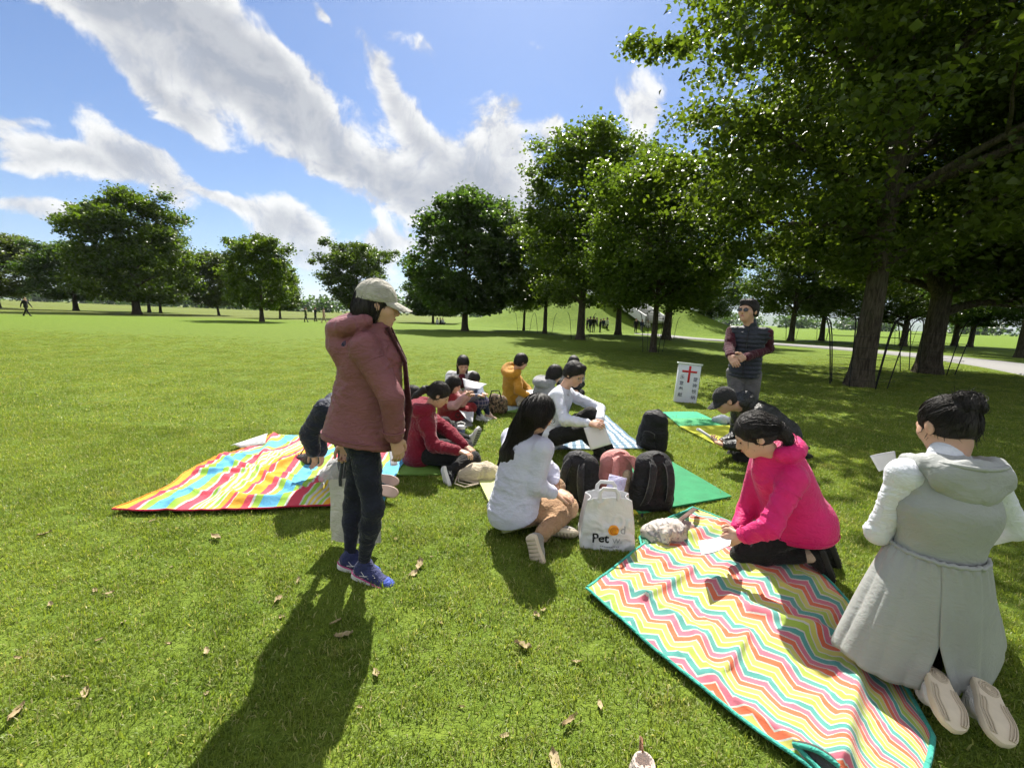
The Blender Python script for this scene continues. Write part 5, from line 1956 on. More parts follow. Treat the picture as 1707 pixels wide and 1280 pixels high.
wear(p, 'sock', [cap(p.leg['L'][1] + (p.leg['L'][0] - p.leg['L'][1]) * .25, p.leg['L'][1], .040, .040)], M_SOCK, .009, .002)
for sd in 'LR':
    put_shoe(p, sd, (.95, -.28, .25), M_BLACK, M_BLACK_RUB, 'run', .95, tread=M_BLACK_RUB, toe=(.38, -.12, -.9))
tie = p.hw(0, -.112, .0)
H = hair_cap(p, .012, .055, -.05, updo=True) + [ell(p.hw(0, -.125, -.02), p.A, (.042, .048, .05), .02), ell(p.hw(.01, -.15, -.06), p.A, (.036, .036, .045), .02), ell(p.hw(-.01, -.115, .035), p.A, (.035, .03, .03), .02), ell(p.hw(-.015, -.14, -.095), p.A, (.022, .022, .035), .02)]
wear(p, 'hair', H, M_HAIR, .007, .006, 18)
hair_fringe(p, H, 90, -.13, .02, .03, 52)
hair_strands(p, H, 240, 9, flow_to(tie), seed=13, zmin=-.3, wisp=.003, rad=.0015)
hair_strands(p, H[4:], 60, 10, flow_down(p, .3), seed=14, zmin=-1.1, wisp=.006, jitter=1.4, seeds='all')

# --- kneeling woman in the grey sleeveless coat ------------------------------------------------
M_SAGE = fabric('sage_grey_coat', (0.310, 0.322, 0.312), 0.55, var=.06, scale=4, bump=.13, spec=.4)
M_WSLV = fabric('white_shirt', (0.66, 0.68, 0.74), 0.85, var=.05, bump=.25)
M_BLKSK = fabric('black_skirt', (0.012, 0.012, 0.014), 0.85)
M_SNEAK = fabric('white_leather', (0.62, 0.60, 0.56), 0.6, var=.08)
p = person('kneeling woman in sleeveless sage grey coat with black hair in a bun, back turned', 1.60, (1572, 985, Z(.44)), (1578, 772, 1.64), (1579, 712, 1.69), 4,
           arms={'L': [(1464, 888, 1.70), (1528, 900, 1.92)], 'R': [(1690, 880, 1.66), (1620, 905, 1.90)]},
           legs={'L': [(1520, 1010, Z(.07)), (1546, 1150, Z(.095)), (1570, 1215, Z(.07))], 'R': [(1605, 1018, Z(.07)), (1626, 1172, Z(.095)), (1648, 1240, Z(.07))]},
           hyaw=2, hpitch=-24, near=1.15, wide=.95, handcfg={'L': dict(n=(0, 0, -1)), 'R': dict(n=(0, 0, -1))}, face=False)
COATW = p
waist = W(1562, 915, 1.60)
wear(p, 'shirt', limb_prims(p, 'arm', .008, 'LR', .95, rs=.88) + [cap(p.sh['L'], p.sh['R'], .060, k=.03), cap(p.neck - p.spine * .02, p.neck + p.spine * .035, .070, .060, k=.03)], M_WSLV, .008, .007, 8, 2.4)
shL, shR = p.sh['L'] + p.cr * .045, p.sh['R'] - p.cr * .045
mid_ = p.neck * .5 + waist * .5
P = [cap(waist, mid_ - p.cf * .02, .140, .148, .86, p.cf, .05), cap(mid_ - p.cf * .02 - p.cr * .03, p.neck - p.spine * .09 - p.cf * .01 - p.cr * .03, .135, .105, .86, p.cf, .05), cap(mid_ - p.cf * .02 + p.cr * .03, p.neck - p.spine * .09 - p.cf * .01 + p.cr * .03, .135, .105, .86, p.cf, .05),
     cap(shL, shR, .060, k=.05), cap(p.neck - p.spine * .1, p.neck - p.spine * .01, .09, .066, k=.05), cut(waist - np.array([0, 0, .012]), nrm((0.02, 0, -1)), .01)]
up_ = wear(p, 'coat_top', P, M_SAGE, .008, .005, 6, 3.1)
# hood lying open on the back with a stitched rim
hb_ = p.neck - p.cf * .105 - p.spine * .045
Ax = np.stack([p.cr, nrm(p.cf * .95 + p.spine * .25), nrm(p.spine * .95 - p.cf * .25)])
P = [ell(hb_, Ax, (.148, .048, .080), .02), cap(hb_ - p.cr * .11 + p.spine * .045 + p.cf * .04, p.sh['L'] + p.cr * .06 + p.cf * .06 + p.spine * .05, .042, .030, k=.04), cap(hb_ + p.cr * .11 + p.spine * .045 + p.cf * .04, p.sh['R'] - p.cr * .06 + p.cf * .06 + p.spine * .05, .042, .030, k=.04),
     ell(hb_ - p.spine * .055 - p.cf * .005, Ax, (.085, .035, .050), .03)]
hd2 = wear(p, 'hood', P, M_SAGE, .0075, .006, 7, 1.9)
rim_ = [p.sh['L'] + p.cr * .055 + p.cf * .05 + p.spine * .075, hb_ - p.cr * .135 + p.spine * .060 + p.cf * .005, hb_ - p.cr * .07 + p.spine * .052 - p.cf * .040, hb_ + p.spine * .045 - p.cf * .052, hb_ + p.cr * .07 + p.spine * .052 - p.cf * .040, hb_ + p.cr * .135 + p.spine * .060 + p.cf * .005, p.sh['R'] - p.cr * .055 + p.cf * .05 + p.spine * .075]
rim_ = np.array(rim_)
tt_ = np.linspace(0, 6, 40)
rm = np.stack([np.interp(tt_, np.arange(7), rim_[:, k]) for k in range(3)], -1)
for _ in range(8):
    rm[1:-1] = (rm[:-2] + 2 * rm[1:-1] + rm[2:]) / 4
link('rim', MB().tube(rm - p.base, .0085, 8).mesh('rim'), M_SAGE, hd2)
# skirt of the coat: a hanging shell from the drawstring to the hem, open in a slit at the back
hem_pts = [G(1592, 1160, .11), G(1640, 1152, .11), G(1672, 1095, .13), G(1672, 1020, .14), G(1560, 985, .14), G(1440, 1000, .15), G(1384, 1062, .15), G(1430, 1112, .12), G(1532, 1146, .11)]
hem_pts = np.array(hem_pts)
nt, na = 44, 150
ua = np.linspace(0, 8, na)
hem_r = np.stack([np.interp(ua, np.arange(9), hem_pts[:, k]) for k in range(3)], -1)
for _ in range(14):
    hem_r[1:-1] = (hem_r[:-2] + 2 * hem_r[1:-1] + hem_r[2:]) / 4
cen = hem_pts.mean(0)
ang = np.unwrap(np.arctan2((hem_r - cen)[:, 1], (hem_r - cen)[:, 0]))
a0, a1 = ang[0], ang[-1]
mid_a = (a0 + a1 + (2 * math.pi if a1 < a0 else -2 * math.pi)) / 2      # direction of the slit
g = np.zeros((nt, na, 3))
sgn_ = 1 if a1 > a0 else -1
full = np.linspace(mid_a if True else a0, mid_a + sgn_ * 2 * math.pi, na)
closed = hem_r + 0
gapc = (hem_r[0] + hem_r[-1]) / 2
wclose = np.exp(-(np.arange(na) / 6.0) ** 2)[:, None]
closed = closed + (gapc - hem_r[0]) * wclose + (gapc - hem_r[-1]) * wclose[::-1]
for i, t in enumerate(np.linspace(0, 1, nt)):
    wr_ = np.stack([waist[0] + .146 * np.cos(full), waist[1] + .136 * np.sin(full), np.full(na, waist[2] - .004)], -1)
    k = np.clip((t - .62) / .38, 0, 1)
    hr_ = closed * (1 - k) + hem_r * k
    e = t ** .95
    c_ = wr_ * (1 - e) + hr_ * e
    c_[:, 2] = wr_[:, 2] * (1 - t) + hr_[:, 2] * t
    out = c_ - (waist * (1 - t) + cen * t)
    out[:, 2] = 0
    out /= np.linalg.norm(out, axis=1, keepdims=True) + 1e-9
    aa = np.linspace(0, 2 * math.pi, na)
    f_ = .004 * math.sin(math.pi * min(1, t * 1.1)) + .0060 * np.sin(aa * 26 + 1.2 * np.sin(aa * 3)) * math.exp(-t / .10) * (t > .01) + .017 * (np.abs(np.sin(aa * 6.5 + 1.6 * np.sin(aa * 2 + 1) + .5 * t)) ** .6 - .6) * t * (1 - .25 * t) + .010 * vnoise(np.stack([aa * 1.8, np.full(na, t * 2.2), 0 * aa], -1)) * t
    g[i] = c_ + out * f_[:, None]
    g[i, :, 2] += .012 * np.sin(aa * 5) * t
sk = link('coat_skirt', MB().grid(g - p.base, sgn_ < 0).mesh('coat_skirt'), M_SAGE, p.o)
sm = sk.modifiers.new('thick', 'SOLIDIFY')
sm.thickness = .004
link('hem', MB().tube(g[-1] - p.base, .004, 6).mesh('hem'), M_SAGE, sk)
mb = MB()
tw = np.linspace(0, 2 * np.pi, 70)
mb.tube([waist + np.array([(.147 + .003 * math.sin(a * 23)) * math.cos(a), (.137 + .003 * math.sin(a * 19)) * math.sin(a), .004 * math.sin(a * 31)]) - p.base for a in tw], .009, 7, cap=False)
link('drawstring', mb.mesh('drawstring'), M_SAGE, p.o)
mb = MB()
mb.tube([waist - p.cf * .118 + p.cr * .01 - p.base, p.neck * .25 + waist * .75 - p.cf * .137 + p.cr * .01 - p.base, p.neck * .5 + waist * .5 - p.cf * .146 + p.cr * .01 - p.base], .003, 5)
link('back_seam', mb.mesh('back_seam'), M_SAGE, up_)
wear(p, 'skirt', [cap(p.leg[q_][0] * .6 + p.leg[q_][1] * .4 + np.array([0, 0, .03]), p.leg[q_][1] * .75 + p.leg[q_][0] * .25 + np.array([0, 0, .02]), .06, .055, k=.05) for q_ in 'LR'] + [cap(p.leg['L'][1] * .5 + p.leg['L'][0] * .5 + np.array([0, 0, .05]), p.leg['R'][1] * .5 + p.leg['R'][0] * .5 + np.array([0, 0, .05]), .06, k=.05)], M_BLKSK, .011, .006)
for sd in 'LR':
    put_shoe(p, sd, (.0, -.40, .92), M_SNEAK, M_CREAM_RUB, 'swirl', 1.0, tread=M_TREAD)
tie = p.hw(.015, -.088, .068)
H = hair_cap(p, .006, .062, -.06, updo=True) + [ell(p.hw(.018, -.092, .080), p.A, (.048, .036, .042), .015), cap(p.hw(-.02, -.10, .10), p.hw(.05, -.09, .105), .020, .014, k=.02), cap(p.hw(-.02, -.105, .06), p.hw(.05, -.10, .06), .018, .015, k=.02)]
wear(p, 'hair', H, M_HAIR, .0065, .003, 18)
hair_fringe(p, H, 90, -.13, .02, .03, 53)
hair_strands(p, H[:4], 330, 9, flow_to(tie), seed=15, zmin=-.7, rad=.0014)
hair_strands(p, H[4:], 90, 9, lambda P: np.cross(P - tie, p.A[1]) * 8, seed=16, zmin=-1.1, wisp=.003, jitter=.9, seeds='all')
# stray hairs at the crown
rs = np.random.RandomState(31)
mb = MB()
for i in range(34):
    b_ = p.hw(rs.uniform(-.05, .06), rs.uniform(-.10, -.05), rs.uniform(.095, .118))
    d_ = nrm(np.array([rs.uniform(-1, 1), rs.uniform(-.4, .3), rs.uniform(.3, 1)]))
    l_ = rs.uniform(.02, .055)
    mb.tube([b_ - p.base, b_ + d_ * l_ * .5 + np.array([0, 0, .004]) - p.base, b_ + d_ * l_ + np.array([rs.uniform(-.01, .01), 0, -.004]) - p.base], [.0011, .0009, .0005], 3)
link('stray_hair', mb.mesh('stray_hair'), M_HAIR, p.o)

# ------------------------------------------------------------------ blankets and mats
def cloth(name, corners, nu, nv, mat, height, bulge=None, z0=0.028, thick=0.006, edge=0.02):
    """corners a, b, c, d on the ground: u runs a->d, v runs a->b. height(x, y, u, v) adds folds."""
    a, b, c, d = [np.asarray(q, float)[:2] for q in corners]
    u, v = np.meshgrid(np.linspace(0, 1, nu), np.linspace(0, 1, nv), indexing='ij')
    xy = (a * (1 - u[..., None]) + d * u[..., None]) * (1 - v[..., None]) + (b * (1 - u[..., None]) + c * u[..., None]) * v[..., None]
    if bulge is not None:
        xy = xy + bulge(u, v)
    ed = np.minimum(np.minimum(u, 1 - u), np.minimum(v, 1 - v))
    x, y = xy[..., 0], xy[..., 1]
    xy = xy + 0.014 * np.stack([vnoise(np.stack([x * 4, y * 4, 0 * x + 3], -1).reshape(-1, 3)).reshape(x.shape), vnoise(np.stack([x * 4, y * 4, 0 * x + 9], -1).reshape(-1, 3)).reshape(x.shape)], -1)
    z = z0 + height(x, y, u, v) * np.clip(ed / 0.05, 0.25, 1)
    me = MB().grid(np.concatenate([xy, z[..., None]], -1), flip=False).mesh(name)
    # orient upwards
    if me.polygons[0].normal.z < 0:
        me.flip_normals()
    uv = me.uv_layers.new(name='UVMap')
    li = np.zeros(len(me.loops), np.int32)
    me.loops.foreach_get('vertex_index', li)
    # metric coordinates along the two edges
    lu, lv = np.linalg.norm(d - a), np.linalg.norm(b - a)
    co = np.stack([u.ravel() * lu, v.ravel() * lv], -1)[li]
    uv.data.foreach_set('uv', co.astype(np.float32).ravel())
    o = link(name, me, mat)
    s = o.modifiers.new('thick', 'SOLIDIFY')
    s.thickness = thick
    s.offset = -1
    o['_edge'] = 0
    del o['_edge']
    return o, np.concatenate([xy, z[..., None]], -1)


def fold_noise(x, y, amp, f, seed, rid=True):
    q = np.stack([x * f + seed, y * f, 0 * x + seed], -1).reshape(-1, 3)
    w = np.stack([vnoise(q * .7 + 5), vnoise(q * .7 + 15), 0 * q[:, 0]], -1)
    n = vnoise(q + 0.9 * w)
    r = (1 - np.abs(n)) ** 3 if rid else n * .5 + .5
    return amp * r.reshape(x.shape)


def seg_ridge(x, y, p0, p1, amp, w, skew=1.0):
    p0, p1 = np.asarray(p0)[:2], np.asarray(p1)[:2]
    d = (p1 - p0) / np.linalg.norm(p1 - p0)
    dx, dy = x - p0[0], y - p0[1]
    t = np.clip((dx * d[0] + dy * d[1]) / np.linalg.norm(p1 - p0), 0, 1)
    s = -dx * d[1] + dy * d[0]
    w_ = np.where(s > 0, w, w * skew)
    e = np.hypot(dx - d[0] * t * np.linalg.norm(p1 - p0), dy - d[1] * t * np.linalg.norm(p1 - p0))
    return amp * np.exp(-(e / w_) ** 2)


NOGRASS = []

# zigzag blanket -------------------------------------------------------------
m, N, b = principled('zigzag_print')
uvn = N.new('ShaderNodeUVMap').outputs[0]
geo = N.new('ShaderNodeTexCoord').outputs['Object']
ux, uy, _ = N.sep(uvn)
tri = N.math('PINGPONG', ux, 0.072)
t = N.math('ADD', N.math('SUBTRACT', uy, N.math('MULTIPLY', ux, 0.22)), N.math('MULTIPLY', tri, 0.95))
t = N.math('ADD', t, N.math('MULTIPLY', N.math('SUBTRACT', N.noise(geo, 60, 2), .5), .004))
f = N.math('FRACT', N.math('MULTIPLY', t, 1 / 0.235))
TEAL, PINK, ORNG, YELW, LIME, WHT = (0.038, 0.26, 0.23), (0.54, 0.105, 0.165), (0.62, 0.100, 0.022), (0.53, 0.49, 0.085), (0.30, 0.43, 0.04), (0.50, 0.49, 0.44)
st_ = []
for i, cc in enumerate((LIME, YELW, ORNG, PINK, TEAL)):
    st_ += [(i * .2, WHT), (i * .2 + .040, cc)]
c = N.ramp(f, st_, 'CONSTANT')
c = N.mix(N.math('MULTIPLY', N.noise(geo, 9, 4), .18), c, (0.35, 0.33, 0.26))
N.set(b.inputs['Base Color'], c)
b.inputs['Roughness'].default_value = .9
b.inputs['Sheen Weight'].default_value = .2
bm = N.new('ShaderNodeBump')
bm.inputs['Strength'].default_value = .35
bm.inputs['Distance'].default_value = .006
N.set(bm.inputs['Height'], N.math('ADD', N.noise(geo, 380, 2), N.math('MULTIPLY', N.noise(geo, 22, 4, .6, 1.0), 2.0)))
N.set(b.inputs['Normal'], bm.outputs[0])
M_ZIG = m
M_TEAL = fabric('teal_binding', (0.05, 0.36, 0.28), .8)
zA, zB, zC, zD = (.43, 2.10), (1.43, 3.17), (1.53, 1.33), (1.17, 1.00)


def zig_h(x, y, u, v):
    h = fold_noise(x, y, .024, 2.6, 3.1) + fold_noise(x, y, .011, 6.0, 8.2) + fold_noise(x, y, .005, 13.0, 2.2)
    h += seg_ridge(x, y, G(1010, 1010), G(1160, 905), .012, .05)
    h += seg_ridge(x, y, G(1080, 1010), G(1150, 960), .030, .045, .4)
    h += seg_ridge(x, y, G(1216, 1130), G(1245, 1080), .022, .035, .4)
    h += seg_ridge(x, y, G(1427, 1090), G(1404, 1290), .055, .030, 1.6)
    h += seg_ridge(x, y, G(1250, 1035), G(1420, 1090), .030, .05, .6)
    h += seg_ridge(x, y, G(1150, 905), G(1215, 885), .035, .05)
    h += seg_ridge(x, y, G(1240, 950), G(1300, 990), .020, .04)
    return h


zig, ZP = cloth('picnic_blanket', (zA, zB, zC, zD), 150, 150, M_ZIG, zig_h, bulge=lambda u, v: np.stack([.36 * np.sin(np.pi * u) * v ** 2 - .02 * np.sin(np.pi * u) * (1 - v), .12 * np.sin(np.pi * u) * v ** 2 - .05 * np.sin(np.pi * u) * (1 - v) ** 2], -1), z0=.034)
tag(zig, 'picnic blanket with zigzag stripes in lime, orange, pink and teal on the grass', 'blanket')
rim = np.concatenate([ZP[:, 0], ZP[-1, :], ZP[::-1, -1], ZP[0, ::-1]])
link('binding', MB().tube(rim[::2], .0085, 6, cap=False, flat=.8).mesh('binding'), M_TEAL, zig)
# corner folded back on itself at the near edge
fa, fb, fc = G(1322, 1240, .05), G(1398, 1276, .06), G(1420, 1330, .05)
mb = MB()
th = np.linspace(0, 1, 14)
R1 = np.array([fa + (fb - fa) * t + np.array([0, 0, .018 * math.sin(t * 3.1)]) for t in th])
R2 = np.array([fa + (fc - fa) * t + np.array([.0, -.015, .006 - .02 * t]) for t in th])
R0 = R1 + np.array([-.01, -.012, .012])
mb.grid(np.stack([R0, R1 + np.array([0, 0, .01]), (R1 + R2) / 2 + np.array([0, 0, .006]), R2], 1))
fl = link('folded_corner', mb.mesh('folded_corner'), fabric('blanket_back', (0.05, 0.055, 0.05), .6), zig)
fl.modifiers.new('thick', 'SOLIDIFY').thickness = .007
link('binding', MB().tube(R2 + np.array([0, 0, .005]), .008, 6).tube(R0, .008, 6).mesh('binding'), M_TEAL, zig)
NOGRASS.append(([zA, zB, (1.78, 2.4), (1.76, 1.9), zC, zD], 0.0))

# striped blanket --------------------------------------------------------------
m, N, b = principled('stripe_print')
uvn = N.new('ShaderNodeUVMap').outputs[0]
geo = N.new('ShaderNodeTexCoord').outputs['Object']
ux, uy, _ = N.sep(uvn)
f = N.math('FRACT', N.math('MULTIPLY', ux, 1 / 0.74))
OR, PK, WH, GR, BL, YL = (0.75, 0.36, 0.012), (0.62, 0.045, 0.09), (0.56, 0.56, 0.53), (0.30, 0.55, 0.05), (0.09, 0.40, 0.66), (0.72, 0.55, 0.05)
seq = [(0, OR), (.12, PK), (.195, WH), (.222, GR), (.29, BL), (.46, GR), (.525, WH), (.55, PK), (.66, WH), (.675, GR), (.71, WH), (.735, YL), (.76, WH), (.785, YL), (.81, WH), (.835, GR), (.87, WH), (.885, OR), (.945, PK), (.985, WH)]
c = N.ramp(f, seq, 'CONSTANT')
c = N.mix(N.math('MULTIPLY', N.noise(geo, 8, 4), .12), c, (0.3, 0.28, 0.2))
N.set(b.inputs['Base Color'], c)
b.inputs['Roughness'].default_value = .85
bm = N.new('ShaderNodeBump')
bm.inputs['Strength'].default_value = .4
bm.inputs['Distance'].default_value = .008
N.set(bm.inputs['Height'], N.math('ADD', N.noise(geo, 350, 2), N.math('MULTIPLY', N.noise(geo, 18, 5, .6, 1.2), 2.5)))
N.set(b.inputs['Normal'], bm.outputs[0])
M_STR = m
sA, sB, sC, sD = G(186, 858), G(452, 728), G(690, 742), G(640, 842)


def str_h(x, y, u, v):
    h = fold_noise(x, y, .055, 2.1, 1.2) + fold_noise(x, y, .022, 5.0, 4.0) + fold_noise(x, y, .008, 11.0, 7.0)
    c0 = G(430, 800)
    for px, py in ((330, 800), (370, 830), (520, 770), (455, 735), (500, 830), (350, 765)):
        h = np.maximum(h, seg_ridge(x, y, c0, G(px, py), .055, .045) + .5 * h)
    return h


strb, SPt = cloth('picnic_blanket', (sA, sB, sC, sD), 130, 150, M_STR, str_h, bulge=lambda u, v: np.stack([.05 * np.sin(3 * np.pi * v) * (1 - u), -.06 * np.sin(np.pi * u) * (1 - v)], -1), z0=.032)
tag(strb, 'crumpled picnic blanket with broad blue, green, pink and orange stripes', 'blanket')
M_REDB = fabric('red_binding', (0.45, 0.02, 0.05), .8)
link('binding', MB().tube(SPt[:, 0][::2], .007, 6).mesh('binding'), M_REDB, strb)
link('binding', MB().tube(SPt[0, :][::2], .007, 6).mesh('binding'), fabric('orange_binding', (0.62, 0.25, 0.02), .8), strb)
# white back folded over at the far corner
q = [G(384, 742, .05), G(446, 722, .07), G(442, 739, .07), G(402, 746, .05)]
P4 = np.array([[q[0] * (1 - s_) + q[1] * s_, (q[0] * .6 + q[3] * .4) * (1 - s_) + (q[1] * .6 + q[2] * .4) * s_ + np.array([0, 0, .02]), q[3] * (1 - s_) + q[2] * s_] for s_ in np.linspace(0, 1, 9)])
fo = link('folded_corner', MB().grid(P4).mesh('folded_corner'), fabric('white_back', (0.66, 0.66, 0.66), .8), strb)
fo.modifiers.new('thick', 'SOLIDIFY').thickness = .006
NOGRASS.append(([sA[:2], sB[:2], sC[:2], sD[:2]], 0.0))

# plaid blanket ------------------------------------------------------------------
m, N, b = principled('blue_plaid')
uvn = N.new('ShaderNodeUVMap').outputs[0]
ux, uy, _ = N.sep(uvn)
s1 = N.math('LESS_THAN', N.math('FRACT', N.math('MULTIPLY', ux, 10.0)), .45)
s2 = N.math('LESS_THAN', N.math('FRACT', N.math('MULTIPLY', uy, 10.0)), .45)
c = N.mix(s1, (0.55, 0.60, 0.66), (0.11, 0.19, 0.27))
c = N.mix(N.math('MULTIPLY', s2, .75), c, (0.07, 0.13, 0.18))
N.set(b.inputs['Base Color'], c)
b.inputs['Roughness'].default_value = .9
pq = [G(1074, 750), G(1010, 694), G(930, 705), G(925, 752)]
pb, _p = cloth('picnic_blanket', pq, 50, 60, m, lambda x, y, u, v: fold_noise(x, y, .014, 3.0, 6.0), z0=.022)
tag(pb, 'blue and white plaid blanket under the man in the white shirt', 'blanket')
NOGRASS.append(([v_[:2] for v_ in pq], 0.0))


def mat_slab(name, quads, mats, th, label, z=0.012, wave=0.0):
    """Foam mat of one or more panels; quads are ground corner points."""
    root = thing(name, label, 'mat', (np.mean([np.mean(np.array(q)[:, 0]) for q in quads]), np.mean([np.mean(np.array(q)[:, 1]) for q in quads]), 0))
    o0 = np.array(root.location)
    for q, mt in zip(quads, mats):
        q = np.array([np.append(np.asarray(p_)[:2], 0) for p_ in q])
        if np.cross(q[1] - q[0], q[2] - q[1])[2] < 0:
            q = q[::-1]
        n = 10
        u, v = np.meshgrid(np.linspace(0, 1, n), np.linspace(0, 1, n), indexing='ij')
        g = (q[0] * (1 - u[..., None]) + q[1] * u[..., None]) * (1 - v[..., None]) + (q[3] * (1 - u[..., None]) + q[2] * u[..., None]) * v[..., None]
        g[..., 2] = z + th + wave * np.sin(np.pi * u) * np.sin(np.pi * v) + .003 * vnoise(np.concatenate([g[..., :2] * 5, 0 * g[..., :1]], -1).reshape(-1, 3)).reshape(n, n)
        lo = g.copy()
        lo[..., 2] -= th
        mb = MB()
        mb.grid(g - o0, True).grid(lo - o0)
        ring = lambda A: np.concatenate([A[:, 0], A[-1, 1:], A[-2::-1, -1], A[0, -2::-1]])
        mb.grid(np.stack([ring(lo - o0), ring(g - o0)], 1), True)
        me = mb.mesh('panel', False)
        link('panel', me, mt, root)
        NOGRASS.append(([v_[:2] for v_ in q], 0.0))
    return root


M_MATG = fabric('green_foam', (0.022, 0.21, 0.085), .75, var=.12, bump=.12, sheen=0)
M_MATG2 = fabric('light_green_foam', (0.05, 0.30, 0.12), .75, var=.1, bump=.12, sheen=0)
M_MATT = fabric('teal_green_foam', (0.03, 0.30, 0.17), .75, var=.1, bump=.12, sheen=0)
M_MATY = fabric('yellow_foam', (0.56, 0.58, 0.05), .75, var=.08, bump=.12, sheen=0)
M_MATP = fabric('pale_lime_foam', (0.50, 0.55, 0.22), .8, var=.08, bump=.15, sheen=0)
M_MATO = fabric('olive_foam', (0.14, 0.26, 0.05), .8, var=.1, bump=.15, sheen=0)
gA, gB, gC, gD = G(1219, 831), G(1118, 772), G(965, 802), G(1020, 868)
gm = lambda s_, t_: (gA * (1 - s_) + gD * s_) * (1 - t_) + (gB * (1 - s_) + gC * s_) * t_
mat_slab('foam_mat', [[gm(0, 0), gm(0, 1), gm(.54, 1), gm(.54, 0)], [gm(.545, 0), gm(.545, 1), gm(.80, 1), gm(.80, 0)], [gm(.805, 0), gm(.805, 1), gm(1, 1), gm(1, 0)]], [M_MATG, M_MATG2, M_MATY], .014, 'wide green foam mat under the standing backpacks, with a yellow-green end', wave=.004)
mat_slab('foam_mat', [[G(1104, 689), G(1160, 688), G(1184, 699), G(1118, 700)], [G(1118, 700), G(1184, 699), G(1215, 711), G(1133, 713)], [G(1133, 713), G(1215, 711), G(1310, 752), G(1226, 760)]], [M_MATT, M_MATG2, M_MATY], .012, 'green and yellow panelled foam mat in front of the signboard', wave=.012)
mat_slab('foam_mat', [[G(797, 805), G(838, 892), G(965, 862), G(905, 790)]], [M_MATP], .022, 'pale lime foam mat under the long-haired woman')
mat_slab('foam_mat', [[G(628, 765), G(640, 795), G(735, 795), G(720, 755)]], [M_MATO], .016, 'olive green mat under the girl in the burgundy hoodie')
mat_slab('foam_mat', [[G(722, 706), G(730, 722), G(788, 712), G(782, 696)]], [fabric('grey_foam', (0.26, 0.27, 0.26), .85)], .012, 'small grey mat under the girl in the red jacket')
mat_slab('foam_mat', [[G(800, 683), G(838, 688), G(878, 682), G(842, 676)], [G(838, 688), G(875, 690), G(905, 684), G(878, 682)]], [fabric('pale_blue_foam', (0.38, 0.50, 0.55), .8), M_MATO], .012, 'pale blue and olive mat beside the mustard jacket')


# ------------------------------------------------------------------ paper
def paper_mat(name, lines):
    m, N, b = principled(name)
    b.inputs['Roughness'].default_value = .7
    base = (0.66, 0.66, 0.69)
    if lines:
        uvn = N.new('ShaderNodeUVMap').outputs[0]
        ux, uy, _ = N.sep(uvn)
        row = N.math('GREATER_THAN', N.math('FRACT', N.math('MULTIPLY', uy, 9.0)), .5)
        wd = N.math('GREATER_THAN', N.noise(N.comb(N.math('MULTIPLY', ux, 30.0), N.math('FLOOR', N.math('MULTIPLY', uy, 9.0)), 0.0), 1.0, 2), .42)
        mar = N.math('MULTIPLY', N.math('GREATER_THAN', ux, .08), N.math('LESS_THAN', ux, .92))
        k = N.math('MULTIPLY', N.math('MULTIPLY', row, wd), mar)
        N.set(b.inputs['Base Color'], N.mix(N.math('MULTIPLY', k, .9), base, (0.03, 0.03, 0.04)))
    else:
        b.inputs['Base Color'].default_value = base + (1,)
    return m


M_PAPER = paper_mat('paper', False)
M_PRINT = paper_mat('printed_paper', True)


def sheet(name, label, c, mat, bend=0.01, cat='paper', group=None, n=9):
    """c: four corner points in order (a, b, c, d); bent sheet."""
    c = np.array(c, float)
    u, v = np.meshgrid(np.linspace(0, 1, n), np.linspace(0, 1, n), indexing='ij')
    g = (c[0] * (1 - u[..., None]) + c[1] * u[..., None]) * (1 - v[..., None]) + (c[3] * (1 - u[..., None]) + c[2] * u[..., None]) * v[..., None]
    nn = nrm(np.cross(c[1] - c[0], c[3] - c[0]))
    g = g + nn * (bend * np.sin(np.pi * u * .9 + .3))[..., None]
    o0 = c.mean(0)
    me = MB().grid(g - o0).mesh(name)
    uv = me.uv_layers.new(name='UVMap')
    li = np.zeros(len(me.loops), np.int32)
    me.loops.foreach_get('vertex_index', li)
    uv.data.foreach_set('uv', np.stack([u.ravel(), v.ravel()], -1)[li].astype(np.float32).ravel())
    o = link(name, me, mat)
    o.location = o0
    s_ = o.modifiers.new('thick', 'SOLIDIFY')
    s_.thickness = .0012
    return tag(o, label, cat, group)


sheet('paper_sheet', 'printed sheet of song lines held by the woman in magenta', [W(1163, 900, 2.30), W(1222, 886, 2.36), W(1217, 908, 2.20), W(1170, 924, 2.12)], M_PRINT, .012)
sheet('paper_sheet', 'blank white sheet hanging from the clasped hands of the man in the white shirt', [W(973, 713, 4.10), W(1007, 704, 4.10), W(1019, 740, 4.02), W(985, 750, 4.02)], M_PAPER, .012)
sheet('paper_sheet', 'white sheet held up before the child in the plaid skirt', [W(771, 630, 5.66), W(812, 640, 5.60), W(799, 648, 5.50), W(774, 645, 5.55)], M_PAPER, .015)
sheet('paper_sheet', 'printed sheet on the knees of the girl in the red jacket', [W(765, 683, 5.35), W(790, 686, 5.35), W(788, 704, 5.2), W(778, 698, 5.2)], M_PRINT, .015)
sheet('paper_sheet', 'sheet on the lap of the girl in the burgundy hoodie', [W(756, 742, 3.95), W(768, 732, 3.98), W(783, 750, 3.80), W(770, 756, 3.78)], fabric('pale_blue_paper', (0.55, 0.58, 0.75), .8), .008)
sheet('paper_sheet', 'card peeking past the left shoulder of the woman in the sage coat', [W(1451, 760, 1.80), W(1492, 752, 1.86), W(1496, 778, 1.90), W(1466, 786, 1.84)], M_PAPER, .004)
sheet('paper_sheet', 'sheet on the lap of the person in the mustard jacket', [W(876, 651, 6.55), W(892, 648, 6.6), W(893, 660, 6.4), W(880, 664, 6.4)], M_PAPER, .008)
sheet('paper_sheet', 'white sheet lying beside the kneeling person in navy', [W(648, 748, 3.5), W(660, 750, 3.5), W(663, 775, 3.4), W(651, 776, 3.4)], M_PAPER, .006)
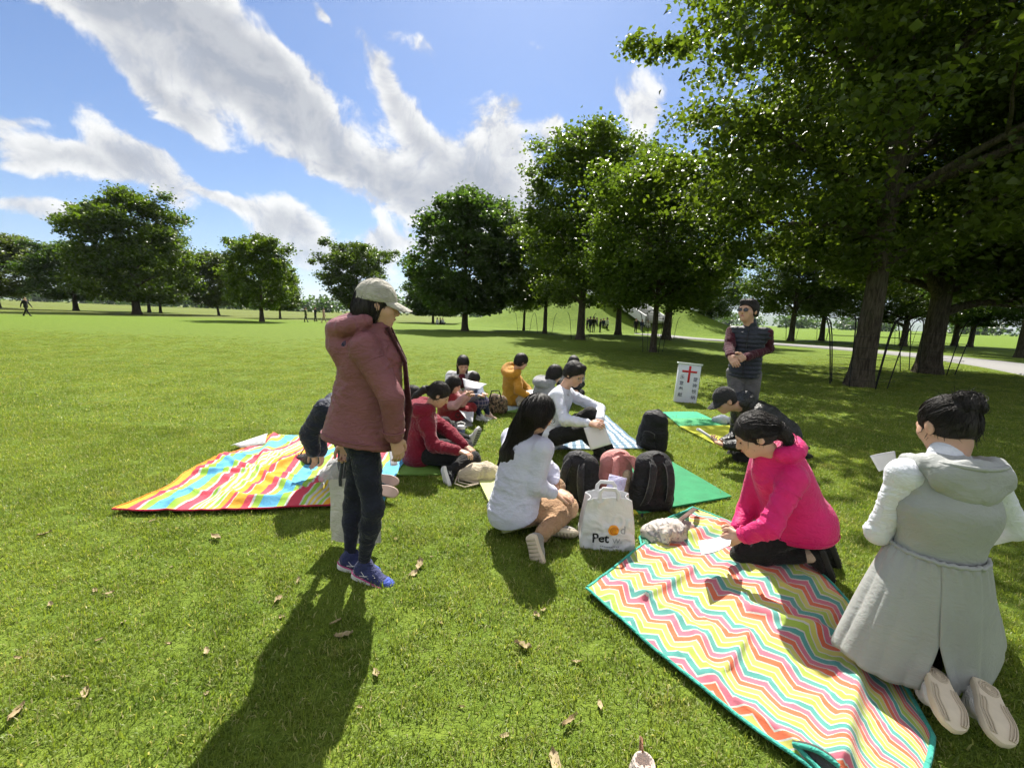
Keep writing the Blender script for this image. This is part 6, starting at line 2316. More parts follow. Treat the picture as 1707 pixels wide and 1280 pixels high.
# rolled sheets held by the crouching man
a_, b_ = W(1163, 715, 4.40), W(1192, 734, 4.42)
mb = MB()
ax_ = nrm(b_ - a_)
up_ = nrm(np.cross(ax_, (0, 1, 0)))
pr = np.cross(ax_, up_)
sp = [((.028 - .0016 * t) * (up_ * math.cos(t) * .55 + pr * math.sin(t))) for t in np.linspace(0, 4 * math.pi, 48)]
mb.grid(np.stack([np.array([a_ + q - a_ for q in sp]), np.array([b_ + q - a_ + ax_ * .02 for q in sp])], 1))
ro = link('paper_roll', mb.mesh('paper_roll'), M_PAPER)
ro.location = a_
ro.modifiers.new('thick', 'SOLIDIFY').thickness = .001
tag(ro, 'rolled white sheets in the hand of the crouching man', 'paper')


# ------------------------------------------------------------------ bags
M_BAGB = fabric('black_nylon', (0.013, 0.013, 0.015), .6, bump=.4, weave=500, sheen=.05)
M_BAGB2 = fabric('black_webbing', (0.022, 0.022, 0.024), .7, bump=.4)
M_BAGP = fabric('pink_nylon', (0.55, 0.235, 0.215), .8, var=.08, bump=.35)
M_BAGC = fabric('cream_mesh', (0.60, 0.47, 0.34), .85)
M_GREYZ = plain('grey_zip', (0.10, 0.10, 0.10), .35)


def backpack(label, loc, yaw, h, w, d, mats, lean=(0, 0), straps='side', seed=0, wr=.010):
    """Local frame: +y is the strap side, z up."""
    mb_, ms = mats
    root = thing('backpack', label, 'backpack', loc, 'backpacks set down on the grass')
    root.rotation_euler = (lean[0], lean[1], R_(-yaw))
    z = np.array([0, 0, 1.0])
    P = [cap((-w * .26, 0, d * .35), (w * .26, 0, d * .35), d * .5, k=.06), cap((-w * .24, .0, h * .45), (w * .24, 0, h * .45), d * .47, k=.08), cap((-w * .17, d * .03, h * .80), (w * .17, d * .03, h * .80), d * .38, k=.08),
         cap((-w * .34, 0, d * .30), (-w * .29, 0, h * .74), d * .32, d * .28, k=.03), cap((w * .34, 0, d * .30), (w * .29, 0, h * .74), d * .32, d * .28, k=.03), cap((-w * .22, -d * .1, h * .82), (w * .22, -d * .1, h * .82), d * .30, k=.04), cap((0, 0, h * .5), (0, d * .05, h * .85), d * .42, d * .34, k=.06), cut((0, 0, 0.005), (0, 0, -1), .02)]
    V, Q = surf(P, .0095)
    V = wrinkle(V, Q, P, wr, 6, seed)
    link('body', mesh_np('body', V, Q), mb_, root)
    P = [cap((-w * .20, -d * .40, h * .14), (w * .20, -d * .40, h * .14), d * .20, k=.05), cap((-w * .19, -d * .38, h * .42), (w * .19, -d * .38, h * .42), d * .17, k=.08), cap((0, -d * .4, h * .14), (0, -d * .38, h * .42), w * .2, w * .19, .7, (0, 1, 0), .05), cut((0, 0, .01), (0, 0, -1))]
    V, Q = surf(P, .0095)
    V = wrinkle(V, Q, P, wr * .7, 7, seed + 3)
    pk = link('pocket', mesh_np('pocket', V, Q), mb_, root)
    zt = [(-w * .22, -d * .55, h * .40), (-w * .2, -d * .555, h * .5), (0, -d * .55, h * .53), (w * .2, -d * .555, h * .5), (w * .22, -d * .55, h * .40)]
    link('zip', MB().tube(zt, .0035, 5).mesh('zip'), M_GREYZ, pk)
    link('handle', MB().tube([(-.045, d * .22, h * .90), (-.04, d * .25, h * .985), (0, d * .26, h * 1.02), (.04, d * .25, h * .985), (.045, d * .22, h * .90)], .011, 8, flat=.6).mesh('handle'), ms, root)
    for q in (-1, 1):
        if straps == 'side':
            pts = [(q * w * .16, d * .38, h * .90), (q * w * .20, d * .62, h * .84), (q * w * .25, d * .72, h * .60), (q * w * .29, d * .60, h * .30), (q * w * .34, d * .36, h * .10)]
        elif straps == 'open':
            pts = [(q * w * .16, d * .36, h * .92), (q * w * .26, d * .66, h * .88), (q * w * .40, d * .80, h * .60), (q * w * .44, d * .70, h * .28), (q * w * .36, d * .40, h * .06)]
        else:
            pts = [(q * w * .14, d * .30, h * .92), (q * w * .22, d * .75, h * .96), (q * w * .36, d * 1.0, h * .74), (q * w * .36, d * .98, h * .45), (q * w * .30, d * .80, h * .28)]
        pts = np.array(pts)
        t_ = np.linspace(0, len(pts) - 1, 22)
        pp = np.stack([np.interp(t_, np.arange(len(pts)), pts[:, k]) for k in range(3)], -1)
        for _ in range(5):
            pp[1:-1] = (pp[:-2] + 2 * pp[1:-1] + pp[2:]) / 4
        st = link('strap', MB().tube(pp, .030, 8, flat=.32, up=(1, 0, 0.01) if False else (0, -1, .3)).mesh('strap'), ms, root)
        link('piping', MB().tube(pp + np.array([.027, .0, 0]), .004, 5).mesh('piping'), M_GREYZ if ms is not M_BAGP else M_BAGP, st)
        link('webbing', MB().tube([pp[-1], pp[-1] + np.array([q * .01, .02, -.03]), pp[-1] + np.array([q * .03, .09, -.045])], .011, 6, flat=.25).mesh('webbing'), M_BAGB2 if ms is not M_BAGP else M_BAGP, st)
    # ribs of the top opening
    link('zip', MB().tube([(-w * .33, 0, h * .55), (-w * .28, .0, h * .78), (-w * .15, -d * .05, h * .93), (w * .15, -d * .05, h * .93), (w * .28, 0, h * .78), (w * .33, 0, h * .55)], .004, 5).mesh('zip'), M_GREYZ, root)
    return root


backpack('black backpack slouching left of the pink one', G(962, 838), 215, .44, .31, .20, (M_BAGB, M_BAGB2), (R_(-8), R_(-6)), 'side', 1)
backpack('pink backpack with cream panel between two black ones', G(1023, 832), 165, .43, .28, .18, (M_BAGP, M_BAGP), (R_(-4), R_(3)), 'front', 2)
backpack('tall black backpack standing upright right of the pink one', G(1083, 848), 170, .46, .31, .20, (M_BAGB, M_BAGB2), (R_(0), R_(0)), 'side', 3, .008)
backpack('black backpack leaning alone at the corner of the plaid blanket', G(1084, 748), 40, .46, .30, .20, (M_BAGB, M_BAGB2), (R_(4), R_(6)), 'side', 4)
# cream back panel of the pink backpack is its own part
pk = [o for o in COL.objects if o.name.startswith('backpack') and 'pink backpack' in o.get('label', '')][0]
V, Q = surf([cap((-.05, .085, .10), (-.05, .09, .26), .040, .036, .5, (0, 1, 0), .03), cap((.05, .085, .10), (.05, .09, .26), .040, .036, .5, (0, 1, 0), .03)], .009)
link('back_panel', mesh_np('back_panel', V, Q), M_BAGC, pk)

# white shop bag with print -------------------------------------------------------
m, N, b = principled('white_plastic')
tc = N.new('ShaderNodeTexCoord').outputs['Object']
N.set(b.inputs['Base Color'], N.mix(N.noise(tc, 9, 4), (0.58, 0.59, 0.61), (0.70, 0.70, 0.71)))
b.inputs['Roughness'].default_value = .45
b.inputs['Transmission Weight'].default_value = 0.0
bm = N.new('ShaderNodeBump')
bm.inputs['Strength'].default_value = .5
bm.inputs['Distance'].default_value = .012
N.set(bm.inputs['Height'], N.noise(tc, 16, 4, .55, 1.5))
N.set(b.inputs['Normal'], bm.outputs[0])
M_PLAST = m
M_INK = plain('black_ink', (0.012, 0.012, 0.014), .5, var=0, bump=0)
M_ORINK = plain('orange_ink', (0.80, 0.33, 0.015), .5, var=.05, bump=0)
M_GREYINK = plain('grey_ink', (0.30, 0.32, 0.34), .5, var=.05, bump=0)
bw, bh, bd = .350, .345, .18


def bag_front(u, v):
    """u -1..1 across, v 0..1 up -> local point on the front face."""
    u, v = np.asarray(u, float), np.asarray(v, float)
    wv = 1.0 - .20 * v ** 1.5 - .10 * np.clip(.08 - v, 0, 1) / .08 * 0.5
    x = u * bw / 2 * wv
    z = v * bh * (1 - .06 * np.abs(u) ** 3) + .03 * v * u * .2
    q = np.stack([x * 9, 0 * x + 1.7, z * 9], -1).reshape(-1, 3)
    cr = ((1 - np.abs(vnoise(q + .8 * vnoise(q * 1.7)[:, None]))) ** 2).reshape(x.shape)
    y = -bd / 2 * (1 - .30 * v) * (1 + .10 * (1 - u * u)) - .016 * cr + .012
    return np.stack([x, y, z], -1)


bag = thing('shopping_bag', 'white plastic carrier bag with orange swirl logo standing on the grass', 'bag', G(1008, 905), rz=R_(-4))
u, v = np.meshgrid(np.linspace(-1, 1, 42), np.linspace(0, 1, 42), indexing='ij')
F_ = bag_front(u, v)
B_ = bag_front(-u, v)
B_ = B_ * np.array([1, -1, 1])
B_[..., 0] *= 1
mb = MB()
mb.grid(F_)
mb.grid(B_)
for e, o_ in ((-1, 0), (0, -1)):
    A1, A2 = F_[e], B_[o_]
    t_ = np.linspace(0, 1, 9)[:, None, None]
    gus = A1[None] * (1 - t_) + A2[None] * t_
    sgn = 1 if e == -1 else -1
    gus[..., 0] -= sgn * (.03 * np.sin(np.pi * t_[..., 0]) * np.linspace(.1, 1, 42)[None])
    mb.grid(gus)
mb.grid(np.stack([F_[:, 0], B_[::-1, 0]], 1))
sd_ = link('bag_body', mb.mesh('bag_body'), M_PLAST, bag)
sd_.modifiers.new('thick', 'SOLIDIFY').thickness = .002
for sgn in (-1, 1):
    pts = [(-.065, sgn * .070, bh * .95), (-.062, sgn * .066, bh * 1.08), (-.045, sgn * .06, bh * 1.15), (.035, sgn * .06, bh * 1.15), (.052, sgn * .066, bh * 1.08), (.055, sgn * .070, bh * .95)]
    link('handle', MB().tube(pts, .013, 8, flat=.4, up=(0, 1, 0)).mesh('handle'), M_PLAST, bag)


def text_mesh(txt, size, bold=0.0):
    cu = bpy.data.curves.new('txt', 'FONT')
    cu.body = txt
    cu.size = size
    cu.offset = bold
    cu.resolution_u = 4
    o = bpy.data.objects.new('txt', cu)
    COL.objects.link(o)
    dg = bpy.context.evaluated_depsgraph_get()
    me = bpy.data.meshes.new_from_object(o.evaluated_get(dg))
    bpy.data.objects.remove(o)
    bpy.data.curves.remove(cu)
    return me


def print_on_bag(me, u0, v0, name, mat, off=.004):
    """Lay a flat text or shape mesh on the bag's front; u0, v0 in metres from the bottom centre."""
    co = np.zeros(len(me.vertices) * 3, np.float32)
    me.vertices.foreach_get('co', co)
    co = co.reshape(-1, 3).astype(float)
    zz = (v0 + co[:, 1]) / bh
    uu = (u0 + co[:, 0]) / (bw / 2 * (1.0 - .20 * zz ** 1.5))
    P = bag_front(uu, zz)
    P[:, 1] -= off
    me.vertices.foreach_set('co', P.astype(np.float32).ravel())
    me.update()
    o = link(name, me, mat, bag)
    return o


def disc_mesh(r, r_in=0.0, n=28, a0=0, a1=2 * math.pi):
    th = np.linspace(a0, a1, n)
    o_ = np.stack([np.cos(th) * r, np.sin(th) * r, 0 * th], -1)
    i_ = np.stack([np.cos(th) * r_in, np.sin(th) * r_in, 0 * th], -1)
    return MB().grid(np.stack([(i_ * (1 - q) + o_ * q) for q in np.linspace(0, 1, 6)], 1)).mesh('disc')


def subdiv(me, n=2):
    import bmesh
    bm_ = bmesh.new()
    bm_.from_mesh(me)
    bmesh.ops.triangulate(bm_, faces=bm_.faces[:])
    for _ in range(n):
        lng = [e for e in bm_.edges if e.calc_length() > .012]
        if lng:
            bmesh.ops.subdivide_edges(bm_, edges=lng, cuts=1)
            bmesh.ops.triangulate(bm_, faces=bm_.faces[:])
    bm_.to_mesh(me)
    bm_.free()
    return me


print_on_bag(subdiv(text_mesh('Pet', .080, .0022)), -.098, .055, 'lettering', M_INK)
print_on_bag(subdiv(text_mesh('w', .072, -.0005)), .028, .055, 'lettering', M_GREYINK)
print_on_bag(disc_mesh(.034), .034, .138, 'logo_disc', M_ORINK)
M_ORD = plain('dark_orange_ink', (0.45, 0.12, 0.01), .5, var=0, bump=0)
print_on_bag(disc_mesh(.025, .020, 22, .5, 5.6), .038, .136, 'logo_swirl', M_ORD, .006)
print_on_bag(disc_mesh(.014, .010, 16, -.4, 4.4), .038, .136, 'logo_swirl', M_ORD, .006)
print_on_bag(subdiv(text_mesh('d', .072, .0003)), .076, .118, 'lettering', M_GREYINK)
print_on_bag(subdiv(text_mesh('ld', .020, .0)), .078, .056, 'lettering', M_GREYINK)
mb = MB()
for i in range(11):
    mb.box((-.04 + i * .011, 0, 0), (.007, .006, .0004))
print_on_bag(mb.mesh('fine_print'), -.0, .030, 'fine_print', M_GREYINK)
# thing seen in the mouth of the bag
fo = link('paper_folder', MB().box((0, 0, 0), (.12, .012, .17)).mesh('paper_folder', False), fabric('lilac_card', (0.50, 0.49, 0.70), .6))
fo.location = np.array(G(1024, 888)) + np.array([0, .06, .30])
fo.rotation_euler = (R_(-8), R_(10), R_(-6))
tag(fo, 'lilac folder standing in the white carrier bag', 'folder')

# tote bag carried by the standing woman --------------------------------------------
M_TOTE = fabric('cream_cotton', (0.60, 0.57, 0.50), .9, var=.06)
M_STRAP = fabric('dark_strap', (0.05, 0.055, 0.06), .85)
tl, tr_, bl, br = W(549, 800, 2.52), W(636, 792, 2.48), W(553, 900, 2.50), W(634, 905, 2.42)
n_ = 24
u, v = np.meshgrid(np.linspace(0, 1, n_), np.linspace(0, 1, n_), indexing='ij')
g = (bl * (1 - u[..., None]) + br * u[..., None]) * (1 - v[..., None]) + (tl * (1 - u[..., None]) + tr_ * u[..., None]) * v[..., None]
g[..., 2] = np.maximum(g[..., 2], .012)
nb = nrm(np.cross(br - bl, tl - bl))
puff = .035 * np.sin(np.pi * u) ** .6 * (.35 + .65 * np.sin(np.pi * np.clip(v, 0, 1) * .9 + .3)) + .012 * fbm(np.stack([u * 5, v * 3, 0 * u], -1).reshape(-1, 3), 2).reshape(u.shape)
o0 = (bl + br) / 2
tote = thing('tote_bag', 'cream cotton tote bag hanging behind the legs of the standing woman', 'bag', o0)
mb = MB()
mb.grid(g + nb * puff[..., None] - o0).grid(g - nb * (puff * .8 + .004)[..., None] - o0, True)
to_ = link('bag_body', mb.mesh('bag_body'), M_TOTE, tote)
hd = WOMAN1.arm['L'][1] - np.array([0, 0, .03])
for a, s_ in ((tl * .75 + tr_ * .25, 1), (tl * .3 + tr_ * .7, -1)):
    for off in (-.02, .02):
        link('strap', MB().tube([a + nb * off - np.array([0, 0, .04]) - o0, a + nb * off + np.array([0, 0, .01]) - o0, (a + hd) / 2 + nb * off - o0, hd - o0], .012, 6, flat=.25, up=tuple(nb)).mesh('strap'), M_STRAP, tote)


# soft bags ------------------------------------------------------------------------------
def blob(name, label, cat, pts, mat, h=.009, wr=.012, freq=7, seed=0, stand=False):
    """Soft thing from capsules given as (pixel, z, radius) points joined in order."""
    C_ = [((G(px, py) + np.array([0, 0, zz])) if stand else G(px, py, zz), r_) for px, py, zz, r_ in pts]
    P = []
    for (a, ra), (b__, rb) in zip(C_[:-1], C_[1:]):
        P.append(cap(a, b__, ra, rb, k=.04))
    P.append(cut((0, 0, .012), (0, 0, -1), .01))
    V, Q = surf(P, h)
    V = wrinkle(V, Q, P, wr, freq, seed)
    o0 = np.append(C_[0][0][:2], 0)
    o = link(name, mesh_np(name, V - o0, Q), mat)
    o.location = o0
    return tag(o, label, cat), o0


M_BEIGE = fabric('beige_canvas', (0.50, 0.43, 0.32), .92)
o, o0 = blob('cloth_bag', 'cream drawstring cloth bag lying beside the burgundy hoodie girl', 'bag', [(772, 792, .06, .055), (790, 789, .07, .085), (812, 787, .07, .085), (822, 787, .06, .06)], M_BEIGE, seed=1.5)
mb = MB()
for k_ in range(3):
    a = [(764, 790, .06), (758 + 6 * k_, 806 - 3 * k_, .03), (775 + 8 * k_, 812 - 4 * k_, .03), (798, 806 - 2 * k_, .03)]
    mb.tube([G(*q) - o0 for q in a], .006, 6)
link('drawstring', mb.mesh('drawstring'), M_BEIGE, o)
o, o0 = blob('folded_garment', 'folded khaki garment lying behind the long-haired woman', 'clothing', [(912, 795, .05, .05), (932, 796, .05, .055), (945, 798, .04, .05)], fabric('khaki_knit', (0.42, 0.34, 0.23), .92), seed=3.3, wr=.018, freq=10)
m, N, b = principled('silver_print_canvas')
tc = N.new('ShaderNodeTexCoord').outputs['Object']
n1 = N.noise(tc, 17, 4, .6, 1.2)
c = N.mix(N.smooth(n1, .50, .56), (0.56, 0.51, 0.45), (0.26, 0.25, 0.25))
N.set(b.inputs['Base Color'], c)
b.inputs['Roughness'].default_value = .55
M_CANV = m
o, o0 = blob('cloth_bag', 'crumpled canvas bag with grey print lying on the corner of the zigzag blanket', 'bag', [(1080, 888, .06, .05), (1098, 889, .07, .085), (1122, 886, .07, .080), (1143, 880, .06, .055)], M_CANV, seed=6.1, wr=.022, freq=8)
# green sling of the blanket with a brown strap end
M_GRN = fabric('green_nylon', (0.015, 0.16, 0.075), .5, spec=.4)
q = [G(1066, 895, .03), G(1100, 865, .10), G(1148, 850, .12), G(1150, 880, .05), G(1105, 915, .03), G(1072, 918, .02)]
mb = MB()
g = np.zeros((12, 8, 3))
for i, t_ in enumerate(np.linspace(0, 1, 12)):
    a = q[0] * (1 - t_) ** 2 + 2 * q[1] * t_ * (1 - t_) + q[2] * t_ ** 2
    b__ = q[5] * (1 - t_) ** 2 + 2 * q[4] * t_ * (1 - t_) + q[3] * t_ ** 2
    for j, s_ in enumerate(np.linspace(0, 1, 8)):
        g[i, j] = a * (1 - s_) + b__ * s_ + np.array([0, 0, .02 * math.sin(i * 1.1) * math.sin(s_ * 3.1)])
o = link('carry_sleeve', mb.grid(g).mesh('carry_sleeve'), M_GRN)
o.modifiers.new('thick', 'SOLIDIFY').thickness = .006
tag(o, 'green nylon carry sleeve under the printed canvas bag', 'bag')
link('binding', MB().tube(g[0], .007, 6).tube(g[:, 0], .007, 6).mesh('binding'), M_TEAL, o)
link('carry_strap', MB().tube([G(1116, 882, .12), G(1140, 862, .15), G(1158, 848, .12), G(1163, 852, .08)], .018, 8, flat=.3).mesh('carry_strap'), fabric('brown_webbing', (0.12, 0.075, 0.06), .85), o)
# black shoulder bag of the kneeling person
o, o0 = blob('shoulder_bag', 'small black shoulder bag on the striped blanket by the navy sleeve', 'bag', [(502, 766, .07, .055), (520, 766, .09, .065), (528, 766, .08, .05)], fabric('black_leather_bag', (0.012, 0.012, 0.012), .4, spec=.5), seed=2.2, wr=.006)
link('eyelet', MB().tube([G(502, 752, .13) - o0 + np.array([.012 * math.cos(a), -.075, .012 * math.sin(a)]) for a in np.linspace(0, 6.28, 13)], .003, 5, cap=False).mesh('eyelet'), M_STEEL, o)
link('strap', MB().tube([G(500, 758, .12) - o0, G(506, 757, .12) - o0 + np.array([0, .05, .06]), G(518, 757, .12) - o0 + np.array([0, .05, .06]), G(525, 758, .12) - o0], .010, 6, flat=.4).mesh('strap'), M_BLACK, o)
# patterned bag and bottle group beside the child
m, N, b = principled('floral_print')
tc = N.new('ShaderNodeTexCoord').outputs['Object']
n1 = N.noise(tc, 30, 3, .6, .8)
N.set(b.inputs['Base Color'], N.ramp(n1, [(.38, (0.02, 0.018, 0.016)), (.46, (0.12, 0.07, 0.04)), (.54, (0.35, 0.25, 0.16)), (.60, (0.10, 0.12, 0.05)), (.66, (0.30, 0.10, 0.10))], 'CONSTANT'))
b.inputs['Roughness'].default_value = .8
o, o0 = blob('handbag', 'dark patterned handbag standing between the child and the mustard jacket', 'bag', [(822, 690, .09, .09), (823, 690, .22, .08), (834, 690, .19, .09), (836, 690, .08, .09)], m, h=.012, seed=4.4, wr=.012, stand=True)
hb0 = G(822, 690)
link('handle', MB().tube([hb0 + np.array(v_) - o0 for v_ in ((-.05, -.05, .26), (-.03, -.06, .36), (.08, -.06, .37), (.12, -.05, .25))], .010, 6).mesh('handle'), M_BLACK, o)
# tumbler
c0 = G(768, 742, .0)
c0 = np.array([c0[0], c0[1], .01])
tb = thing('tumbler', 'navy blue drinking tumbler with white lid beside the burgundy hoodie girl', 'tumbler', c0)
prof = lambda rz: np.array(rz)
def lathe(rz, n=24):
    rz = np.asarray(rz, float)
    th = np.linspace(0, 2 * np.pi, n, endpoint=False)
    v = np.stack([rz[:, :1] * np.cos(th), rz[:, :1] * np.sin(th), np.repeat(rz[:, 1:2], n, 1)], -1)
    v = np.concatenate([v, v[:, :1]], 1)
    return MB().grid(v, True)
link('cup', lathe([(0, 0), (.036, 0), (.038, .01), (.046, .17), (.046, .18)]).mesh('cup'), plain('navy_steel', (0.10, 0.12, 0.26), .35, spec=.5), tb)
link('lid', lathe([(.046, .18), (.050, .183), (.050, .205), (.040, .215), (.012, .218), (0, .218)]).mesh('lid'), M_WHITE_RUB, tb)
link('handle', MB().tube([(-.042, 0, .20), (-.040, 0, .245), (0, 0, .26), (.040, 0, .245), (.042, 0, .20)], .008, 8).mesh('handle'), M_WHITE_RUB, tb)
c0 = G(750, 716)
cp = thing('food_tub', 'small green tub with pale lid behind the burgundy sleeve', 'tub', (c0[0], c0[1], .01))
link('tub', lathe([(0, 0), (.04, 0), (.055, .08), (.055, .085)]).mesh('tub'), plain('green_plastic', (0.05, 0.22, 0.06), .5), cp)
link('lid', lathe([(.058, .085), (.060, .088), (.058, .098), (.0, .10)]).mesh('lid'), plain('pale_lid', (0.60, 0.62, 0.58), .5), cp)

# slip-on shoe at the bottom edge ----------------------------------------------------------
c0 = G(1063, 1296)
sl_ = thing('slip_on_shoe', 'pale slip-on shoe with brown heel loop at the bottom edge', 'shoe', (c0[0], c0[1], .012), rz=R_(174))
so_, up2, la_, st_, tr2 = shoe_meshes('run')
for nm_, me_, mt_ in (('upper', up2, fabric('pale_pink_suede', (0.52, 0.43, 0.38), .9)), ('sole', so_, M_WHITE_RUB)):
    me_ = me_.copy()
    me_.materials.clear()
    link(nm_, me_, mt_, sl_)
link('heel_loop', MB().tube([(0, .000, .09), (0, -.010, .125), (0, .008, .140), (0, .026, .115)], .010, 8, flat=.35, up=(1, 0, 0)).mesh('heel_loop'), fabric('brown_leather', (0.22, 0.10, 0.05), .6), sl_)
# pale cloth by the crouching man
blob('sun_hat', 'pale blue-white hat lying behind the green and yellow mat', 'hat', [(1192, 700, .05, .05), (1204, 700, .07, .07), (1214, 700, .05, .05)], fabric('pale_hat', (0.50, 0.54, 0.60), .9), wr=.008)

# ------------------------------------------------------------------ signboard
base = G(1141, 671)
sg = thing('signboard', 'white standing signboard with red cross and two columns of dark characters', 'sign', (base[0], base[1], 0), rz=R_(-8))
M_SIGN = plain('sign_white', (0.66, 0.67, 0.76), .45, var=.04, bump=.01)
M_SIGNRED = plain('sign_red', (0.55, 0.015, 0.02), .5, var=.05, bump=0)
M_SIGNINK = plain('sign_ink', (0.02, 0.025, 0.07), .5, var=0, bump=0)
M_SIGNED = plain('sign_edge', (0.10, 0.13, 0.12), .6)
sh_, sw_, sd2 = .70, .385, .10
tilt = np.array([[1, 0, 0], [0, math.cos(.07), -math.sin(.07)], [0, math.sin(.07), math.cos(.07)]])
roll_ = np.array([[math.cos(.06), 0, math.sin(.06)], [0, 1, 0], [-math.sin(.06), 0, math.cos(.06)]])
RT = roll_ @ tilt.T
mbx = MB().box((0, 0, sh_ / 2), (sw_, sd2, sh_))
bd_ = link('board', MB().box(RT @ np.array([0, 0, sh_ / 2]), (sw_, sd2, sh_), RT).mesh('board', False), M_SIGN, sg)
bevel(bd_, .006)
link('top_cap', MB().box(RT @ np.array([0, 0, sh_ + .016]), (sw_ + .035, sd2 + .03, .028), RT).mesh('top_cap', False), plain('cap_white', (0.72, 0.76, 0.74), .5), sg)
link('side_face', MB().box(RT @ np.array([sw_ / 2 + .002, 0, sh_ / 2]), (.006, sd2 - .012, sh_ - .02), RT).mesh('side_face', False), M_SIGNED, sg)
cr = link('cross', MB().box(RT @ np.array([0, -sd2 / 2 - .003, sh_ * .75]), (.036, .008, .30), RT).box(RT @ np.array([-.0735, -sd2 / 2 - .003, sh_ * .82]), (.111, .008, .034), RT).box(RT @ np.array([.0735, -sd2 / 2 - .003, sh_ * .82]), (.111, .008, .034), RT).mesh('cross', False), M_SIGNRED, sg)
for x0, txt, z_top in ((-.142, '乐意奉献', .50), (.092, '蒙神悦纳', .475)):
    for i, ch in enumerate(txt):
        me = text_mesh(ch, .082, .0003)
        co = np.zeros(len(me.vertices) * 3, np.float32)
        me.vertices.foreach_get('co', co)
        co = co.reshape(-1, 3)
        cc = np.stack([x0 + co[:, 0] - .012, np.full(len(co), -sd2 / 2 - .003), z_top - .066 - i * .108 + co[:, 1]], -1) @ RT.T
        me.vertices.foreach_set('co', cc.astype(np.float32).ravel())
        me.update()
        link('character', me, M_SIGNINK, sg)

# ------------------------------------------------------------------ tree guards
M_IRON = plain('black_iron', (0.012, 0.012, 0.013), .5, .3)


def guard(px, py, r, h, n, label, rot=0.0, ringn=4, bar=.022, gs=.62):
    c0 = G(px, py)
    root = thing('tree_guard', label, 'tree guard', (c0[0], c0[1], 0), 'iron tree guards')
    for i in range(n):
        a = rot + i * 2 * math.pi / n
        d_ = np.array([math.cos(a), math.sin(a), 0])
        pts = [d_ * r * k_ + np.array([0, 0, z_]) for z_, k_ in ((-.05, .82), (h * .4, .95), (h * .72, 1.06))] + [d_ * (r * 1.1 + .03) + np.array([0, 0, h * .86]), d_ * (r * 1.1 + .08) + np.array([0, 0, h * .94]), d_ * (r * 1.1 + .20) + np.array([0, 0, h])]
        link('bar', MB().tube(pts, bar * gs, 6).mesh('bar'), M_IRON, root)
    for k in range(ringn):
        zz = h * (.12 + .6 * k / max(1, ringn - 1))
        link('ring', MB().tube([(math.cos(a) * r, math.sin(a) * r, zz) for a in np.linspace(0, 2 * math.pi, 25)], bar * .22, 5, cap=False).mesh('ring'), M_IRON, root)
    return root


guard(1428, 643, .72, 1.75, 7, 'wide iron guard round the stoutest maple trunk', .2, 5, .024)
guard(1545, 622, .85, 1.85, 6, 'iron guard round the broad dark tree with low limbs', .5, 5, .024)
guard(1088, 587, .62, 1.9, 4, 'slim iron guard round the slender tree before the mound steps', .2, 3, .024)
guard(967, 566, .75, 1.9, 4, 'iron guard round the tallest mid-distance tree', .0, 2, .026)
guard(908, 556, .8, 1.9, 4, 'iron guard round the second slim tree right of the chestnut', .1, 2, .028)
guard(873, 551, .8, 1.9, 4, 'iron guard round the slim tree nearest the chestnut', .1, 2, .028)
guard(1110, 566, .8, 1.9, 4, 'iron guard round the tree at the bend of the path', .1, 2, .026)
guard(1505, 577, .8, 1.9, 4, 'iron guard across the path between the two great trunks', .3, 2, .026)
guard(1318, 568, .7, 1.7, 4, 'iron guard round the small tree right of the vest man', .2, 2, .024)
guard(1369, 568, .7, 1.7, 4, 'iron guard round the second small tree right of the vest man', .2, 2, .024)

# ------------------------------------------------------------------ people far off
M_FAR = {}


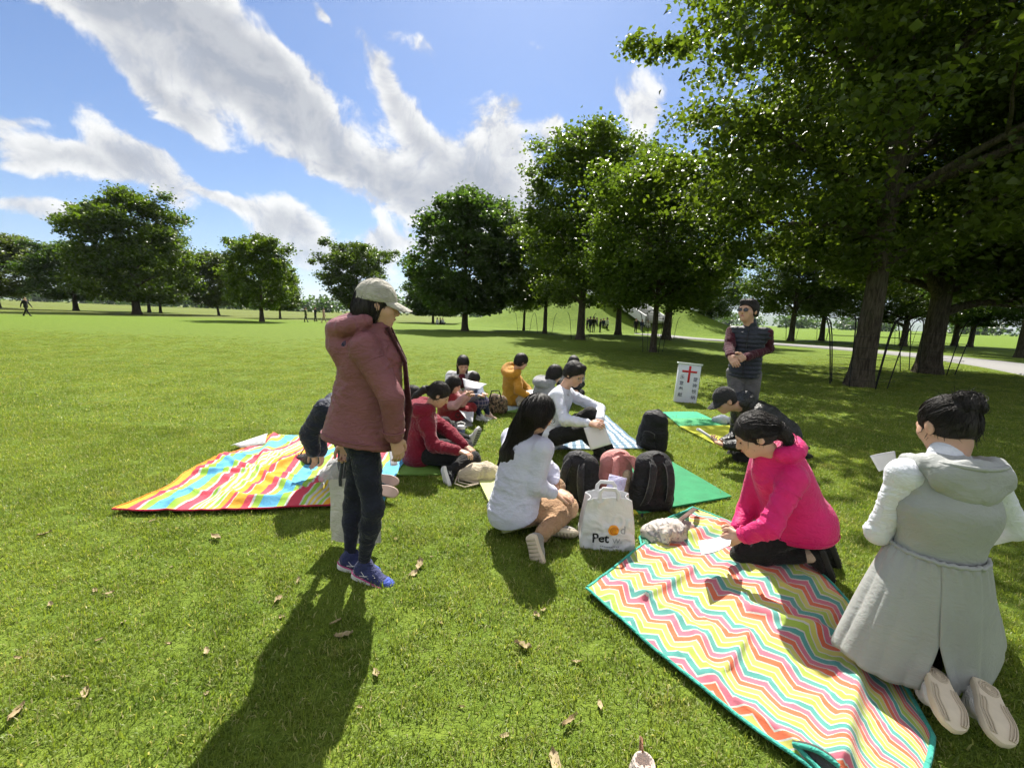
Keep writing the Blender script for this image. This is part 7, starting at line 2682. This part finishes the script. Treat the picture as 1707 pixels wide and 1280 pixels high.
def far_person(px, py, yaw, label, top, legs, S=1.68, stride=.0, group='people far across the park', sit=False, z=0.0, loc=None):
    p0 = G(px, py) if loc is None else np.asarray(loc, float)
    s = S / 1.65
    y = R_(yaw)
    f, r = np.array([math.sin(y), math.cos(y), 0]), np.array([math.cos(y), -math.sin(y), 0])
    U = np.array([0, 0, 1.0])
    hipz = .84 * s if not sit else .12
    P0 = U * hipz
    nk = P0 + U * .52 * s
    hd_ = nk + U * .17 * s
    A = np.stack([r, f, U])
    skin = [ell(hd_, A, np.array([.085, .10, .12]) * s, .03), cap(nk, hd_, .05 * s, k=.04), cap(P0, nk, .11 * s, .11 * s, k=.05)]
    tp = [cap(P0 - U * .03, P0 + U * .25 * s, .15 * s, .15 * s, .75, f, .05), cap(P0 + U * .2 * s, nk - U * .08 * s, .14 * s, .15 * s, .75, f, .05), cap(nk - U * .07 * s - r * .15 * s, nk - U * .07 * s + r * .15 * s, .06 * s, k=.05)]
    lg = [cap(P0 - r * .06, P0 + r * .06, .11 * s, k=.05)]
    for q in (-1, 1):
        sw = -q * stride * .5
        sh_ = nk - U * .06 * s + r * q * .18 * s
        el = sh_ - U * .28 * s + r * q * .05 + f * sw * .5
        wr_ = el - U * .23 * s + f * (.06 + sw * .5)
        tp += [cap(sh_, el, .055 * s, .048 * s, k=.03), cap(el, wr_, .045 * s, .038 * s, k=.03)]
        skin.append(cap(wr_, wr_ - U * .08, .035 * s, .03 * s, k=.02))
        if sit:
            kn = P0 + f * .38 * s + r * q * .18 + U * .12
            ft = P0 + f * .25 * s + r * -q * .12 - U * .04
        else:
            kn = P0 - U * .40 * s + r * q * .09 + f * q * stride * .35
            ft = np.array([0, 0, .05]) + r * q * .09 + f * (q * stride * .8)
        lg += [cap(P0 + r * q * .08, kn, .085 * s, .06 * s, k=.03), cap(kn, ft, .058 * s, .045 * s, k=.03), cap(ft, ft + f * .13 * s, .045 * s, .035 * s, k=.03)]
    h = .03
    V, Q = surf(skin, h)
    o = link('person', mesh_np('person', V, Q), M_SKIN)
    o.location = (p0[0], p0[1], z if loc is None else p0[2])
    tag(o, label, 'person', group)
    for nm, pr_, c_ in (('jacket', tp, top), ('trousers', lg, legs)):
        V, Q = surf(pr_, h)
        if c_ not in M_FAR:
            M_FAR[c_] = fabric('far_cloth_%d' % len(M_FAR), c_, .9)
        link(nm, mesh_np(nm, V, Q), M_FAR[c_], o)
    V, Q = surf([ell(hd_ + U * .025 - f * .02, A, np.array([.095, .105, .115]) * s), cut(hd_ + f * .06 - U * .01, nrm(f * .8 - U * .5), .02)], h)
    link('hair', mesh_np('hair', V, Q), M_HAIR, o)
    return o


BK, NV, GY, RD, WT, TN = (0.015, 0.015, 0.017), (0.02, 0.025, 0.06), (0.18, 0.18, 0.19), (0.30, 0.03, 0.03), (0.6, 0.6, 0.6), (0.34, 0.25, 0.16)
far_person(45, 527, 88, 'lone walker in dark clothes striding at the far left', BK, BK, stride=.5)
far_person(510, 537, 60, 'left stroller of three far behind the mauve jacket, dark green top', (0.08, 0.10, 0.03), BK, stride=.2)
far_person(526, 536, 40, 'middle stroller of three far behind the mauve jacket, all in black', BK, BK, S=1.8, stride=.1)
far_person(540, 538, 60, 'right stroller of three far behind the mauve jacket, pale pink clothes', (0.5, 0.3, 0.27), (0.45, 0.30, 0.27), stride=.3)
for i, (px, c_) in enumerate(((729, WT), (734, BK), (738, WT))):
    far_person(px, 541, 40 + 50 * i, ['leftmost of three people sitting on the grass by the small dark tree', 'middle of three people sitting on the grass by the small dark tree', 'rightmost of three people sitting on the grass by the small dark tree'][i], c_, BK, sit=True)
rs = np.random.RandomState(12)
cols = [BK, NV, BK, GY, BK, NV, WT, BK]
for i, px in enumerate((978, 983, 989, 994, 1000, 1005, 1011, 1017, 1022, 1027)):
    far_person(px, 553 + rs.uniform(-.6, 1.2), rs.uniform(0, 360), 'dark-clothed bystander in the huddle below the mound steps', cols[i % 8], [BK, NV, GY][i % 3], S=rs.uniform(1.55, 1.8), group='huddle of bystanders below the mound steps')
far_person(1059, 556, 180, 'bystander in black with pale face right of the forked tree', BK, BK, S=1.75)
far_person(1069, 556, 160, 'bystander in grey trousers between the steps and the guarded tree', NV, GY)
far_person(1079, 556, 200, 'rightmost bystander at the foot of the steps, pale top', WT, GY)
for i, (x_, y_) in enumerate(((-0.6, 61.5), (0.9, 62.5), (2.4, 63.0))):
    far_person(0, 0, 90, ['left walker climbing the grassy mound', 'middle walker climbing the grassy mound', 'right walker climbing the grassy mound'][i], [RD, BK, NV][i], BK, stride=.3, loc=(x_, y_, float(mound_h(np.array(x_), np.array(y_)))), group='walkers on the mound')

# ------------------------------------------------------------------ fallen leaves and litter
def dry_leaf(seed):
    rs = np.random.RandomState(seed)
    L, w = .055 * rs.uniform(.8, 1.3), .018 * rs.uniform(.7, 1.6)
    u = np.linspace(-1, 1, 9)
    v = np.linspace(-1, 1, 5)
    g = np.zeros((9, 5, 3))
    for i, a in enumerate(u):
        ww = w * (1 - a * a) ** .7 * (1 + .3 * rs.uniform(-1, 1)) + .0015
        for j, b__ in enumerate(v):
            g[i, j] = (a * L + .006 * b__ * rs.uniform(-1, 1), b__ * ww, .010 + .018 * abs(b__) ** 1.5 * rs.uniform(.4, 1.2) + .012 * a * a + .004 * rs.uniform(-1, 1))
    return MB().grid(g).mesh('fallen_leaf')


LEAFM = [dry_leaf(k) for k in range(6)]
m, N, b = principled('dry_leaf')
oi = N.new('ShaderNodeObjectInfo').outputs['Random']
tc = N.new('ShaderNodeTexCoord').outputs['Object']
N.set(b.inputs['Base Color'], N.mix(N.noise(tc, 60, 3), N.mix(oi, (0.30, 0.22, 0.11), (0.24, 0.17, 0.08)), N.mix(oi, (0.46, 0.39, 0.24), (0.38, 0.31, 0.18))))
b.inputs['Roughness'].default_value = .85
for lm in LEAFM:
    lm.materials.append(m)
rs = np.random.RandomState(77)
spots = [(180, 993), (465, 1003), (560, 1040), (573, 1062), (498, 970), (895, 1028), (627, 1127), (143, 1158), (25, 1195), (75, 893), (360, 900), (690, 958), (700, 945), (870, 1082), (950, 1208), (925, 1276), (962, 1106), (345, 1156), (285, 946), (160, 987), (270, 972), (110, 1130), (720, 930), (470, 1030), (345, 1090), (280, 1073), (165, 1070), (600, 1180), (255, 870), (905, 1020), (1420, 865), (1438, 890), (1385, 830), (660, 900), (430, 875), (85, 1010), (205, 1040), (780, 910), (770, 1180), (840, 1230), (1000, 1180), (55, 940), (1660, 905), (1500, 700), (1380, 700), (30, 1100), (520, 915), (735, 1040)]
LEAF_LAB = {0: 'long dry leaf on the open grass left of the standing woman\'s shadow', 1: 'upright curled leaf just left of the shadow of the standing woman', 2: 'brown crumpled leaf inside the shadow of the standing woman',
            3: 'pale leaf directly below the brown one inside the woman\'s shadow', 4: 'pale leaf at the edge of the shadow beside the blue running shoes', 5: 'dry curled leaf midway between the grey trainers and the zigzag blanket',
            6: 'dry leaf right of the standing woman\'s shadow, near the bottom', 7: 'dry leaf low down on the left, above the bottom corner', 8: 'longest dry leaf at the left edge near the bottom corner',
            9: 'dry leaf left of the near corner of the striped blanket', 10: 'dry leaf just below the hem of the striped blanket', 11: 'dry leaf right of the toes of the blue running shoes', 15: 'dry leaf at the bottom edge left of the slip-on shoe'}
for i, (px, py) in enumerate(spots):
    g0 = G(px, py)
    o = link('fallen_leaf', LEAFM[i % 6])
    o.location = (g0[0], g0[1], .004 + rs.uniform(-.004, .004))
    o.rotation_euler = (rs.uniform(-.25, .25), rs.uniform(-.25, .25), rs.uniform(0, 6.28))
    k_ = rs.uniform(.35, .8) * (0.5 if i > 16 else 1.0)
    o.scale = (k_, k_, k_)
    tag(o, LEAF_LAB.get(i, 'tiny scrap of dry leaf among the grass blades'), 'leaf', 'dry leaves scattered over the lawn')

# ------------------------------------------------------------------ haze
HAZE = 0.00008
m = bpy.data.materials.new('haze_air')
m.use_nodes = True
N = NT(m.node_tree)
N.n.clear()
vol = N.new('ShaderNodeVolumePrincipled')
vol.inputs['Color'].default_value = (0.80, 0.88, 1.0, 1)
vol.inputs['Density'].default_value = HAZE
vol.inputs['Anisotropy'].default_value = 0.3
N.l.new(vol.outputs[0], N.new('ShaderNodeOutputMaterial').inputs['Volume'])
hz = link('haze', MB().box((0, 3300, 149), (8400, 7800, 304)).mesh('haze', False), m)
tag(hz, 'thin blue air over the far park and hills', 'haze', kind='stuff')

# ------------------------------------------------------------------ grass blades
def grass_mat(name, dark, light, dry):
    m = bpy.data.materials.new(name)
    m.use_nodes = True
    N = NT(m.node_tree)
    N.n.clear()
    at = N.new('ShaderNodeAttribute', attribute_name='tone').outputs['Fac']
    geo = N.new('ShaderNodeNewGeometry').outputs['Position']
    n1 = N.noise(N.vmath('MULTIPLY', geo, (1, 1, 0)), 0.9, 4, .6)
    n2 = N.noise(N.vmath('MULTIPLY', geo, (1, 1, 0)), 5.0, 3, .6)
    f = N.math('ADD', N.math('MULTIPLY', at, .55), N.math('MULTIPLY', N.smooth(n1, .35, .65), .45), clamp=True)
    c = N.mix(f, dark, light)
    c = N.mix(N.math('MULTIPLY', N.smooth(n2, .56, .70), .45), c, (0.075, 0.145, 0.020))
    n3 = N.noise(N.vmath('MULTIPLY', geo, (1, 1, 0)), 2.2, 3, .6)
    c = N.mix(N.math('MULTIPLY', N.smooth(n3, .57, .74), .6), c, (0.34, 0.31, 0.12))
    isdry = N.math('MULTIPLY', N.math('GREATER_THAN', at, .90), N.smooth(n2, .3, .7, .4, 1.0))
    c = N.mix(isdry, c, dry)
    d = N.new('ShaderNodeBsdfPrincipled')
    N.set(d.inputs['Base Color'], c)
    d.inputs['Roughness'].default_value = .45
    d.inputs['Specular IOR Level'].default_value = .3
    t = N.new('ShaderNodeBsdfTranslucent')
    N.set(t.inputs['Color'], N.mix(1.0, c, (1.5, 1.5, .7), 'MULTIPLY'))
    mx = N.new('ShaderNodeMixShader')
    mx.inputs[0].default_value = .45
    N.l.new(d.outputs[0], mx.inputs[1])
    N.l.new(t.outputs[0], mx.inputs[2])
    o = N.new('ShaderNodeOutputMaterial')
    N.l.new(mx.outputs[0], o.inputs[0])
    return m


M_GRASS = grass_mat('grass_blades', (0.112, 0.172, 0.024), (0.275, 0.330, 0.065), (0.46, 0.42, 0.22))


def tuft(seed, n, rad, h0, h1, w, lean):
    rs = np.random.RandomState(seed)
    a = rs.uniform(0, 2 * np.pi, n)
    r = rad * np.sqrt(rs.uniform(0, 1, n))
    base = np.stack([np.cos(a) * r, np.sin(a) * r, np.full(n, -.004)], -1)
    th = rs.uniform(0, 2 * np.pi, n)
    ln = np.abs(rs.normal(0, lean, n))
    d = np.stack([np.cos(th), np.sin(th), 0 * th], -1)
    side = np.stack([-np.sin(th + rs.normal(0, .6, n)), np.cos(th), 0 * th], -1)
    hh = rs.uniform(h0, h1, n)
    w_ = w * rs.uniform(.6, 1.3, n)
    mid = base + d * (hh * np.sin(ln) * .45)[:, None] + np.array([0, 0, 1]) * (hh * np.cos(ln * .6) * .6)[:, None]
    tip = base + d * (hh * np.sin(ln * 1.25))[:, None] + np.array([0, 0, 1]) * (hh * np.clip(np.cos(ln * 1.15), .12, 1))[:, None]
    s = side * w_[:, None] * .5
    V = np.stack([base - s, base + s, mid + s * .8, mid - s * .8, tip], 1).reshape(-1, 3)
    k = np.arange(n)[:, None] * 5
    me = mesh_np('grass_tuft', V, [k + np.array([[0, 1, 2, 3]]), k + np.array([[3, 2, 4]])], False)
    me.attributes.new('tone', 'FLOAT', 'POINT').data.foreach_set('value', np.repeat(rs.uniform(0, 1, n), 5).astype(np.float32))
    me.materials.append(M_GRASS)
    return me


def inside(poly, x, y):
    c = np.zeros(len(x), bool)
    n = len(poly)
    for i in range(n):
        x0, y0 = poly[i][0], poly[i][1]
        x1, y1 = poly[(i + 1) % n][0], poly[(i + 1) % n][1]
        q = ((y0 > y) != (y1 > y)) & (x < (x1 - x0) * (y - y0) / (y1 - y0 + 1e-12) + x0)
        c ^= q
    return c


def grass_field(name, label, tufts, y0, y1, dens, seed, shrink, side=1.32, pad=.9, noblank=True, fade=None):
    rs = np.random.RandomState(seed)
    xm = side * y1 + pad
    n = int(dens * 2 * xm * (y1 - y0))
    x, y = rs.uniform(-xm, xm, n), rs.uniform(y0, y1, n)
    k = np.abs(x) < side * y + pad
    x, y = x[k], y[k]
    if noblank:
        for poly, _s in NOGRASS:
            c = np.mean(np.array([np.asarray(p_)[:2] for p_ in poly]), 0)
            pp = []
            for p_ in poly:
                v_ = np.asarray(p_)[:2] - c
                L_ = np.linalg.norm(v_)
                pp.append(c + v_ * max(.2, (L_ - shrink)) / L_)
            k = ~inside(pp, x, y)
            x, y = x[k], y[k]
    # off the path
    dmin = np.full(len(x), 9.0)
    if y1 > 15:
        for q in pcs[::1]:
            dmin = np.minimum(dmin, np.hypot(x - q[0], y - q[1]))
        k = dmin > PW + .15
        x, y = x[k], y[k]
    if fade:
        k = rs.uniform(0, 1, len(x)) > np.clip((y - fade[0]) / (fade[1] - fade[0]), 0, 1) ** .7
        x, y = x[k], y[k]
    V = np.stack([x, y, 0 * x], -1)
    me = bpy.data.meshes.new(name)
    me.vertices.add(len(V))
    me.vertices.foreach_set('co', V.astype(np.float32).ravel())
    me.update()
    o = link(name, me)
    objs = []
    for t in tufts:
        ob = bpy.data.objects.new('grass_tuft', t)
        objs.append(ob)
    ng = bpy.data.node_groups.new(name + '_scatter', 'GeometryNodeTree')
    ng.interface.new_socket('Geometry', in_out='INPUT', socket_type='NodeSocketGeometry')
    ng.interface.new_socket('Geometry', in_out='OUTPUT', socket_type='NodeSocketGeometry')
    N = ng.nodes
    L = ng.links
    gi, go = N.new('NodeGroupInput'), N.new('NodeGroupOutput')
    ip = N.new('GeometryNodeInstanceOnPoints')
    jn = N.new('GeometryNodeJoinGeometry')
    for ob in objs:
        oi = N.new('GeometryNodeObjectInfo')
        oi.inputs['Object'].default_value = ob
        oi.inputs['As Instance'].default_value = True
        L.new(oi.outputs['Geometry'], jn.inputs[0])
    L.new(gi.outputs[0], ip.inputs['Points'])
    L.new(jn.outputs[0], ip.inputs['Instance'])
    ip.inputs['Pick Instance'].default_value = True
    rv = N.new('FunctionNodeRandomValue')
    rv.data_type = 'FLOAT_VECTOR'
    rv.inputs[0].default_value = (-.12, -.12, 0)
    rv.inputs[1].default_value = (.12, .12, 6.283)
    L.new(rv.outputs[0], ip.inputs['Rotation'])
    rs_ = N.new('FunctionNodeRandomValue')
    rs_.data_type = 'FLOAT'
    rs_.inputs[2].default_value = .65
    rs_.inputs[3].default_value = 1.3
    rs_.inputs['Seed'].default_value = 4
    L.new(rs_.outputs[1], ip.inputs['Scale'])
    L.new(ip.outputs[0], go.inputs[0])
    md = o.modifiers.new('scatter', 'NODES')
    md.node_group = ng
    tag(o, label, 'grass', kind='stuff')
    return o


near_t = [tuft(100 + k, 60, .075, .012, .034, .0038, .85) for k in range(4)]
mid_t = [tuft(200 + k, 80, .15, .014, .032, .0070, .8) for k in range(3)]
grass_field('grass', 'short mown grass blades of the near lawn', near_t, .55, 5.0, 330, 1, .05)
grass_field('grass', 'short mown grass blades of the middle lawn', mid_t, 5.0, 22.0, 70, 2, .09, side=1.25, fade=(8.0, 22.0))
